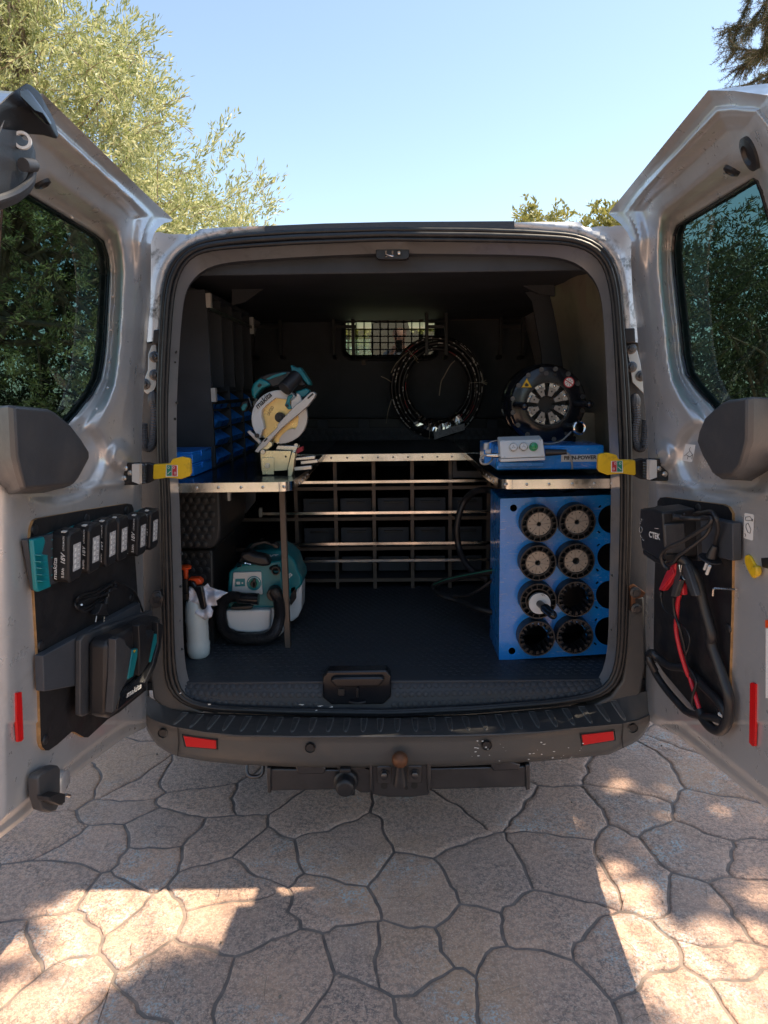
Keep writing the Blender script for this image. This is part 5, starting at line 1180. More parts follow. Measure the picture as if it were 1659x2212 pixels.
for j in range(4):
    for i in range(3):
        for k in range(2):
            ya = ys3[i]+.045+k*.105; yb_ = ya+.085; zb_ = zs[j]-.003; H = (zs[1]-zs[0])*.86
            bn = thing('parts_bin', (XO, (ya+yb_)/2, zb_), '%s blue bin of the pair, %s column, %s row of the organiser' % (('nearer', 'farther')[k], coln[i], rowsn[3-j]), 'parts bin', 'blue parts bins in the organiser')
            m = MB(); t = .004; xo = XO+.004
            side = lambda y: [(-.92, y, zb_), (xo-.012, y, zb_), (xo, y, zb_+H*.40), (XO-.046, y, zb_+H), (-.92, y, zb_+H)]
            m.prism(side(ya), (0, t, 0)); m.prism(side(yb_-t), (0, t, 0)); m.bx(-.92, xo-.013, ya, yb_, zb_-.0005, zb_+.003)
            m.prism([(xo-.012, ya, zb_), (xo, ya, zb_+H*.38), (xo-.004, ya, zb_+H*.38), (xo-.016, ya, zb_+.002)], (0, yb_-ya, 0)); m.build('bin_shell', 'blue_plastic', bn)
# two blue cases
FR, BR = PZ(419, 1030, ZB), PZ(459, 1014, ZB); zt3 = PY(419, 976, FR[1])[2]; hc = (zt3-ZB-.002)/2
for k, lab in enumerate(('lower blue plastic case of the two stacked at the left end of the bench', 'upper blue plastic case of the two, at the left end of the bench')):
    z0_ = ZB+.002+hc*k; cs = thing('blue_case', (-.74, 2.5, z0_), lab, 'case', 'two stacked blue cases')
    fp_ = [(-.84, FR[1]-.004, z0_), (FR[0], FR[1], z0_), (BR[0], BR[1], z0_), (-.84, BR[1], z0_)]
    m = MB(); m.prism(fp_, (0, 0, hc*.80)); m.build('case_body', 'blue_plastic', cs, bevel=.004)
    m = MB(); m.prism([(x, y+.001, z_+hc*.80) for x, y, z_ in fp_], (0, 0, hc*.17)); m.build('case_lid', 'blue_plastic', cs, bevel=.003)
    c_ = (np.array(FR)+np.array(BR))/2; m = MB(); m.box((c_[0]+.001, c_[1], z0_+hc*.70), (.006, .045, hc*.45)); m.build('case_latch', 'blue_plastic', cs, bevel=.002)

# ================================================================== WALL RAIL, HOOKS, HOSE
YW = YBK-.03
ral = thing('wall_rail', tuple(PY(860, 688, YW)), 'brushed metal rail fixed across the bulkhead at window height', 'rail')
for a, b in ((608, 718), (776, 914), (968, 1082)):
    m = MB(); slab(m, [(a, 681), (b, 679), (b, 696 if a == 776 else 691), (a, 695 if a == 776 else 692)], YW, .01); m.build('rail_section', 'brown_frame' if a != 776 else 'die_metal', ral)
for px in (775, 911):
    m = MB(); m.tube([PY(px, 674, YW-.02), PY(px, 696, YW-.02)], .012, 10); m.ball(PY(px, 673, YW-.03), .008, 8); m.build('rail_clamp', 'brown_frame', ral)
YH = 4.02
for i, (xa, xb, lab) in enumerate(((542, 611, 'at the left end of the rail'), (717, 768, 'just left of the bulkhead window'), (918, 969, 'right of the window, carrying the hose coil'), (1078, 1135, 'at the right end of the rail, empty'))):
    hk = thing('double_hook', tuple(PY((xa+xb)/2, 680, YW)), 'black two-armed hook '+lab, 'hook', 'hooks on the bulkhead rail')
    m = MB(); slab(m, [(xa, 672), (xb, 671), (xb, 697), (xa, 698)], YW-.012, .01); m.build('hook_plate', 'black_plastic', hk, bevel=.002)
    many('bolt', lambda mb: mb.lathe([(.010, 0), (.009, .006)], (0, 0, 0), (0, -1, 0), 6), [PY(xa+(xb-xa)*f, 684, YW-.013) for f in (.32, .68)], 'dark_steel', hk)
    m = MB(); slab(m, [(xa, 702), (xb, 702), (xb, 709), (xa, 709)], YH+.02 if i == 2 else YW-.10, .012); m.build('hook_crossbar', 'black_plastic', hk)
    for x in (xa+4, xb-5):
        yq = YH if i == 2 else YW-.12
        x0 = PY(x, 740, yq)[0]; zt2 = PY(x, 676, YW)[2]; zb2 = PY(x, 775, yq)[2]
        m = MB(); m.prism([(x0-.010, yq, zt2), (x0-.010, yq, zb2+.02), (x0-.010, yq+.04, zb2), (x0-.010, yq+.14, zb2+.0), (x0-.010, yq+.14, zb2+.02), (x0-.010, yq+.045, zb2+.02), (x0-.010, yq+.014, zb2+.04), (x0-.010, yq+.012, zt2-.02), (x0-.010, YW, zt2-.02), (x0-.010, YW, zt2)], (.020, 0, 0)); m.build('hook_arm', 'black_plastic', hk, bevel=.002)
hz_ = thing('hose_coil', tuple(PY(944, 840, 4.1)), 'coil of black hydraulic hose with white and red print hanging on a hook', 'hose')
cx_, cz_ = PY(944, 836, 4.12)[0], PY(944, 838, 4.12)[2]
mk, rd = MB(), MB()
lay = [(.252, .280, .00), (.238, .266, .02), (.224, .250, -.01), (.209, .236, .015), (.196, .222, -.015), (.183, .208, .01), (.245, .262, .045), (.205, .225, .05), (.262, .288, .03)]
for i, (rx, rz, dy) in enumerate(lay):
    ph = rng.uniform(0, 6.28); ex, ez = rng.normal(scale=.006, size=2)
    fn = lambda a, rx=rx, rz=rz, dy=dy, ph=ph, ex=ex, ez=ez: np.array([cx_+ex+rx*math.cos(a)*(1+.015*math.sin(2*a+ph)), 4.09+dy+.012*math.sin(a+ph), cz_+ez+rz*math.sin(a)*(1+.015*math.sin(3*a+ph))-.008*i*0])
    m = MB(); m.tube([fn(a) for a in np.linspace(0, 2*math.pi, 72, endpoint=False)], .0108, 8, closed=True); m.build('hose_turn', 'cord', hz_, smooth=60)
    a = ph
    while a < ph+6.28:
        r_ = rng.random(); tgt, ln = (rd, .22) if r_ < .22 else (mk, rng.choice([.05, .05, .12]))
        if r_ > .12:
            rr2 = .0042 if tgt is mk else .0035
            tgt.tube([fn(b)+np.array([0, -.0078, 0]) for b in np.linspace(a, a+ln, 4)], rr2 if rng.random() < .6 else rr2*.6, 5)
        a += ln+rng.choice([.02, .02, .04, .07])
o = mk.build('hose_print', 'white_print', hz_, smooth=0); o['kind'] = 'stuff'
o = rd.build('hose_print', 'red_print', hz_, smooth=0); o['kind'] = 'stuff'
wr = MB(); rowsw = []
for k, a in enumerate(np.linspace(math.radians(232), math.radians(312), 22)):
    c = np.array([cx_+.212*math.cos(a), 4.08, cz_+.238*math.sin(a)]); u = np.array([math.cos(a), 0, math.sin(a)]); 
    rowsw.append([c+u*.052*math.cos(b)+np.array([0, -1, 0])*.040*math.sin(b)+rng.normal(scale=.0028, size=3) for b in np.linspace(0, 2*math.pi, 14, endpoint=False)])
wr.rows(rowsw, close=True); wr.build('plastic_wrap', 'chrome', hz_, smooth=0)
q = P3(zD, [(925, 1295), (1180, 1220), (1180, 1275), (930, 1355)], 4.02); quad('paper_label', q, 'grey_print', hz_)
def tie(pts_, y, r=.0022):
    m = MB(); wire(m, P3(zD, pts_, y), r, 5, 5); m.build('binding_string', 'string', hz_)
tie([(570, 800), (600, 740), (660, 670), (710, 630)], 4.0); tie([(700, 600), (740, 640), (780, 700), (800, 715)], 4.0); tie([(720, 640), (770, 660), (790, 690)], 3.99)
tie([(1100, 700), (1060, 740), (1010, 830), (985, 880), (970, 990)], 4.0, .003); tie([(1225, 885), (1290, 880), (1370, 885)], 4.0); tie([(1320, 800), (1335, 880), (1325, 840)], 4.0); tie([(1330, 880), (1360, 860)], 4.0); tie([(1330, 885), (1365, 900)], 4.0)
tie([(575, 1020), (545, 1120), (530, 1220)], 4.05); tie([(485, 830), (530, 850), (572, 878)], 4.05); tie([(880, 1215), (890, 1290), (885, 1350)], 4.0)

# ================================================================== CIRCULAR SAW IN ITS BRACKET
YS = 2.50
def cslab(mb, f, pts, y, d): return mb.prism(P3(f, pts, y), (0, d, 0))
def ccyl(mb, f, x, y, r, Y, d, n=30, r2=None):
    c = PY(*f(x, y), Y); k = rpx(*f(x, y), r*.26, Y); mb.lathe([(k, 0), (k if r2 is None else k*r2, d)], c, (0, -1, 0), n); return c, k
sw = thing('circular_saw', tuple(PY(*zC(1040, 750), YS)), 'teal and white cordless circular saw standing tilted in a metal bracket', 'circular saw')
m = MB(); ccyl(m, zC, 1045, 540, 205, YS+.012, .003, 60); bld = m.build('saw_blade', 'gold', sw)
m = MB()
c0 = PY(*zC(1045, 540), YS+.0115); k0 = rpx(*zC(1045, 540), 205*.26, YS)
for k in range(40):
    a = 2*math.pi*k/40; u = np.array([math.cos(a), 0, math.sin(a)]); v_ = np.array([-math.sin(a), 0, math.cos(a)])
    m.prism([c0+u*k0*.97, c0+u*(k0+.005)+v_*.003, c0+u*k0*.97+v_*.009], (0, -.003, 0))
o = m.build('saw_teeth', 'steel', bld, smooth=0)
# upper guard (outer half ring)
def ringpoly(cx, cy, r0, r1, a0, a1, n=40): return arc((cx, cy), r1, a0, a1, n)+arc((cx, cy), r0, a1, a0, n)
m = MB(); g1 = arc((1045, 540), 234, 88, 226, 34)+[(905, 640), (920, 628), (905, 560), (893, 520), (900, 470), (935, 430), (975, 402), (1010, 372), (1060, 378), (1150, 392), (1195, 372), (1155, 335), (1100, 305)]
cslab(m, zC, g1, YS-.03, .055); m.build('upper_guard', 'white_plastic', sw, bevel=.003)
m = MB(); cslab(m, zC, arc((1045, 540), 212, 110, 170, 16)+[(870, 480), (900, 420), (955, 360), (985, 340)], YS-.0325, .003); m.build('guard_plate', 'white_plastic', sw, bevel=.001)
m = MB(); g2 = arc((1055, 528), 222, -96, 32, 34)+[(1225, 405), (1195, 500), (1205, 540), (1195, 600), (1175, 632), (1150, 625), (1110, 640), (1065, 680), (1045, 710), (1040, 745)]
cslab(m, zC, g2, YS-.015, .030); m.build('lower_guard', 'guard_grey', sw, bevel=.003)
m = MB(); ccyl(m, zC, 1052, 532, 42, YS-.002, .012, 26); ccyl(m, zC, 1052, 532, 22, YS-.014, .006, 6); m.build('blade_bolt', 'black_plastic', sw, bevel=.001)
m = MB(); cslab(m, zC, [(838, 815), (870, 828), (895, 800), (935, 770), (990, 700), (1060, 625), (1280, 440), (1335, 370), (1348, 335), (1325, 320), (1300, 325), (1240, 385), (1180, 430), (1030, 590), (1025, 618), (940, 700), (915, 715)], YS-.060, .045); m.build('base_plate', 'guard_grey', sw, bevel=.002)
m = MB(); cslab(m, zC, [(915, 730), (940, 705), (948, 712), (922, 738)], YS-.062, .003); cslab(m, zC, [(1275, 372), (1320, 330), (1330, 340), (1285, 380)], YS-.062, .003); m.build('base_slot', 'black_print', sw)
m = MB(); cslab(m, zC, [(775, 655), (795, 640), (850, 690), (892, 738), (880, 760), (830, 710)], YS-.05, .02); m.build('bevel_quadrant', 'guard_grey', sw, bevel=.002)
m = MB(); ccyl(m, zC, 862, 683, 18, YS-.055, .012, 12); m.build('quadrant_nut', 'black_plastic', sw)
m = MB(); ccyl(m, zC, 1110, 435, 12, YS-.05, .01, 12); m.build('lever_screw', 'black_plastic', sw)
m = MB(); cslab(m, zC, [(1140, 395), (1185, 355), (1185, 325), (1215, 345), (1235, 395), (1200, 440), (1160, 470), (1140, 455)], YS-.045, .03); m.build('base_hinge', 'guard_grey', sw, bevel=.003)
# motor, handle, battery shoe
m = MB(); cslab(m, zC, [(808, 300), (830, 250), (880, 205), (940, 230), (975, 262), (900, 290), (850, 345), (838, 385), (815, 350)], YS-.02, .09); m.build('motor_housing', 'teal', sw, bevel=.010, seg=3)
m = MB(); cslab(m, zC, [(862, 268), (880, 250), (898, 258), (895, 272), (868, 284)], YS-.022, .004); m.build('vent_recess', 'black_print', sw)
m = MB(); cslab(m, zC, [(845, 240), (880, 195), (950, 170), (1020, 155), (1100, 145), (1140, 150), (1160, 190), (1150, 230), (1080, 255), (985, 285), (950, 245), (900, 215)], YS-.01, .065); m.build('handle', 'black_plastic', sw, bevel=.012, seg=3)
m = MB(); cslab(m, zC, [(930, 215), (985, 185), (1075, 158), (1105, 160), (1100, 172), (1010, 200), (955, 222)], YS-.014, .004); m.build('handle_inlay', 'teal_light', sw, bevel=.001)
m = MB(); m.cyl(PY(*zC(1085, 300), YS-.07), PY(*zC(1195, 185), YS-.03), .026, .024, 20); m.build('motor_cap', 'black_plastic', sw, bevel=.003)
m = MB(); cslab(m, zC, [(1135, 100), (1150, 98), (1165, 115), (1195, 120), (1215, 115), (1240, 150), (1300, 240), (1302, 268), (1280, 262), (1210, 180), (1150, 160)], YS+.0, .07); m.build('battery_shoe', 'teal', sw, bevel=.003)
m = MB(); cslab(m, zC, [(1165, 165), (1210, 185), (1265, 262), (1240, 280), (1190, 270), (1150, 215)], YS-.005, .06); m.build('shoe_body', 'black_plastic', sw, bevel=.006)
m = MB(); cslab(m, zC, [(1175, 320), (1240, 300), (1270, 290), (1300, 315), (1265, 355), (1225, 368)], YS-.03, .05); m.build('depth_lever', 'teal', sw, bevel=.004)
m = MB(); cslab(m, zC, [(1100, 400), (1115, 355), (1145, 340), (1158, 355), (1135, 385), (1128, 415), (1150, 460), (1120, 470), (1088, 435)], YS-.048, .012); m.build('guard_lever', 'teal_light', sw, bevel=.003)
m = MB(); cslab(m, zC, [(718, 440), (735, 405), (765, 392), (785, 400), (788, 440), (770, 480), (740, 492), (722, 475)], YS+.03, .04); m.build('front_grip', 'black_plastic', sw, bevel=.012, seg=3)
m = MB(); cslab(m, zC, [(725, 450), (745, 420), (775, 415), (778, 435), (755, 475), (735, 478)], YS+.026, .004); m.build('grip_inlay', 'teal_light', sw, bevel=.003)
m = MB(); wire(m, P3(zC, [(790, 370), (805, 420), (815, 450)], YS), .003, 6); m.build('hook_wire', 'dark_steel', sw)
o_ = PY(*zC(868, 465), YS-.0345); ri = PY(*zC(988, 352), YS-.0345)-o_; up_ = np.cross(np.array([0, -1, 0]), nrm(ri))
text('lettering', 'makita', o_, ri, up_, np.linalg.norm(ri), .020, 'black_print', sw, shear=.2, bold=.02)
o_ = PY(*zC(842, 590), YS-.0312); ri = PY(*zC(888, 560), YS-.0312)-o_; text('lettering', '185mm', o_, ri, np.cross(np.array([0, -1, 0]), nrm(ri)), np.linalg.norm(ri), .010, 'black_print', sw) if 0 else None
o_ = PY(*zC(962, 520), YS+.0082); ri = PY(*zC(1002, 448), YS+.0082)-o_; text('lettering', 'UNITED', o_, ri, np.cross(np.array([0, -1, 0]), nrm(ri)), np.linalg.norm(ri), .011, 'brown_frame', bld, bold=.01)
# bracket
br = thing('saw_bracket', tuple(PY(*zC(1000, 1000), YS)), 'zinc plated steel bracket clamping the circular saw to the left bench', 'bracket')
m = MB(); cslab(m, zC, [(885, 808), (1145, 812), (1110, 972), (1000, 980), (895, 975)], YS-.055, .003); m.build('side_plate', 'zinc', br, bevel=.001)
m = MB(); cslab(m, zC, [(893, 868), (1000, 868), (1000, 1008), (902, 1008)], YS-.062, .005); m.build('foot_plate', 'zinc', br, bevel=.001)
m = MB(); cslab(m, zC, [(925, 745), (955, 728), (985, 745), (985, 770), (950, 800), (900, 805), (885, 815)], YS-.05, .03); m.build('jaw', 'zinc', br, bevel=.002)
m = MB(); cslab(m, zC, [(1010, 800), (1030, 765), (1200, 770), (1180, 820), (1145, 812)], YS-.03, .06); m.build('channel', 'steel', br, bevel=.002)
m = MB(); cslab(m, zC, [(1185, 800), (1235, 775), (1240, 810), (1190, 835)], YS-.02, .04); m.build('red_pad', 'red_print', br)
m = MB(); cslab(m, zC, [(1112, 955), (1150, 815), (1178, 830), (1172, 880), (1160, 985), (1142, 1042), (1115, 1035)], YS-.075, .05); m.build('end_cheek', 'zinc', br, bevel=.002)
for c_, r_ in (((945, 934), 22), ((908, 820), 20)):
    m = MB(); ccyl(m, zC, *c_, r_, YS-.0625, .006, 22); m.build('bolt', 'steel', br, bevel=.001)
m = MB(); ccyl(m, zC, 1098, 858, 8, YS-.0560, .0006, 12); m.build('plate_hole', 'black_print', br)
for q in ([(1175, 868), (1340, 850), (1340, 880), (1180, 892)], [(1220, 895), (1362, 880), (1365, 910), (1222, 925)], [(1165, 945), (1310, 932), (1314, 965), (1168, 978)]):
    m = MB(); cslab(m, zC, q, YS-.065+.012*(q[0][0] > 1200), .018); m.build('clamp_rod', 'steel', br, bevel=.002)
m = MB(); ccyl(m, zC, 1188, 763, 16, YS-.01, .014, 12); m.build('wing_nut', 'steel', br)

# ================================================================== HOSE CRIMPER ON THE RIGHT BENCH
YC = 2.52
cp = thing('hose_crimper', tuple(PY(*zE(725, 960), YC)), 'black round hydraulic hose crimping press on a blue base, right bench', 'crimping machine')
def E_(x, y, Y=YC): return PY(*zE(x, y), Y)
kc = lambda r, Y=YC: rpx(*zE(725, 420), r*.26, Y)
c = E_(725, 420)
m = MB(); m.lathe([(kc(178), .002), (kc(180), .004), (kc(300), .006), (kc(314), .0), (kc(318), -.012), (kc(318), -.05), (kc(330), -.055), (kc(334), -.16), (kc(300), -.19), (kc(178), -.19), (kc(178), .002)], c, (0, -1, 0), 72, cap=False)
m.build('crimper_head', 'gloss_black', cp, smooth=50)
m = MB(); m.lathe([(kc(176), -.05), (kc(176), .003), (kc(186), .003), (kc(186), -.05)], c, (0, -1, 0), 48, cap=False); m.build('die_ring', 'dark_steel', cp)
bolts = [(669, 135), (786, 130), (892, 172), (972, 252), (1013, 360), (1011, 475), (880, 665), (773, 714), (554, 675), (475, 597), (432, 492), (432, 377), (480, 267), (561, 183)]
for x, y in bolts:
    p = E_(x, y, YC-.006); m = MB(); m.lathe([(.0085, 0), (.0085, .004), (.0050, .004), (.0048, .001), (.0004, .001)], (0, 0, 0), (0, -1, 0), 14, cap=False); link('bolt', m.mesh('bolt', 'dark_steel', smooth=40), cp, p)
m = MB(); m.lathe([(kc(20), 0), (kc(20), .001)], E_(711, 166, YC-.006), (0, -1, 0), 18); m.build('sight_plug', 'grey_plastic', cp)
m = MB(); m.lathe([(kc(13), 0), (kc(13), .001)], E_(778, 180, YC-.006), (0, -1, 0), 14); m.build('head_hole', 'black_print', cp)
m = MB(); m.lathe([(kc(176), 0), (kc(176), .002)], E_(725, 420, YC+.05), (0, -1, 0), 40); m.build('throat', 'black_print', cp)
def sector(c, r0, r1, a0, a1, n=6): 
    return [c+np.array([r1*math.cos(a), 0, r1*math.sin(a)]) for a in np.linspace(a0, a1, n)]+[c+np.array([r0*math.cos(a), 0, r0*math.sin(a)]) for a in np.linspace(a1, a0, n)]
cd = E_(712, 424)
for k in range(8):
    a = math.radians(22.5+45*k+2); g0 = math.radians(15.5)
    m = MB(); m.prism(sector(c+np.array([0, .012, 0]), kc(120), kc(174), a-g0, a+g0), (0, .05, 0)); shoe = m.build('die_shoe', 'steel', cp, bevel=.001)
    m = MB(); m.prism(sector(cd+np.array([0, -.002, 0]), kc(70), kc(142), a-math.radians(13.5), a+math.radians(13.5)), (0, .06, 0)); dd = m.build('crimping_die', 'die_metal', cp, bevel=.001)
    p = cd+np.array([kc(112)*math.cos(a), -.0025, kc(112)*math.sin(a)]); m = MB(); m.lathe([(.0032, 0), (.0032, .0006)], p, (0, -1, 0), 10); m.build('die_hole', 'black_print', dd)
    p = c+np.array([kc(157)*math.cos(a), .011, kc(157)*math.sin(a)]); m = MB(); m.lathe([(.0058, 0), (.0058, .002), (.0035, .006), (.0004, .007)], p, (0, -1, 0), 10, cap=False); m.build('die_pin', 'chrome', shoe)
for (x0, y0), (x1, y1), r_ in (((455, 430), (530, 440), 30), ((955, 420), (1070, 423), 28)):
    m = MB(); m.cyl(E_(x0, y0, YC-.004), E_(x1, y1, YC-.075), kc(r_), kc(r_*.95), 20); m.ball(E_(x1, y1, YC-.075), kc(r_*1.12), 16); m.build('handle_knob', 'gloss_black', cp, smooth=60)
m = MB(); a = E_(885, 618, YC-.002); b = E_(975, 618, YC-.07); m.cyl(a, b, kc(42), kc(42), 24); m.build('cylinder_barrel', 'gloss_black', cp)
m = MB(); ax_ = nrm(b-a); m.lathe([(kc(44), -.004), (kc(56), 0), (kc(58), .010), (kc(50), .013), (kc(44), .010), (kc(30), .009), (kc(0)+.0004, .009)], b, ax_, 32, cap=False); m.build('cylinder_cap', 'chrome', cp)
sg = quad('warning_sign', [E_(x, y, YC-.0078) for x, y in ((502, 285), (593, 285), (548, 206))], 'yellow', cp)
m = MB(); m.tube([E_(x, y, YC-.0085) for x, y in ((505, 283), (590, 283), (548, 209))], .0008, 4, closed=True); m.prism([E_(x, y, YC-.0082) for x, y in ((530, 262), (545, 245), (565, 262), (560, 275), (535, 276))], (0, -.0004, 0)); m.build('sign_print', 'black_print', sg)
cc_ = E_(899, 241, YC-.0078); kr = kc(44)
sg = quad('prohibition_sign', [cc_+np.array([kr*math.cos(a), 0, kr*math.sin(a)]) for a in np.linspace(0, 6.28, 30, endpoint=False)], 'red_print', cp)
quad('sign_field', [cc_+np.array([kr*.80*math.cos(a), -.0006, kr*.80*math.sin(a)]) for a in np.linspace(0, 6.28, 28, endpoint=False)], 'white', sg)
m = MB(); u = np.array([math.cos(.6), 0, -math.sin(.6)]); v_ = np.array([math.sin(.6), 0, math.cos(.6)]); m.add([cc_+np.array([0, -.0016, 0])+u*x*kr*.85+v_*y*kr*.09 for x, y in ((-1, -1), (1, -1), (1, 1), (-1, 1))], [(0, 1, 2, 3)]); m.build('sign_bar', 'red_print', sg)
m = MB()
for k in range(8):
    if k % 2 == 0 or 1: m.tube([cc_+np.array([0, -.001, 0])+np.array([kr*f*math.cos(k*.785+.3*f), 0, kr*f*math.sin(k*.785+.3*f)]) for f in (.28, .5, .72)], .0007, 4)
m.build('sign_print', 'black_print', sg)
# blue base
ZB1 = ZB+.003
base = MB(); fr0 = PY(*zE(295, 968), 2.33); 
yb0 = 2.36
base.prism([PY(*zE(300, 770), yb0), PY(*zE(1192, 762), yb0), PY(*zE(1196, 965), yb0), PY(*zE(295, 972), yb0)], (0, .28, 0)); bo = base.build('base_box', 'blue_paint', cp, bevel=.006, seg=3)
m = MB(); m.prism([PY(*zE(192, 742), yb0+.14), PY(*zE(310, 742), yb0+.14), PY(*zE(310, 930), yb0+.14), PY(*zE(195, 925), yb0+.14)], (0, .12, 0)); m.build('base_side', 'blue_paint', cp, bevel=.004)
m = MB(); m.prism([PY(*zE(310, 905), yb0-.02), PY(*zE(693, 905), yb0-.02), PY(*zE(690, 940), yb0-.02), PY(*zE(312, 945), yb0-.02)], (0, .04, 0)); m.build('control_shelf', 'blue_paint', cp, bevel=.002)
m = MB(); m.bx(PY(*zE(560, 760), 2.5)[0], PY(*zE(980, 760), 2.5)[0], YC+.02, YC+.15, PY(*zE(560, 775), 2.5)[2], PY(*zE(560, 700), 2.5)[2]); m.build('head_foot', 'gloss_black', cp, bevel=.004)
lp_ = quad('name_plate', [PY(*zE(*p), yb0-.0008) for p in ((833, 902), (1150, 900), (1150, 840), (835, 843))], 'light_grey', bo)
o_ = PY(*zE(858, 886), yb0-.0016); ri = PY(*zE(1128, 880), yb0-.0016)-o_; text('lettering', 'FINN-POWER', o_, ri, (0, 0, 1), np.linalg.norm(ri), PY(*zE(858, 852), yb0)[2]-o_[2], 'black_print', lp_, bold=.03) 
# control box
cb_ = thing('control_box', tuple(PY(*zE(510, 900), 2.30)), 'light grey push-button box with two white buttons and one green, leaning on the blue base', 'control box')
yq = 2.30
def tiltb(x, y, d=0):    # face leans back
    p = PY(*zE(x, y), yq); p[1] += (p[2]-PY(*zE(500, 890), yq)[2])*.35+d; return PY(*zE(x, y), p[1])
m = MB(); q = [tiltb(322, 728), tiltb(683, 715), tiltb(703, 862), tiltb(330, 875)]; m.prism(q, (0, .055, .01)); m.build('box_body', 'white_plastic', cb_, bevel=.004, seg=3)
m = MB(); q = [tiltb(330, 877, .004), tiltb(703, 864, .004), tiltb(700, 888, .006), tiltb(332, 904, .006)]; m.prism(q, (0, .05, 0)); m.build('box_lower_edge', 'white_plastic', cb_, bevel=.002)
nb = np.array([0, -1, .35])/math.hypot(1, .35)
for x, y, mm in ((432, 780, 'white_plastic'), (516, 776, 'white_plastic'), (602, 772, 'green_lens')):
    p = tiltb(x, y+8); bt_ = MB(); k = kc(37, yq); bt_.lathe([(k, 0), (k, .010), (k*.86, .013)], p, nb, 26); cl2 = bt_.build('button_collar', 'chrome' if mm == 'white_plastic' else 'green_lens', cb_)
    bt_ = MB(); bt_.lathe([(k*.80, .010), (k*.80, .0150), (k*.7, .017 if mm != 'green_lens' else .020), (.0004, .0172 if mm != 'green_lens' else .024)], p, nb, 26, cap=False); b2 = bt_.build('button_face', mm, cb_, smooth=50)
    if mm != 'green_lens':
        s_ = MB(); rt = np.array([1, 0, 0]); uv = np.cross(nb, rt)*-1; pc_ = p+nb*.0178
        for ang in (90, 210, 330):
            d_ = rt*math.cos(math.radians(ang))+np.array([0, .33, .94])*math.sin(math.radians(ang)); s_.tube([pc_+d_*k*.1, pc_+d_*k*.42], .0007, 4)
        s_.build('button_symbol', 'black_print', b2)
for x, y in ((345, 732), (658, 722), (362, 860), (678, 850)):
    m = MB(); m.lathe([(.0032, -.001), (.0032, .0008)], tiltb(x, y), nb, 10); m.build('screw', 'steel', cb_)
m = MB(); a = tiltb(703, 825, .03); b = PY(*zE(880, 820), yq+.02); m.tube(spline([a, (a+b)/2, b], 6), .01, 14, radii=list(np.linspace(.0125, .008, 13))); m.build('connector', 'black_plastic', cb_)
m = MB(); a = tiltb(325, 850, .03); b = PY(*zE(212, 848), yq+.03); m.tube([a, (a+b)/2, b], .007, 12, radii=[.0085, .0075, .0045]); m.build('cable_gland', 'chrome', cb_)
def gcable(pts_, Y, r, label, m_='grey_cord', name='control_cable', par=None):
    mb = MB(); Yl = Y if isinstance(Y, (list, tuple)) else [Y]*len(pts_); wire(mb, [PY(*zE(*p), y) for p, y in zip(pts_, Yl)], r, 8)
    if par: return mb.build(name, m_, par)
    return topmesh(name, mb, m_, label, 'cable')
gcable([(878, 825), (905, 850), (922, 900), (926, 960)], [2.32, 2.32, 2.33, 2.34], .0035, 'short grey cable running from the black plug down in front of the crimper base')
gcable([(915, 655), (880, 690), (830, 730), (760, 750), (690, 752)], [2.46, 2.44, 2.42, 2.40, 2.38], .003, 'grey cable curving from the crimper cylinder to the control box')
gcable([(212, 845), (175, 860), (162, 890), (180, 918), (225, 918), (255, 890), (262, 870)], [2.33, 2.32, 2.31, 2.31, 2.32, 2.34, 2.36], .0035, 'looped grey cable at the left end of the control box')
gcable([(210, 790), (215, 765), (240, 740), (290, 727), (325, 726)], [2.42, 2.42, 2.41, 2.40, 2.38], .002, 'thin grey wire behind the left corner of the control box')
gcable([(915, 1085), (895, 1110), (850, 1118), (820, 1140)], [2.5, 2.5, 2.55, 2.6], .004, 'pale cable end hanging just under the right workbench')
m = MB(); m.lathe([(.010, 0), (.010, .02), (.006, .024)], PY(*zE(212, 800), 2.42), (0, 0, 1), 12); m.lathe([(.006, 0), (.012, .02)], PY(*zE(205, 815), 2.40), (1, -.3, -.1), 12); m.build('fitting', 'light_grey', cp)

# ================================================================== BLUE DIE RACK AND DIE SETS
yr0 = PZ(1200, 1424, FLOOR)[1]
dk = thing('die_rack', (.6, yr0+.1, FLOOR), 'bright blue steel rack with round holes for crimping dies, right side of the floor', 'tool rack')
HX = {}
c1, c2_, c3 = (655, 968, 1262), None, None
rowsy = [403, 724, 1035, 1345]
def HC(i, j, Y):    # centre of hole i (column), j (row) on the rack face
    x = [632, 948, 1258][i]-[0, 8, 19, 27][j]*1.0+[0, 0, 0][i]; y = [[395, 375, 357], [712, 695, 672], [1030, 1010, 985], [1345, 1325, 1287]][j][i]
    return x, y
m = MB()
outl = [(328, 187), (1420, 150), (1400, 1465), (316, 1530)]
holes = []
for i in range(3):
    for j in range(4):
        x, y = HC(i, j, 0); holes.append([(x+118*math.cos(a), y+118*math.sin(a)) for a in np.linspace(0, 2*math.pi, 30, endpoint=False)])
for x, y, r_ in ((438, 265, 30), (424, 1452, 29)): holes.append([(x+r_*math.cos(a), y+r_*math.sin(a)) for a in np.linspace(0, 2*math.pi, 16, endpoint=False)])
for x, y in ((1155, 252), (1147, 463), (1142, 572), (1134, 780), (1131, 885), (1126, 1090), (1122, 1192), (1116, 1392)):
    s_ = 1 if (y in (252, 572, 885, 1192)) else -1; u = np.array([.78, -.62*s_]); v_ = np.array([.62*s_, .78]); holes.append([tuple(np.array([x, y])+u*a*13+v_*b*7) for a, b in ((-1, -1), (1, -1), (1, 1), (-1, 1))])
V, Fc = cdt(outl, [h for h in holes], 40) if 0 else (None, None)
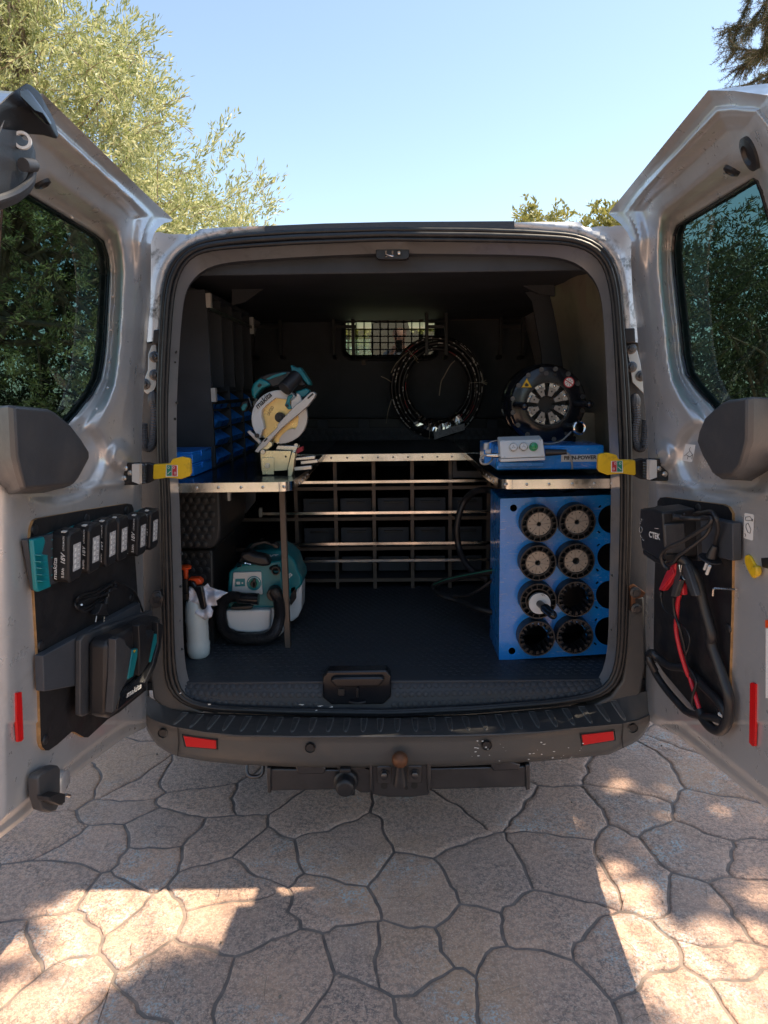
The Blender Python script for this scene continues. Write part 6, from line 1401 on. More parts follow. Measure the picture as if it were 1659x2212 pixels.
def cdt_holes(outline, holes, step):
    O = resample(outline, step); vs = [Vector(p) for p in O]; ed = [(i, (i+1) % len(O)) for i in range(len(O))]
    for h in holes:
        b = len(vs); vs += [Vector(p) for p in h]; ed += [(b+i, b+(i+1) % len(h)) for i in range(len(h))]
    r = delaunay_2d_cdt(vs, ed, [], 0, 1e-5); V = np.array([tuple(p) for p in r[0]]); Fc = np.array(r[2]); C = V[Fc].mean(1); ok = inside(C, O)
    for h in holes: ok &= ~inside(C, h)
    return V, Fc[ok]
V, Fc = cdt_holes(outl, holes, 60)
fp = npmesh('front_panel', np.array([PY(*zH(a, b), yr0) for a, b in V]), Fc, 'blue_paint', dk, smooth=False)
md = fp.modifiers.new('thick', 'SOLIDIFY'); md.thickness = .003; md.offset = 0
A = [PY(*zH(*p), yr0+.0018) for p in outl]; dep = np.array([0, .24, 0])
m = MB(); m.add([A[0], A[1], A[1]+dep, A[0]+dep], [(0, 1, 2, 3)]); m.build('top_panel', 'blue_paint', dk, smooth=0)
m = MB(); m.add([A[0], A[3], A[3]+dep, A[0]+dep], [(0, 1, 2, 3)]); m.build('side_panel', 'blue_paint', dk, smooth=0)
m = MB(); m.add([A[1], A[2], A[2]+dep, A[1]+dep], [(0, 1, 2, 3)]); m.build('side_panel', 'blue_paint', dk, smooth=0)
m = MB(); m.add([A[0]+dep, A[1]+dep, A[2]+dep, A[3]+dep], [(0, 1, 2, 3)]); m.add([A[3], A[2], A[2]+dep, A[3]+dep], [(0, 1, 2, 3)]); m.build('back_panel', 'black_print', dk, smooth=0)
FC = {(0, 0): (653, 402), (1, 0): (970, 384), (0, 1): (643, 724), (1, 1): (962, 708), (0, 2): (645, 1040), (1, 2): (958, 1024), (0, 3): (632, 1352), (1, 3): (950, 1334)}
colw = ['left', 'right']; roww = ['top', 'second', 'third', 'bottom']
yf0 = yr0-.055
for (i, j), (x, y) in FC.items():
    full = j < 2
    what = ('black holder full of grey steel dies' if full else ('holder with silver plate and handle' if (i, j) == (0, 2) else 'empty toothed black die holder'))
    ds = thing('die_set', tuple(PY(*zH(x, y), yf0+.03)), '%s, %s one in the %s row of the rack' % (what, colw[i], roww[j]), 'die set', 'die holders in the blue rack')
    c = PY(*zH(x, y), yf0); K = lambda r: rpx(*zH(x, y), r*.26, yf0); ax = np.array([0, -1, 0])
    m = MB(); m.lathe([(K(142), -.004), (K(142), .0), (K(152), .0), (K(153), -.006), (K(151), -.10), (K(140), -.10), (K(140), -.004)], c, ax, 48, cap=False)
    r_in = 104 if full or (i, j) == (0, 2) else 112
    ho = m.build('holder_ring', 'black_plastic', ds, smooth=50)
    m = MB()
    if full or (i, j) == (0, 2):
        m.lathe([(K(100), -.05), (K(100), .0), (K(108), .0), (K(108), -.05)], c, ax, 40, cap=False)
        for k in range(16):
            a = 2*math.pi*k/16+.1; u = np.array([math.cos(a), 0, math.sin(a)]); v_ = np.array([-math.sin(a), 0, math.cos(a)]); m.prism([c+u*K(107)-v_*K(3), c+u*K(143)-v_*K(3), c+u*K(143)+v_*K(3), c+u*K(107)+v_*K(3)], (0, .05, 0))
        m.lathe([(K(107), -.030), (K(143), -.030)], c, ax, 40, cap=False)
    else:
        for k in range(8):
            a0 = 2*math.pi*k/8+.25
            pp = []
            for da, rr3 in ((-.27, 140), (-.24, 108), (-.10, 108), (-.08, 126), (.08, 126), (.10, 108), (.24, 108), (.27, 140)):
                pp.append((a0+da, rr3))
            inn_ = [c+np.array([K(r3)*math.cos(a), 0, K(r3)*math.sin(a)]) for a, r3 in pp]; m.tube(inn_, K(3.4), 4)
            m.prism([c+np.array([K(r3)*math.cos(a), .004, K(r3)*math.sin(a)]) for a, r3 in ((a0-.27, 141), (a0-.24, 110), (a0-.10, 110), (a0-.09, 141))], (0, .06, 0))
            m.prism([c+np.array([K(r3)*math.cos(a), .004, K(r3)*math.sin(a)]) for a, r3 in ((a0+.27, 141), (a0+.24, 110), (a0+.10, 110), (a0+.09, 141))], (0, .06, 0))
            a = a0+math.pi/8; m.tube([c+np.array([K(120)*math.cos(a), .0, K(120)*math.sin(a)]), c+np.array([K(142)*math.cos(a), 0, K(142)*math.sin(a)])], K(3), 4)
    m.build('holder_spokes', 'black_plastic', ho, smooth=30)
    if full:
        hole = {(0, 0): 18, (1, 0): 20, (0, 1): 22, (1, 1): 29}[(i, j)]; ph = {(0, 0): 5, (1, 0): 10, (0, 1): -10, (1, 1): 8}[(i, j)]
        for k in range(8):
            a = math.radians(ph+45*k+22.5); g0 = math.radians(21.9)
            m = MB(); m.prism(sector(c+np.array([0, .006, 0]), K(hole), K(99), a-g0, a+g0), (0, .04, 0)); dd = m.build('die', 'die_metal', ds, bevel=.0006)
            p = c+np.array([K(82)*math.cos(a), .0054, K(82)*math.sin(a)]); m = MB(); m.lathe([(K(6), 0), (K(6), .0004)], p, ax, 10); m.build('die_hole', 'black_print', dd)
        m = MB(); m.lathe([(K(hole+1), 0), (K(hole+1), .001)], c+np.array([0, .044, 0]), ax, 16); m.build('centre_hole', 'black_print', ds)
    elif (i, j) == (0, 2):
        c9 = c+np.array([K(10), -.004, -K(18)])
        m = MB(); m.lathe([(K(100), -.02), (K(100), -.002), (K(92), .0), (K(90), -.002)], c9, ax, 40, cap=False); m.build('plate_rim', 'gloss_black', ds)
        m = MB(); m.lathe([(K(90), -.003), (K(90), .0), (K(30), .0), (K(30), -.003)], c9, ax, 40, cap=False); m.build('silver_plate', 'chrome' if 0 else 'white_plastic', ds)
        a = c9; b = PY(*zH(765, 1155), yf0-.11); m = MB(); m.tube([a, a*.6+b*.4, a*.58+b*.42, b], .01, 18, radii=[K(30), K(32), K(40), K(33)]); m.ball(b, K(34), 14); m.build('tool_handle', 'gloss_black', ds, smooth=50)
        m = MB()
        for sy in (1, -1):
            m.tube([c9+np.array([K(34*math.cos(k*.8)-8), -.001, sy*K(64)+K(14*math.sin(k*.8)*(1+.3*(k % 2)))]) for k in range(8)], .0006, 4, closed=True)
        m.build('plate_drawing', 'black_print', ds)
# hoses bulging out beside the blue rack
def gh(pts_, Y, r, label, m_='cord'):
    mb = MB(); wire(mb, [PY(*zG(*p), y) for p, y in zip(pts_, Y)], r, 10); return topmesh('hydraulic_hose', mb, m_, label, 'hose')
gh([(1480, 370), (1400, 345), (1300, 355), (1220, 420), (1170, 540), (1155, 660), (1170, 780), (1210, 890), (1290, 980), (1400, 1040)], [2.7, 2.8, 2.85, 2.9, 2.9, 2.9, 2.9, 2.85, 2.8, 2.75], .014, 'fat black hose arching up from the floor left of the blue rack')
gh([(1460, 960), (1350, 985), (1200, 1015), (1060, 1045), (980, 1080), (985, 1120), (1050, 1165), (1180, 1205), (1300, 1255), (1440, 1290)], [2.6, 2.65, 2.75, 2.8, 2.85, 2.85, 2.8, 2.75, 2.65, 2.6], .012, 'black hose lying in a flat loop on the floor left of the blue rack')
gh([(1460, 1010), (1400, 1060), (1300, 1130), (1220, 1160), (1130, 1160)], [2.6, 2.62, 2.65, 2.7, 2.75], .006, 'thin black hose resting inside the flat hose loop on the floor')
gh([(1465, 955), (1300, 985), (1120, 1022), (1040, 1045), (975, 1074)], [2.56, 2.62, 2.72, 2.76, 2.82], .0013, 'green striped wire on top of the flat hose loop', 'green_print')

# ================================================================== VACUUM CLEANER
YV = 2.62
vc = thing('vacuum_cleaner', tuple(PY(*zF(850, 1330), YV)), 'teal and white cordless vacuum cleaner on the load floor behind the bench leg', 'vacuum cleaner')
def fs(mb, pts_, y, d): return mb.prism(P3(zF, pts_, y), (0, d, 0))
m = MB(); fs(m, [(598, 1110), (972, 1100), (1075, 1090), (1082, 1200), (1075, 1300), (1040, 1342), (960, 1330), (640, 1290), (620, 1240)], YV, .26); m.build('dust_tank', 'white_plastic', vc, bevel=.009, seg=2)
m = MB(); fs(m, [(1120, 1010), (1232, 900), (1228, 1110), (1200, 1170), (1150, 1212), (1120, 1210)], YV+.12, .12); m.build('tank_side', 'white_plastic', vc, bevel=.008, seg=2)
m = MB(); fs(m, [(592, 1118), (968, 1112), (970, 1140), (965, 1278), (880, 1300), (780, 1303), (690, 1295), (618, 1262)], YV-.03, .04); m.build('tank_front', 'white_plastic', vc, bevel=.006, seg=2)
m = MB(); fs(m, [(612, 985), (625, 800), (645, 782), (720, 735), (930, 720), (1060, 700), (1075, 1000), (1060, 1085), (948, 1100), (640, 1105), (614, 1080)], YV+.005, .24); m.build('motor_housing', 'teal', vc, bevel=.007, seg=2)
m = MB(); fs(m, [(720, 640), (800, 620), (1060, 612), (1120, 650), (1170, 700), (1200, 790), (1228, 840), (1232, 905), (1190, 945), (1120, 1040), (1060, 1040), (1060, 760), (730, 760)], YV+.10, .18); m.build('motor_cover', 'teal', vc, bevel=.009, seg=2)
m = MB(); fs(m, [(662, 800), (892, 795), (905, 985), (648, 975)], YV-.004, .012); fpn = m.build('control_panel', 'light_grey', vc, bevel=.003)
m = MB(); fs(m, [(680, 855), (758, 853), (760, 915), (676, 918)], YV-.007, .004); m.build('battery_indicator', 'teal', fpn)
m = MB(); fs(m, [(688, 880), (697, 878), (718, 878), (718, 900), (697, 901), (688, 897)], YV-.0085, .001); m.lathe([(.0035, 0), (.0035, .001)], PY(*zF(738, 888), YV-.0075), (0, -1, 0), 10); m.build('indicator_print', 'light_grey', fpn)
c = PY(*zF(834, 890), YV-.007); kf = lambda r: rpx(*zF(834, 890), r*.26, YV)
m = MB(); m.lathe([(kf(60), -.004), (kf(60), .002)], c, (0, -1, 0), 32); m.build('dial_ring', 'teal_light', fpn)
m = MB(); m.lathe([(kf(38), 0), (kf(38), .003)], c, (0, -1, 0), 28); m.build('dial_face', 'green_print', fpn)
m = MB(); m.lathe([(kf(27), 0), (kf(25), .014)], c+np.array([0, -.003, 0]), (0, -1, 0), 24); fs(m, [(822, 855), (846, 855), (846, 930), (822, 930)], YV-.024, .012); m.build('dial_knob', 'black_plastic', fpn, bevel=.002)
m = MB(); m.tube([PY(*zF(834+49*math.cos(a), 890-49*math.sin(a)), YV-.0105) for a in np.linspace(.2, 2.9, 12)], .0012, 4); m.build('dial_print', 'white_print', fpn)
m = MB(); fs(m, [(715, 640), (790, 625), (840, 650), (940, 668), (975, 745), (905, 755), (860, 748), (800, 735), (760, 720), (720, 690)], YV-.02, .06); m.build('strap_pad', 'cord', vc, bevel=.012, seg=2)
m = MB(); m.prism(P3(zF, [(700, 720), (740, 640), (830, 555), (930, 535), (1040, 590), (1040, 605), (925, 560), (845, 585), (770, 660), (745, 730)], YV+.05), (0, .035, 0)); m.build('shoulder_strap', 'cord', vc, bevel=.004)
m = MB(); fs(m, [(970, 560), (1005, 555), (1042, 585), (1035, 605), (1000, 600)], YV+.04, .04); m.build('strap_buckle', 'black_plastic', vc, bevel=.004)
m = MB(); wire(m, P3(zF, [(695, 755), (725, 745), (740, 722), (790, 730), (808, 735)], YV-.03), .003, 6); m.ball(PY(*zF(760, 725), YV-.03), .006, 8); m.build('strap_clip', 'chrome', vc)
m = MB(); m.lathe([(kf(36), 0), (kf(36), .05), (kf(28), .05), (kf(28), .0)], PY(*zF(1030, 762), YV+.03), (.0, -1, 0), 24, cap=False); m.cyl(PY(*zF(960, 760), YV+.02), PY(*zF(1030, 762), YV+.0), .012); m.build('spare_nozzle', 'black_plastic', vc)
m = MB(); ccyl(m, zF, 1010, 960, 60, YV+.0, .045, 26, .9); m.build('hose_port', 'black_plastic', vc, bevel=.002)
hp_ = [(1005, 960), (1035, 1020), (1045, 1100), (1045, 1180), (1010, 1290), (930, 1345), (800, 1352), (680, 1340), (590, 1280), (560, 1180), (565, 1080), (600, 1020), (660, 1000), (720, 1010)]
ys_ = [YV-.045, YV-.07, YV-.075, YV-.075, YV-.07, YV-.065, YV-.06, YV-.06, YV-.06, YV-.055, YV-.055, YV-.055, YV-.055, YV-.05]
pth = spline([PY(*zF(*p), y) for p, y in zip(hp_, ys_)], 22); m = MB(); m.tube(pth, .02, 14, radii=[.0195+.0028*(k % 2) for k in range(len(pth))]); m.build('suction_hose', 'cord', vc, smooth=0)
m = MB(); m.cyl(PY(*zF(700, 1010), YV-.05), PY(*zF(870, 1022), YV-.055), .021, .023, 24); m.lathe([(.023, 0), (.020, 0), (.019, -.01)], PY(*zF(872, 1022), YV-.055), (1, 0, -.03), 24); m.build('hose_cuff', 'gloss_black', vc)
m = MB(); fs(m, [(640, 1085), (820, 1075), (820, 1100), (780, 1108), (645, 1108)], YV-.045, .05); m.build('tank_latch', 'black_plastic', vc, bevel=.003)
m = MB(); fs(m, [(1135, 925), (1172, 910), (1182, 920), (1182, 1020), (1140, 1080), (1132, 1060)], YV+.10, .03); m.build('side_latch', 'black_plastic', vc, bevel=.004)
o_ = PY(*zF(922, 690), YV+.098); ri = PY(*zF(1040, 684), YV+.098)-o_; text('lettering', 'LXT', o_, ri, (0, 0, 1), np.linalg.norm(ri), .018, 'light_grey', vc, shear=.4, bold=.03)
o_ = PY(*zF(1122, 855), YV+.098); ri = PY(*zF(1156, 820), YV+.098)-o_; text('lettering', 'kita', o_, ri, np.cross(np.array([0, -1, 0]), nrm(ri)), np.linalg.norm(ri), .020, 'white_print', vc, shear=.2, bold=.02)

# ================================================================== SPRAYER AND RAG
YP = 2.47
sp = thing('pump_sprayer', tuple(PY(*zF(350, 1490), YP)), 'milky pump spray bottle with red handle in the left corner of the load floor', 'spray bottle')
kp_ = lambda r: rpx(424, 1300, r*.26, YP)
def zc(y): return PY(*zF(355, y), YP)
b0 = zc(1495)[2]; ax0 = np.array([zc(1200)[0]-.0, YP, 0])
prof = [(kp_(60), zc(1505)[2]), (kp_(88), zc(1480)[2]), (kp_(95), zc(1440)[2]), (kp_(97), zc(1385)[2]), (kp_(90), zc(1365)[2]), (kp_(92), zc(1345)[2]), (kp_(92), zc(1215)[2]), (kp_(96), zc(1190)[2]), (kp_(92), zc(1170)[2]), (kp_(90), zc(1100)[2]), (kp_(78), zc(1040)[2]), (kp_(52), zc(1010)[2]), (kp_(40), zc(1000)[2])]
m = MB(); m.lathe([(r, z_) for r, z_ in prof], (ax0[0]+kp_(4), YP, 0), (0, 0, 1), 32); m.build('bottle', 'milky', sp, smooth=60)
hx = PY(*zF(275, 900), YP)[0]
m = MB(); m.lathe([(.024, zc(1010)[2]), (.024, zc(960)[2]), (.020, zc(955)[2]), (.020, zc(900)[2]), (.017, zc(850)[2])], (hx, YP, 0), (0, 0, 1), 22); m.build('collar', 'black_plastic', sp, smooth=40)
m = MB(); m.lathe([(.008, zc(855)[2]), (.009, zc(775)[2]), (.020, zc(768)[2]), (.022, zc(750)[2]), (.014, zc(738)[2])], (hx, YP, 0), (0, 0, 1), 22); m.build('pump_handle', 'orange_red', sp, smooth=40)
m = MB(); fs(m, [(285, 855), (370, 848), (398, 872), (400, 902), (350, 910), (330, 880), (290, 878)], YP-.035, .035); m.build('nozzle_head', 'orange_red', sp, bevel=.004)
m = MB(); fs(m, [(285, 870), (335, 880), (350, 910), (400, 905), (436, 1085), (430, 1108), (400, 1115), (385, 1095), (370, 1030), (345, 960), (310, 912)], YP-.05, .022); m.build('trigger', 'gloss_black', sp, bevel=.005, seg=3)
rg = MB(); outr = zF([(300, 915), (345, 930), (400, 930), (450, 890), (470, 920), (520, 940), (618, 968), (560, 1000), (520, 1030), (530, 1070), (470, 1080), (490, 1120), (480, 1165), (435, 1192), (380, 1160), (330, 1130), (300, 1100), (290, 1040)])
V, Fc = cdt(outr, [], 3.2)
rx_ = []
for a, b in V:
    n1 = noise.noise(Vector((a*.05, b*.05, 2))); n2 = noise.noise(Vector((a*.13+n1, b*.07, 9)))
    rx_.append(PY(a, b, YP-.034+.045*n1*1.0+.020*abs(n2)))
rag = npmesh('rag', np.array(rx_), Fc, 'cloth', None, loc=tuple(np.mean(rx_, axis=0))); tag(rag, 'crumpled pale lilac cloth draped over the spray bottle trigger', 'cloth')
md = rag.modifiers.new('t', 'SOLIDIFY'); md.thickness = .003

# ================================================================== TREES
def leafcloud(cs, dirs, length, width, sag=.3, tilt=.6):
    """cs (N,3) leaf roots, dirs (N,3) leaf directions -> diamond leaves"""
    N = len(cs); d = dirs/np.linalg.norm(dirs, axis=1)[:, None]
    s = np.cross(d, rng.normal(size=(N, 3))); s /= np.linalg.norm(s, axis=1)[:, None]
    L = length*rng.uniform(.6, 1.2, (N, 1)); W = width*rng.uniform(.7, 1.2, (N, 1)); nrm_ = np.cross(d, s)
    V = np.stack([cs, cs+d*L*.45+s*W*.5+nrm_*L*.04, cs+d*L, cs+d*L*.45-s*W*.5+nrm_*L*.04], 1).reshape(-1, 3)
    Fc = np.arange(N*4).reshape(-1, 4); return V, Fc
def sprays(base, dirs, n_leaf, slen, lean=(0, 0, -.25), spread=.8, leaf_up=.0):
    """twigs from base points; leaves all along them"""
    N = len(base); d = dirs/np.linalg.norm(dirs, axis=1)[:, None]
    t = rng.uniform(.1, 1, (N, n_leaf, 1)); ln = slen*rng.uniform(.5, 1.2, (N, 1, 1))
    p = base[:, None, :]+d[:, None, :]*t*ln+np.asarray(lean)*(t**2)*ln+rng.normal(scale=slen*.06, size=(N, n_leaf, 3))
    ld = d[:, None, :]*1.0+rng.normal(scale=spread, size=(N, n_leaf, 3))*.7+np.array([0, 0, leaf_up]); 
    return p.reshape(-1, 3), ld.reshape(-1, 3), [(base[i], base[i]+d[i]*ln[i, 0]+np.asarray(lean)*ln[i, 0]) for i in range(N)]
def mktree(name, label, cat, foot, h, r, crown_pts, crown_dirs, nleaf, slen, ll, lw, mat_, lean=(0, 0, -.2), limbs=None, group=None, twig=.004, every=3, spread=.8):
    root = thing(name, foot, label, cat, group)
    foot = np.array(foot, float); top = foot+np.array([0, 0, h]); mb = MB()
    ctr = crown_pts.mean(0); k = max(6, len(crown_pts)//60); hub = [foot, foot*.5+np.array([*ctr[:2], foot[2]])*.5+np.array([0, 0, (ctr[2]-foot[2])*.55]), ctr]
    mb.tube(spline(hub, 6), r, 9, radii=list(np.linspace(r, r*.45, 13)))
    idx = rng.choice(len(crown_pts), min(len(crown_pts), k), replace=False)
    for i in idx:
        st = ptL(hub, rng.uniform(.4, 1)); e = crown_pts[i]; mid = (st+e)/2+rng.normal(scale=.12, size=3)+np.array([0, 0, .1])
        mb.tube(spline([st, mid, e], 4), .03, 5, radii=list(np.linspace(r*.3, .006, 9)))
    mb.build('trunk', 'bark', root)
    p, ld, tw = sprays(crown_pts, crown_dirs, nleaf, slen, lean, spread)
    V, Fc = leafcloud(p, ld, ll, lw); npmesh('crown', V, Fc, mat_, root, smooth=False)
    tb = MB()
    for a, b in tw[::every]: tb.tube([a, (a+b)/2+np.array([0, 0, .02]), b], twig, 3, cap=False)
    tb.build('twigs', 'bark', root, smooth=0)
    return root
# boundary of the tall tree on the left, in photo pixels
edge_px = [(150, 0), (165, 60), (200, 40), (230, 62), (270, 18), (285, 70), (325, 95), (330, 165), (365, 205), (385, 265), (375, 330), (400, 380), (430, 355), (480, 275), (500, 330), (470, 400), (520, 420), (545, 395), (600, 405), (575, 450), (575, 520), (600, 640), (600, 900)]
poly = [(-260, -500), (60, -420), (120, -160)]+edge_px+[(-260, 900)]
P = np.c_[rng.uniform(-260, 620, 40000), rng.uniform(-500, 900, 40000)]; P = P[inside(P, poly)]
dd = dist(P, edge_px, closed=False); keep = (dd > 14) & ((P[:, 1] < 470) | (P[:, 0] > 245) | (rng.random(len(P)) < .25)) & ((rng.random(len(P)) < .10+.5*ss(8, 70, dd)))
P = P[keep][:6500]; dd = dist(P, edge_px, False)
Yd = 9.5+rng.normal(scale=.9, size=len(P)); pts = np.array([PY(a, b, y) for (a, b), y in zip(P, Yd)]); pts = pts[pts[:, 2] > .6]
pp_ = P[:len(pts)] if len(pts) == len(P) else None
dr = rng.normal(scale=.55, size=pts.shape)+np.array([.35, -.35, .55])
# clumps: gaps where the noise is low
kp = np.array([noise.noise(Vector(p*1.1)) > -.36 for p in pts]); pts, dr = pts[kp], dr[kp]
mktree('olive_tree', 'tall pale green small-leaved tree in full sun, behind the left rear door', 'tree', (-6.2, 9.8, 0), 6, .17, pts, dr, 30, .42, .078, .020, 'leaf_olive', lean=(.08, 0, -.25))
# sprigs standing off the outline
E_ = []
for a, b in zip(edge_px, edge_px[1:]):
    for k in range(5):
        t = rng.random(); E_.append((a[0]+(b[0]-a[0])*t-12, a[1]+(b[1]-a[1])*t+12))
pe = np.array([PY(a, b, 9.2+rng.normal()*.3) for a, b in E_]); de = np.array([.55, 0, .8])+rng.normal(scale=.3, size=pe.shape)
root = [o for o in COL.objects if o.name == 'olive_tree'][0]
p, ld, tw = sprays(pe, de, 16, .38, (.05, 0, -.1), .5); V, Fc = leafcloud(p, ld, .085, .02); npmesh('twig_leaves', V, Fc, 'leaf_olive', root, smooth=False)

def bush(name, label, box, n, ymean, ysd, nleaf, slen, ll, lw, mat_, foot, h, edge=None, group=None, r=.1, cat='tree', thr=-.25, every=4):
    P = np.c_[rng.uniform(box[0], box[2], n), rng.uniform(box[1], box[3], n)]
    if edge: P = P[inside(P, edge)]
    pts = np.array([PY(a, b, ymean+rng.normal()*ysd) for a, b in P]); pts = pts[pts[:, 2] > .3]
    kp = np.array([noise.noise(Vector(p*1.3+np.array([5, 0, 0]))) > thr for p in pts]); pts = pts[kp]
    dr = rng.normal(scale=.6, size=pts.shape)+np.array([0, -.2, .6])
    return mktree(name, label, cat, foot, h, r, pts, dr, nleaf, slen, ll, lw, mat_, group=group, every=every)
bush('leafy_tree', 'dark leafy tree seen through the glass of the right rear door', (1400, 430, 1900, 950), 1500, 9.5, .9, 22, .42, .085, .022, 'leaf_dark', (5.2, 9.8, 0), 4,
     edge=[(1400, 560), (1440, 520), (1480, 500), (1510, 470), (1545, 450), (1580, 480), (1600, 440), (1640, 455), (1665, 420), (1700, 440), (1760, 400), (1850, 430), (1900, 500), (1900, 950), (1400, 950)])
bush('laurel_hedge', 'dense dark hedge seen through the glass of the left rear door', (-120, 400, 340, 980), 1500, 11.5, .5, 22, .5, .11, .035, 'leaf_dark', (-6, 11.5, 0), 3, r=.08, cat='hedge', thr=-.7)
bush('laurel_hedge', 'dense dark hedge seen low through the glass of the right rear door', (1380, 560, 1900, 980), 1300, 11.8, .5, 22, .5, .11, .035, 'leaf_dark', (7, 11.8, 0), 3, r=.08, cat='hedge', thr=-.7)
bush('round_tree', 'small yellow-green treetop over the van roof, the one farther from the right door', (1110, 440, 1245, 620), 420, 22, .8, 20, .5, .16, .06, 'leaf_lime', (6.2, 22, 0), 6,
     edge=[(1118, 480), (1125, 458), (1145, 452), (1160, 446), (1185, 450), (1200, 462), (1225, 458), (1238, 480), (1245, 620), (1110, 620)], group='treetops over the van roof', r=.15)
bush('round_tree', 'small yellow-green treetop over the van roof, right beside the lip of the right door', (1250, 440, 1400, 620), 420, 22, .8, 20, .5, .16, .06, 'leaf_lime', (8.4, 22, 0), 6,
     edge=[(1250, 490), (1262, 468), (1285, 458), (1310, 455), (1330, 462), (1400, 470), (1400, 620), (1250, 620)], group='treetops over the van roof', r=.15)
bush('hedge', 'bright green hedge seen through the bulkhead window and the windscreen', (640, 640, 1050, 860), 1500, 15, .5, 20, .45, .13, .05, 'leaf_lime', (0, 15, 0), 2, r=.06, cat='hedge', thr=-.6)
# trees behind the photographer (they show in the glass and shade the place)
def behind(name, label, c, rad, n, foot, h, mat_='leaf_dark'):
    u = rng.normal(size=(n, 3)); u /= np.linalg.norm(u, axis=1)[:, None]; u *= rng.uniform(.55, 1, (n, 1)); pts = np.array(c)+u*np.array(rad)
    pts = pts[pts[:, 2] > .4]; dr = u[:len(pts)]*.6+rng.normal(scale=.5, size=pts.shape)
    mktree(name, label, 'tree', foot, h, .16, pts, dr, 14, .5, .16, .07, mat_, every=6)
behind('garden_tree', 'broad green tree standing behind the photographer to the left', (-4.5, -9, 3.0), (3.2, 2.5, 2.8), 1100, (-4.5, -9, 0), 5)
behind('garden_tree', 'broad green tree standing behind the photographer to the right', (3.8, -9.5, 3.2), (3.4, 2.5, 3.0), 1100, (3.8, -9.5, 0), 5)

# conifer: drooping branches at the upper right, the rest of its crown is unseen, shaped to shade the driveway
con = thing('conifer', (5.6, -1.2, 0), 'dark conifer with drooping needle twigs in the upper right corner', 'tree')
tb = MB(); tb.tube(spline([(5.6, -1.2, 0), (5.5, -1.1, 3), (5.35, -.9, 6), (5.2, -.8, 9)], 5), .2, 10, radii=list(np.linspace(.24, .06, 16)))
branches_px = [((1740, -60), (1650, 40), (1575, 60), 6.5), ((1700, -120), (1640, -40), (1585, 85), 6.6), ((1760, 60), (1660, 105), (1585, 105), 6.4), ((1760, 90), (1680, 150), (1605, 185), 6.7),
               ((1720, -90), (1665, 30), (1655, 100), 6.3), ((1740, 40), (1690, 120), (1650, 190), 6.5), ((1700, -60), (1650, 10), (1618, 60), 6.8), ((1740, 100), (1650, 115), (1600, 145), 6.6), ((1760, 60), (1700, 100), (1625, 120), 6.9)]
nr, nd = [], []
for a, m_, b, y in branches_px:
    pth = spline([PY(*a, y-.4), PY(*m_, y-.1), PY(*b, y)], 10); tb.tube([(5.3, -.9, 6.0), pth[0]], .02, 5); tb.tube(pth, .006, 4, radii=list(np.linspace(.014, .003, len(pth))))
    for i, q in enumerate(pth):
        for j in range(3):
            dirn = nrm(pth[min(i+1, len(pth)-1)]-pth[max(i-1, 0)]); tw = nrm(dirn+rng.normal(scale=.55, size=3)+np.array([0, 0, -.5])); L = rng.uniform(.06, .20)
            tb.tube([q, q+tw*L], .0025, 3, cap=False)
            for t in np.linspace(.02, 1, 14):
                for k in range(5): nr.append(q+tw*L*t); nd.append(tw*.6+rng.normal(scale=.8, size=3))
V, Fc = leafcloud(np.array(nr), np.array(nd), .034, .0035); npmesh('needles', V, Fc, 'needle', con, smooth=False)
# canopy over the driveway: unseen leaves placed to block the sun, with gaps cut over the lit ground
sunv = np.array(SUN)/SUN.z
def gp(l): return [tuple(PZ(a, b, 0)[:2]) for a, b in l]
lit = [gp([(110, 1935), (165, 1893), (230, 1864), (290, 1868), (400, 1883), (560, 1890), (545, 2030), (440, 2075), (400, 2030), (330, 2000), (200, 1985), (90, 1990)]),
       gp([(390, 1885), (560, 1890), (560, 2030), (420, 2040), (380, 1960)]),
       gp([(200, 2060), (300, 2050), (300, 2105), (220, 2110)]), gp([(0, 2055), (80, 2030), (140, 2050), (60, 2110), (0, 2120)]), gp([(0, 2140), (60, 2130), (120, 2170), (190, 2160), (200, 2230), (-40, 2230)]),
       gp([(1285, 1940), (1330, 1950), (1400, 2010), (1420, 2055), (1500, 2080), (1480, 2130), (1560, 2150), (1700, 2200), (1700, 2270), (1380, 2260), (1340, 2100)]),
       gp([(1345, 1895), (1380, 1890), (1410, 1935), (1420, 1975), (1380, 1985), (1345, 1950)]), gp([(1400, 2130), (1560, 2060), (1720, 2050), (1740, 2320), (1385, 2320)]), gp([(1440, 1985), (1500, 1975), (1560, 2010), (1570, 2060), (1500, 2060), (1440, 2020)]),
       gp([(1600, 1900), (1700, 1900), (1700, 1990), (1640, 1980)]), gp([(1580, 2030), (1690, 2020), (1720, 2090), (1620, 2075)]), gp([(1430, 2150), (1550, 2140), (1659, 2180), (1700, 2240), (1430, 2240)]),
       gp([(1340, 1698), (1380, 1698), (1370, 1706)]), gp([(1170, 1855), (1190, 1850), (1200, 1865), (1180, 1870)]),
       gp([(1230, 1850), (1255, 1850), (1270, 1880), (1250, 1890)]), gp([(1540, 1735), (1600, 1740), (1590, 1758), (1545, 1755)])]
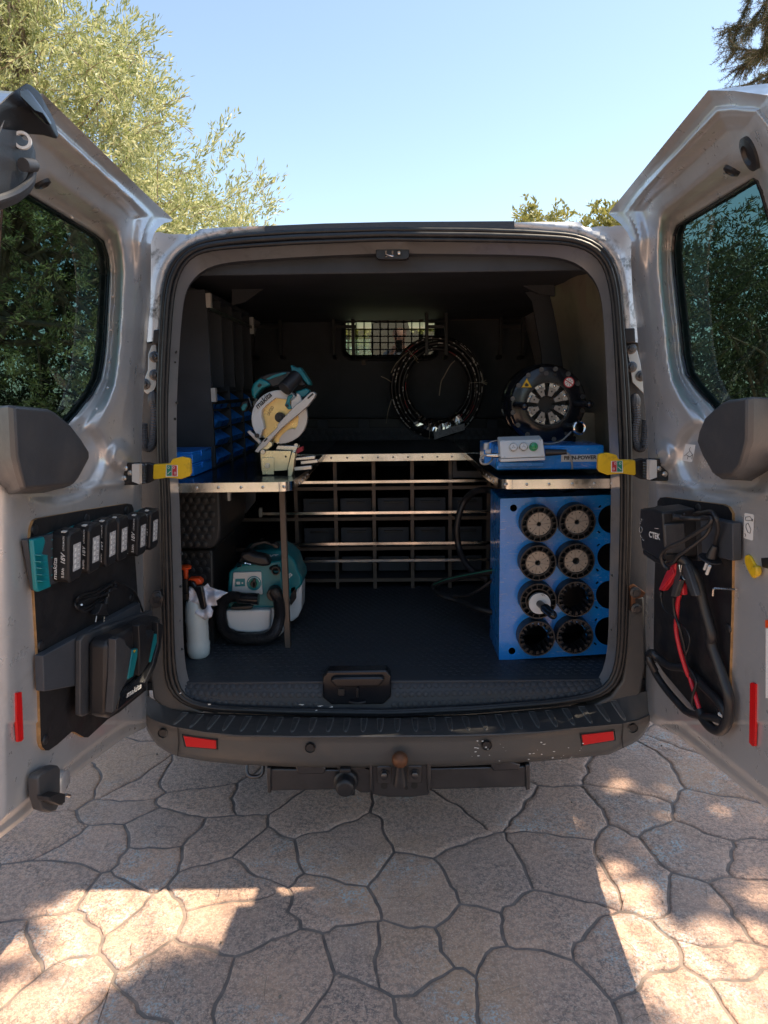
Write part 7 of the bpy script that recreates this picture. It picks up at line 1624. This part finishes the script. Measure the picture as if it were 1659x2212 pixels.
# light that grazes the bumper tread and the sill
for x0, x1, ya, yb in ((455, 560, 1562, 1588), (575, 690, 1560, 1590), (760, 900, 1558, 1590), (905, 1000, 1556, 1588), (1130, 1230, 1545, 1572), (1240, 1340, 1535, 1565), (860, 935, 1475, 1520)):
    q = []
    for a, b in ((x0, ya), (x1, ya), (x1, yb), (x0, yb)):
        z = .45 if ya > 1530 else .53; p = PZ(a, b, z); q.append((p[0]-sunv[0]*z, p[1]-sunv[1]*z))
    lit.append(q)
N = 9000; gr = np.c_[rng.uniform(-4.2, 4.0, N), rng.uniform(-3.2, 4.6, N)]; N2 = 15000; gr = np.vstack([gr, np.c_[rng.uniform(-2.1, 2.3, N2), rng.uniform(.9, 3.1, N2)]]); N = len(gr); hz = rng.uniform(6.2, 7.6, N)
core = np.arange(N) >= 9000
p0 = np.c_[gr[:, 0]+sunv[0]*hz, gr[:, 1]+sunv[1]*hz, hz]
gapp = np.zeros(N, bool)
for q in lit: gapp |= inside(gr, q) | (dist(gr, q) < .06)
edge_n = np.array([noise.noise(Vector((a*4.5, b*4.5, 1.0))) for a, b in gr]) > .42
dens = np.array([noise.noise(Vector((a*.9, b*.9, 4.0))) for a, b in gr])
ok = ~gapp & (core | ((dens > .12) & (rng.random(N) < .7)))
p0 = p0[ok]; V, Fc = leafcloud(p0, rng.normal(size=p0.shape)*np.array([1, 1, .35]), .17, .075)
npmesh('crown', V, Fc, 'leaf_dark', con, smooth=False)
for i in rng.choice(len(p0), 26, replace=False):
    st = np.array([5.25, -.9, rng.uniform(5, 8)]); tb.tube(spline([st, (st+p0[i])/2+np.array([0, 0, .5]), p0[i]], 4), .02, 5, radii=list(np.linspace(.025, .004, 9)))
tb.build('trunk', 'bark', con)

# ================================================================== THE PHOTOGRAPHER (seen mirrored in the bulkhead window)
pr = thing('person', (0, -.42, 0), 'person in a grey shirt holding a phone in both hands, mirrored in the bulkhead window', 'person')
Vp, Ep, Rp = [], [], []
def jn(p, r, par=None):
    Vp.append(tuple(p)); Rp.append(r)
    if par is not None: Ep.append((par, len(Vp)-1))
    return len(Vp)-1
pel = jn((0, -.45, .95), .15); wai = jn((0, -.46, 1.08), .135, pel); chs = jn((0, -.47, 1.28), .15, wai); ups = jn((0, -.46, 1.42), .12, chs)
nk = jn((0, -.44, 1.52), .055, ups); h1 = jn((0, -.415, 1.60), .068, nk); h2 = jn((0, -.41, 1.68), .092, h1); h3 = jn((0, -.43, 1.76), .080, h2)
nose = jn((0, -.315, 1.655), .014, h2)
for sx in (-1, 1):
    ear = jn((sx*.088, -.42, 1.68), .016, h2)
    hip = jn((sx*.10, -.45, .88), .10, pel); kn = jn((sx*.12, -.43, .48), .058, hip); an = jn((sx*.13, -.46, .09), .042, kn); jn((sx*.15, -.30, .045), .035, an)
    sh_ = jn((sx*.18, -.46, 1.42), .062, ups); el = jn((sx*.25, -.34, 1.17), .043, sh_); wr_ = jn((sx*.12, -.13, 1.43), .027, el); pm_ = jn((sx*.085, -.075, 1.49), .028, wr_)
    for k, (dz, ln) in enumerate(((.040, .036), (.022, .040), (.004, .038), (-.012, .030))):
        a = jn((sx*.078, -.052, 1.50+dz), .0095, pm_); b = jn((sx*.066, -.030, 1.505+dz), .008, a); jn((sx*(.066-ln*.6), -.030, 1.508+dz), .007, b)
    a = jn((sx*.060, -.085, 1.49), .010, pm_); jn((sx*.035, -.062, 1.505), .009, a)
me = bpy.data.meshes.new('body_rig'); me.from_pydata(Vp, Ep, []); bo_ = bpy.data.objects.new('body_rig', me); COL.objects.link(bo_)
sk = bo_.modifiers.new('skin', 'SKIN'); 
for i, r_ in enumerate(Rp): me.skin_vertices[0].data[i].radius = (r_, r_*.85) if r_ > .1 else (r_, r_)
me.skin_vertices[0].data[0].use_root = True
sb = bo_.modifiers.new('sub', 'SUBSURF'); sb.levels = 2; sb.render_levels = 2
dgp = bpy.context.evaluated_depsgraph_get(); m2 = bpy.data.meshes.new_from_object(bo_.evaluated_get(dgp)); bpy.data.objects.remove(bo_)
m2.name = 'body'
for n_ in ('skin', 'shirt', 'trousers', 'hair'): m2.materials.append(MATS[n_])
for p in m2.polygons:
    c = p.center; k = 0
    if c.z < .98: k = 2 if c.z > .07 else 3
    elif c.z < 1.50 and (abs(c.x) < .20 and c.y < -.36 or (c.z < 1.47 and c.y < -.30)): k = 1
    if c.z > 1.70 and (c.y < -.37 or c.z > 1.76) or (c.z > 1.60 and c.y < -.45): k = 3
    p.material_index = k; p.use_smooth = True
for v in m2.vertices: v.co -= Vector((0, -.42, 0))
link('body', m2, pr)
m = MB(); m.bx(-.038, .038, -.050, -.041, 1.465, 1.62); tag(m.build('phone', 'gloss_black', None, loc=(0, -.046, 1.54), bevel=.003), 'black phone held up in both hands by the photographer', 'phone')
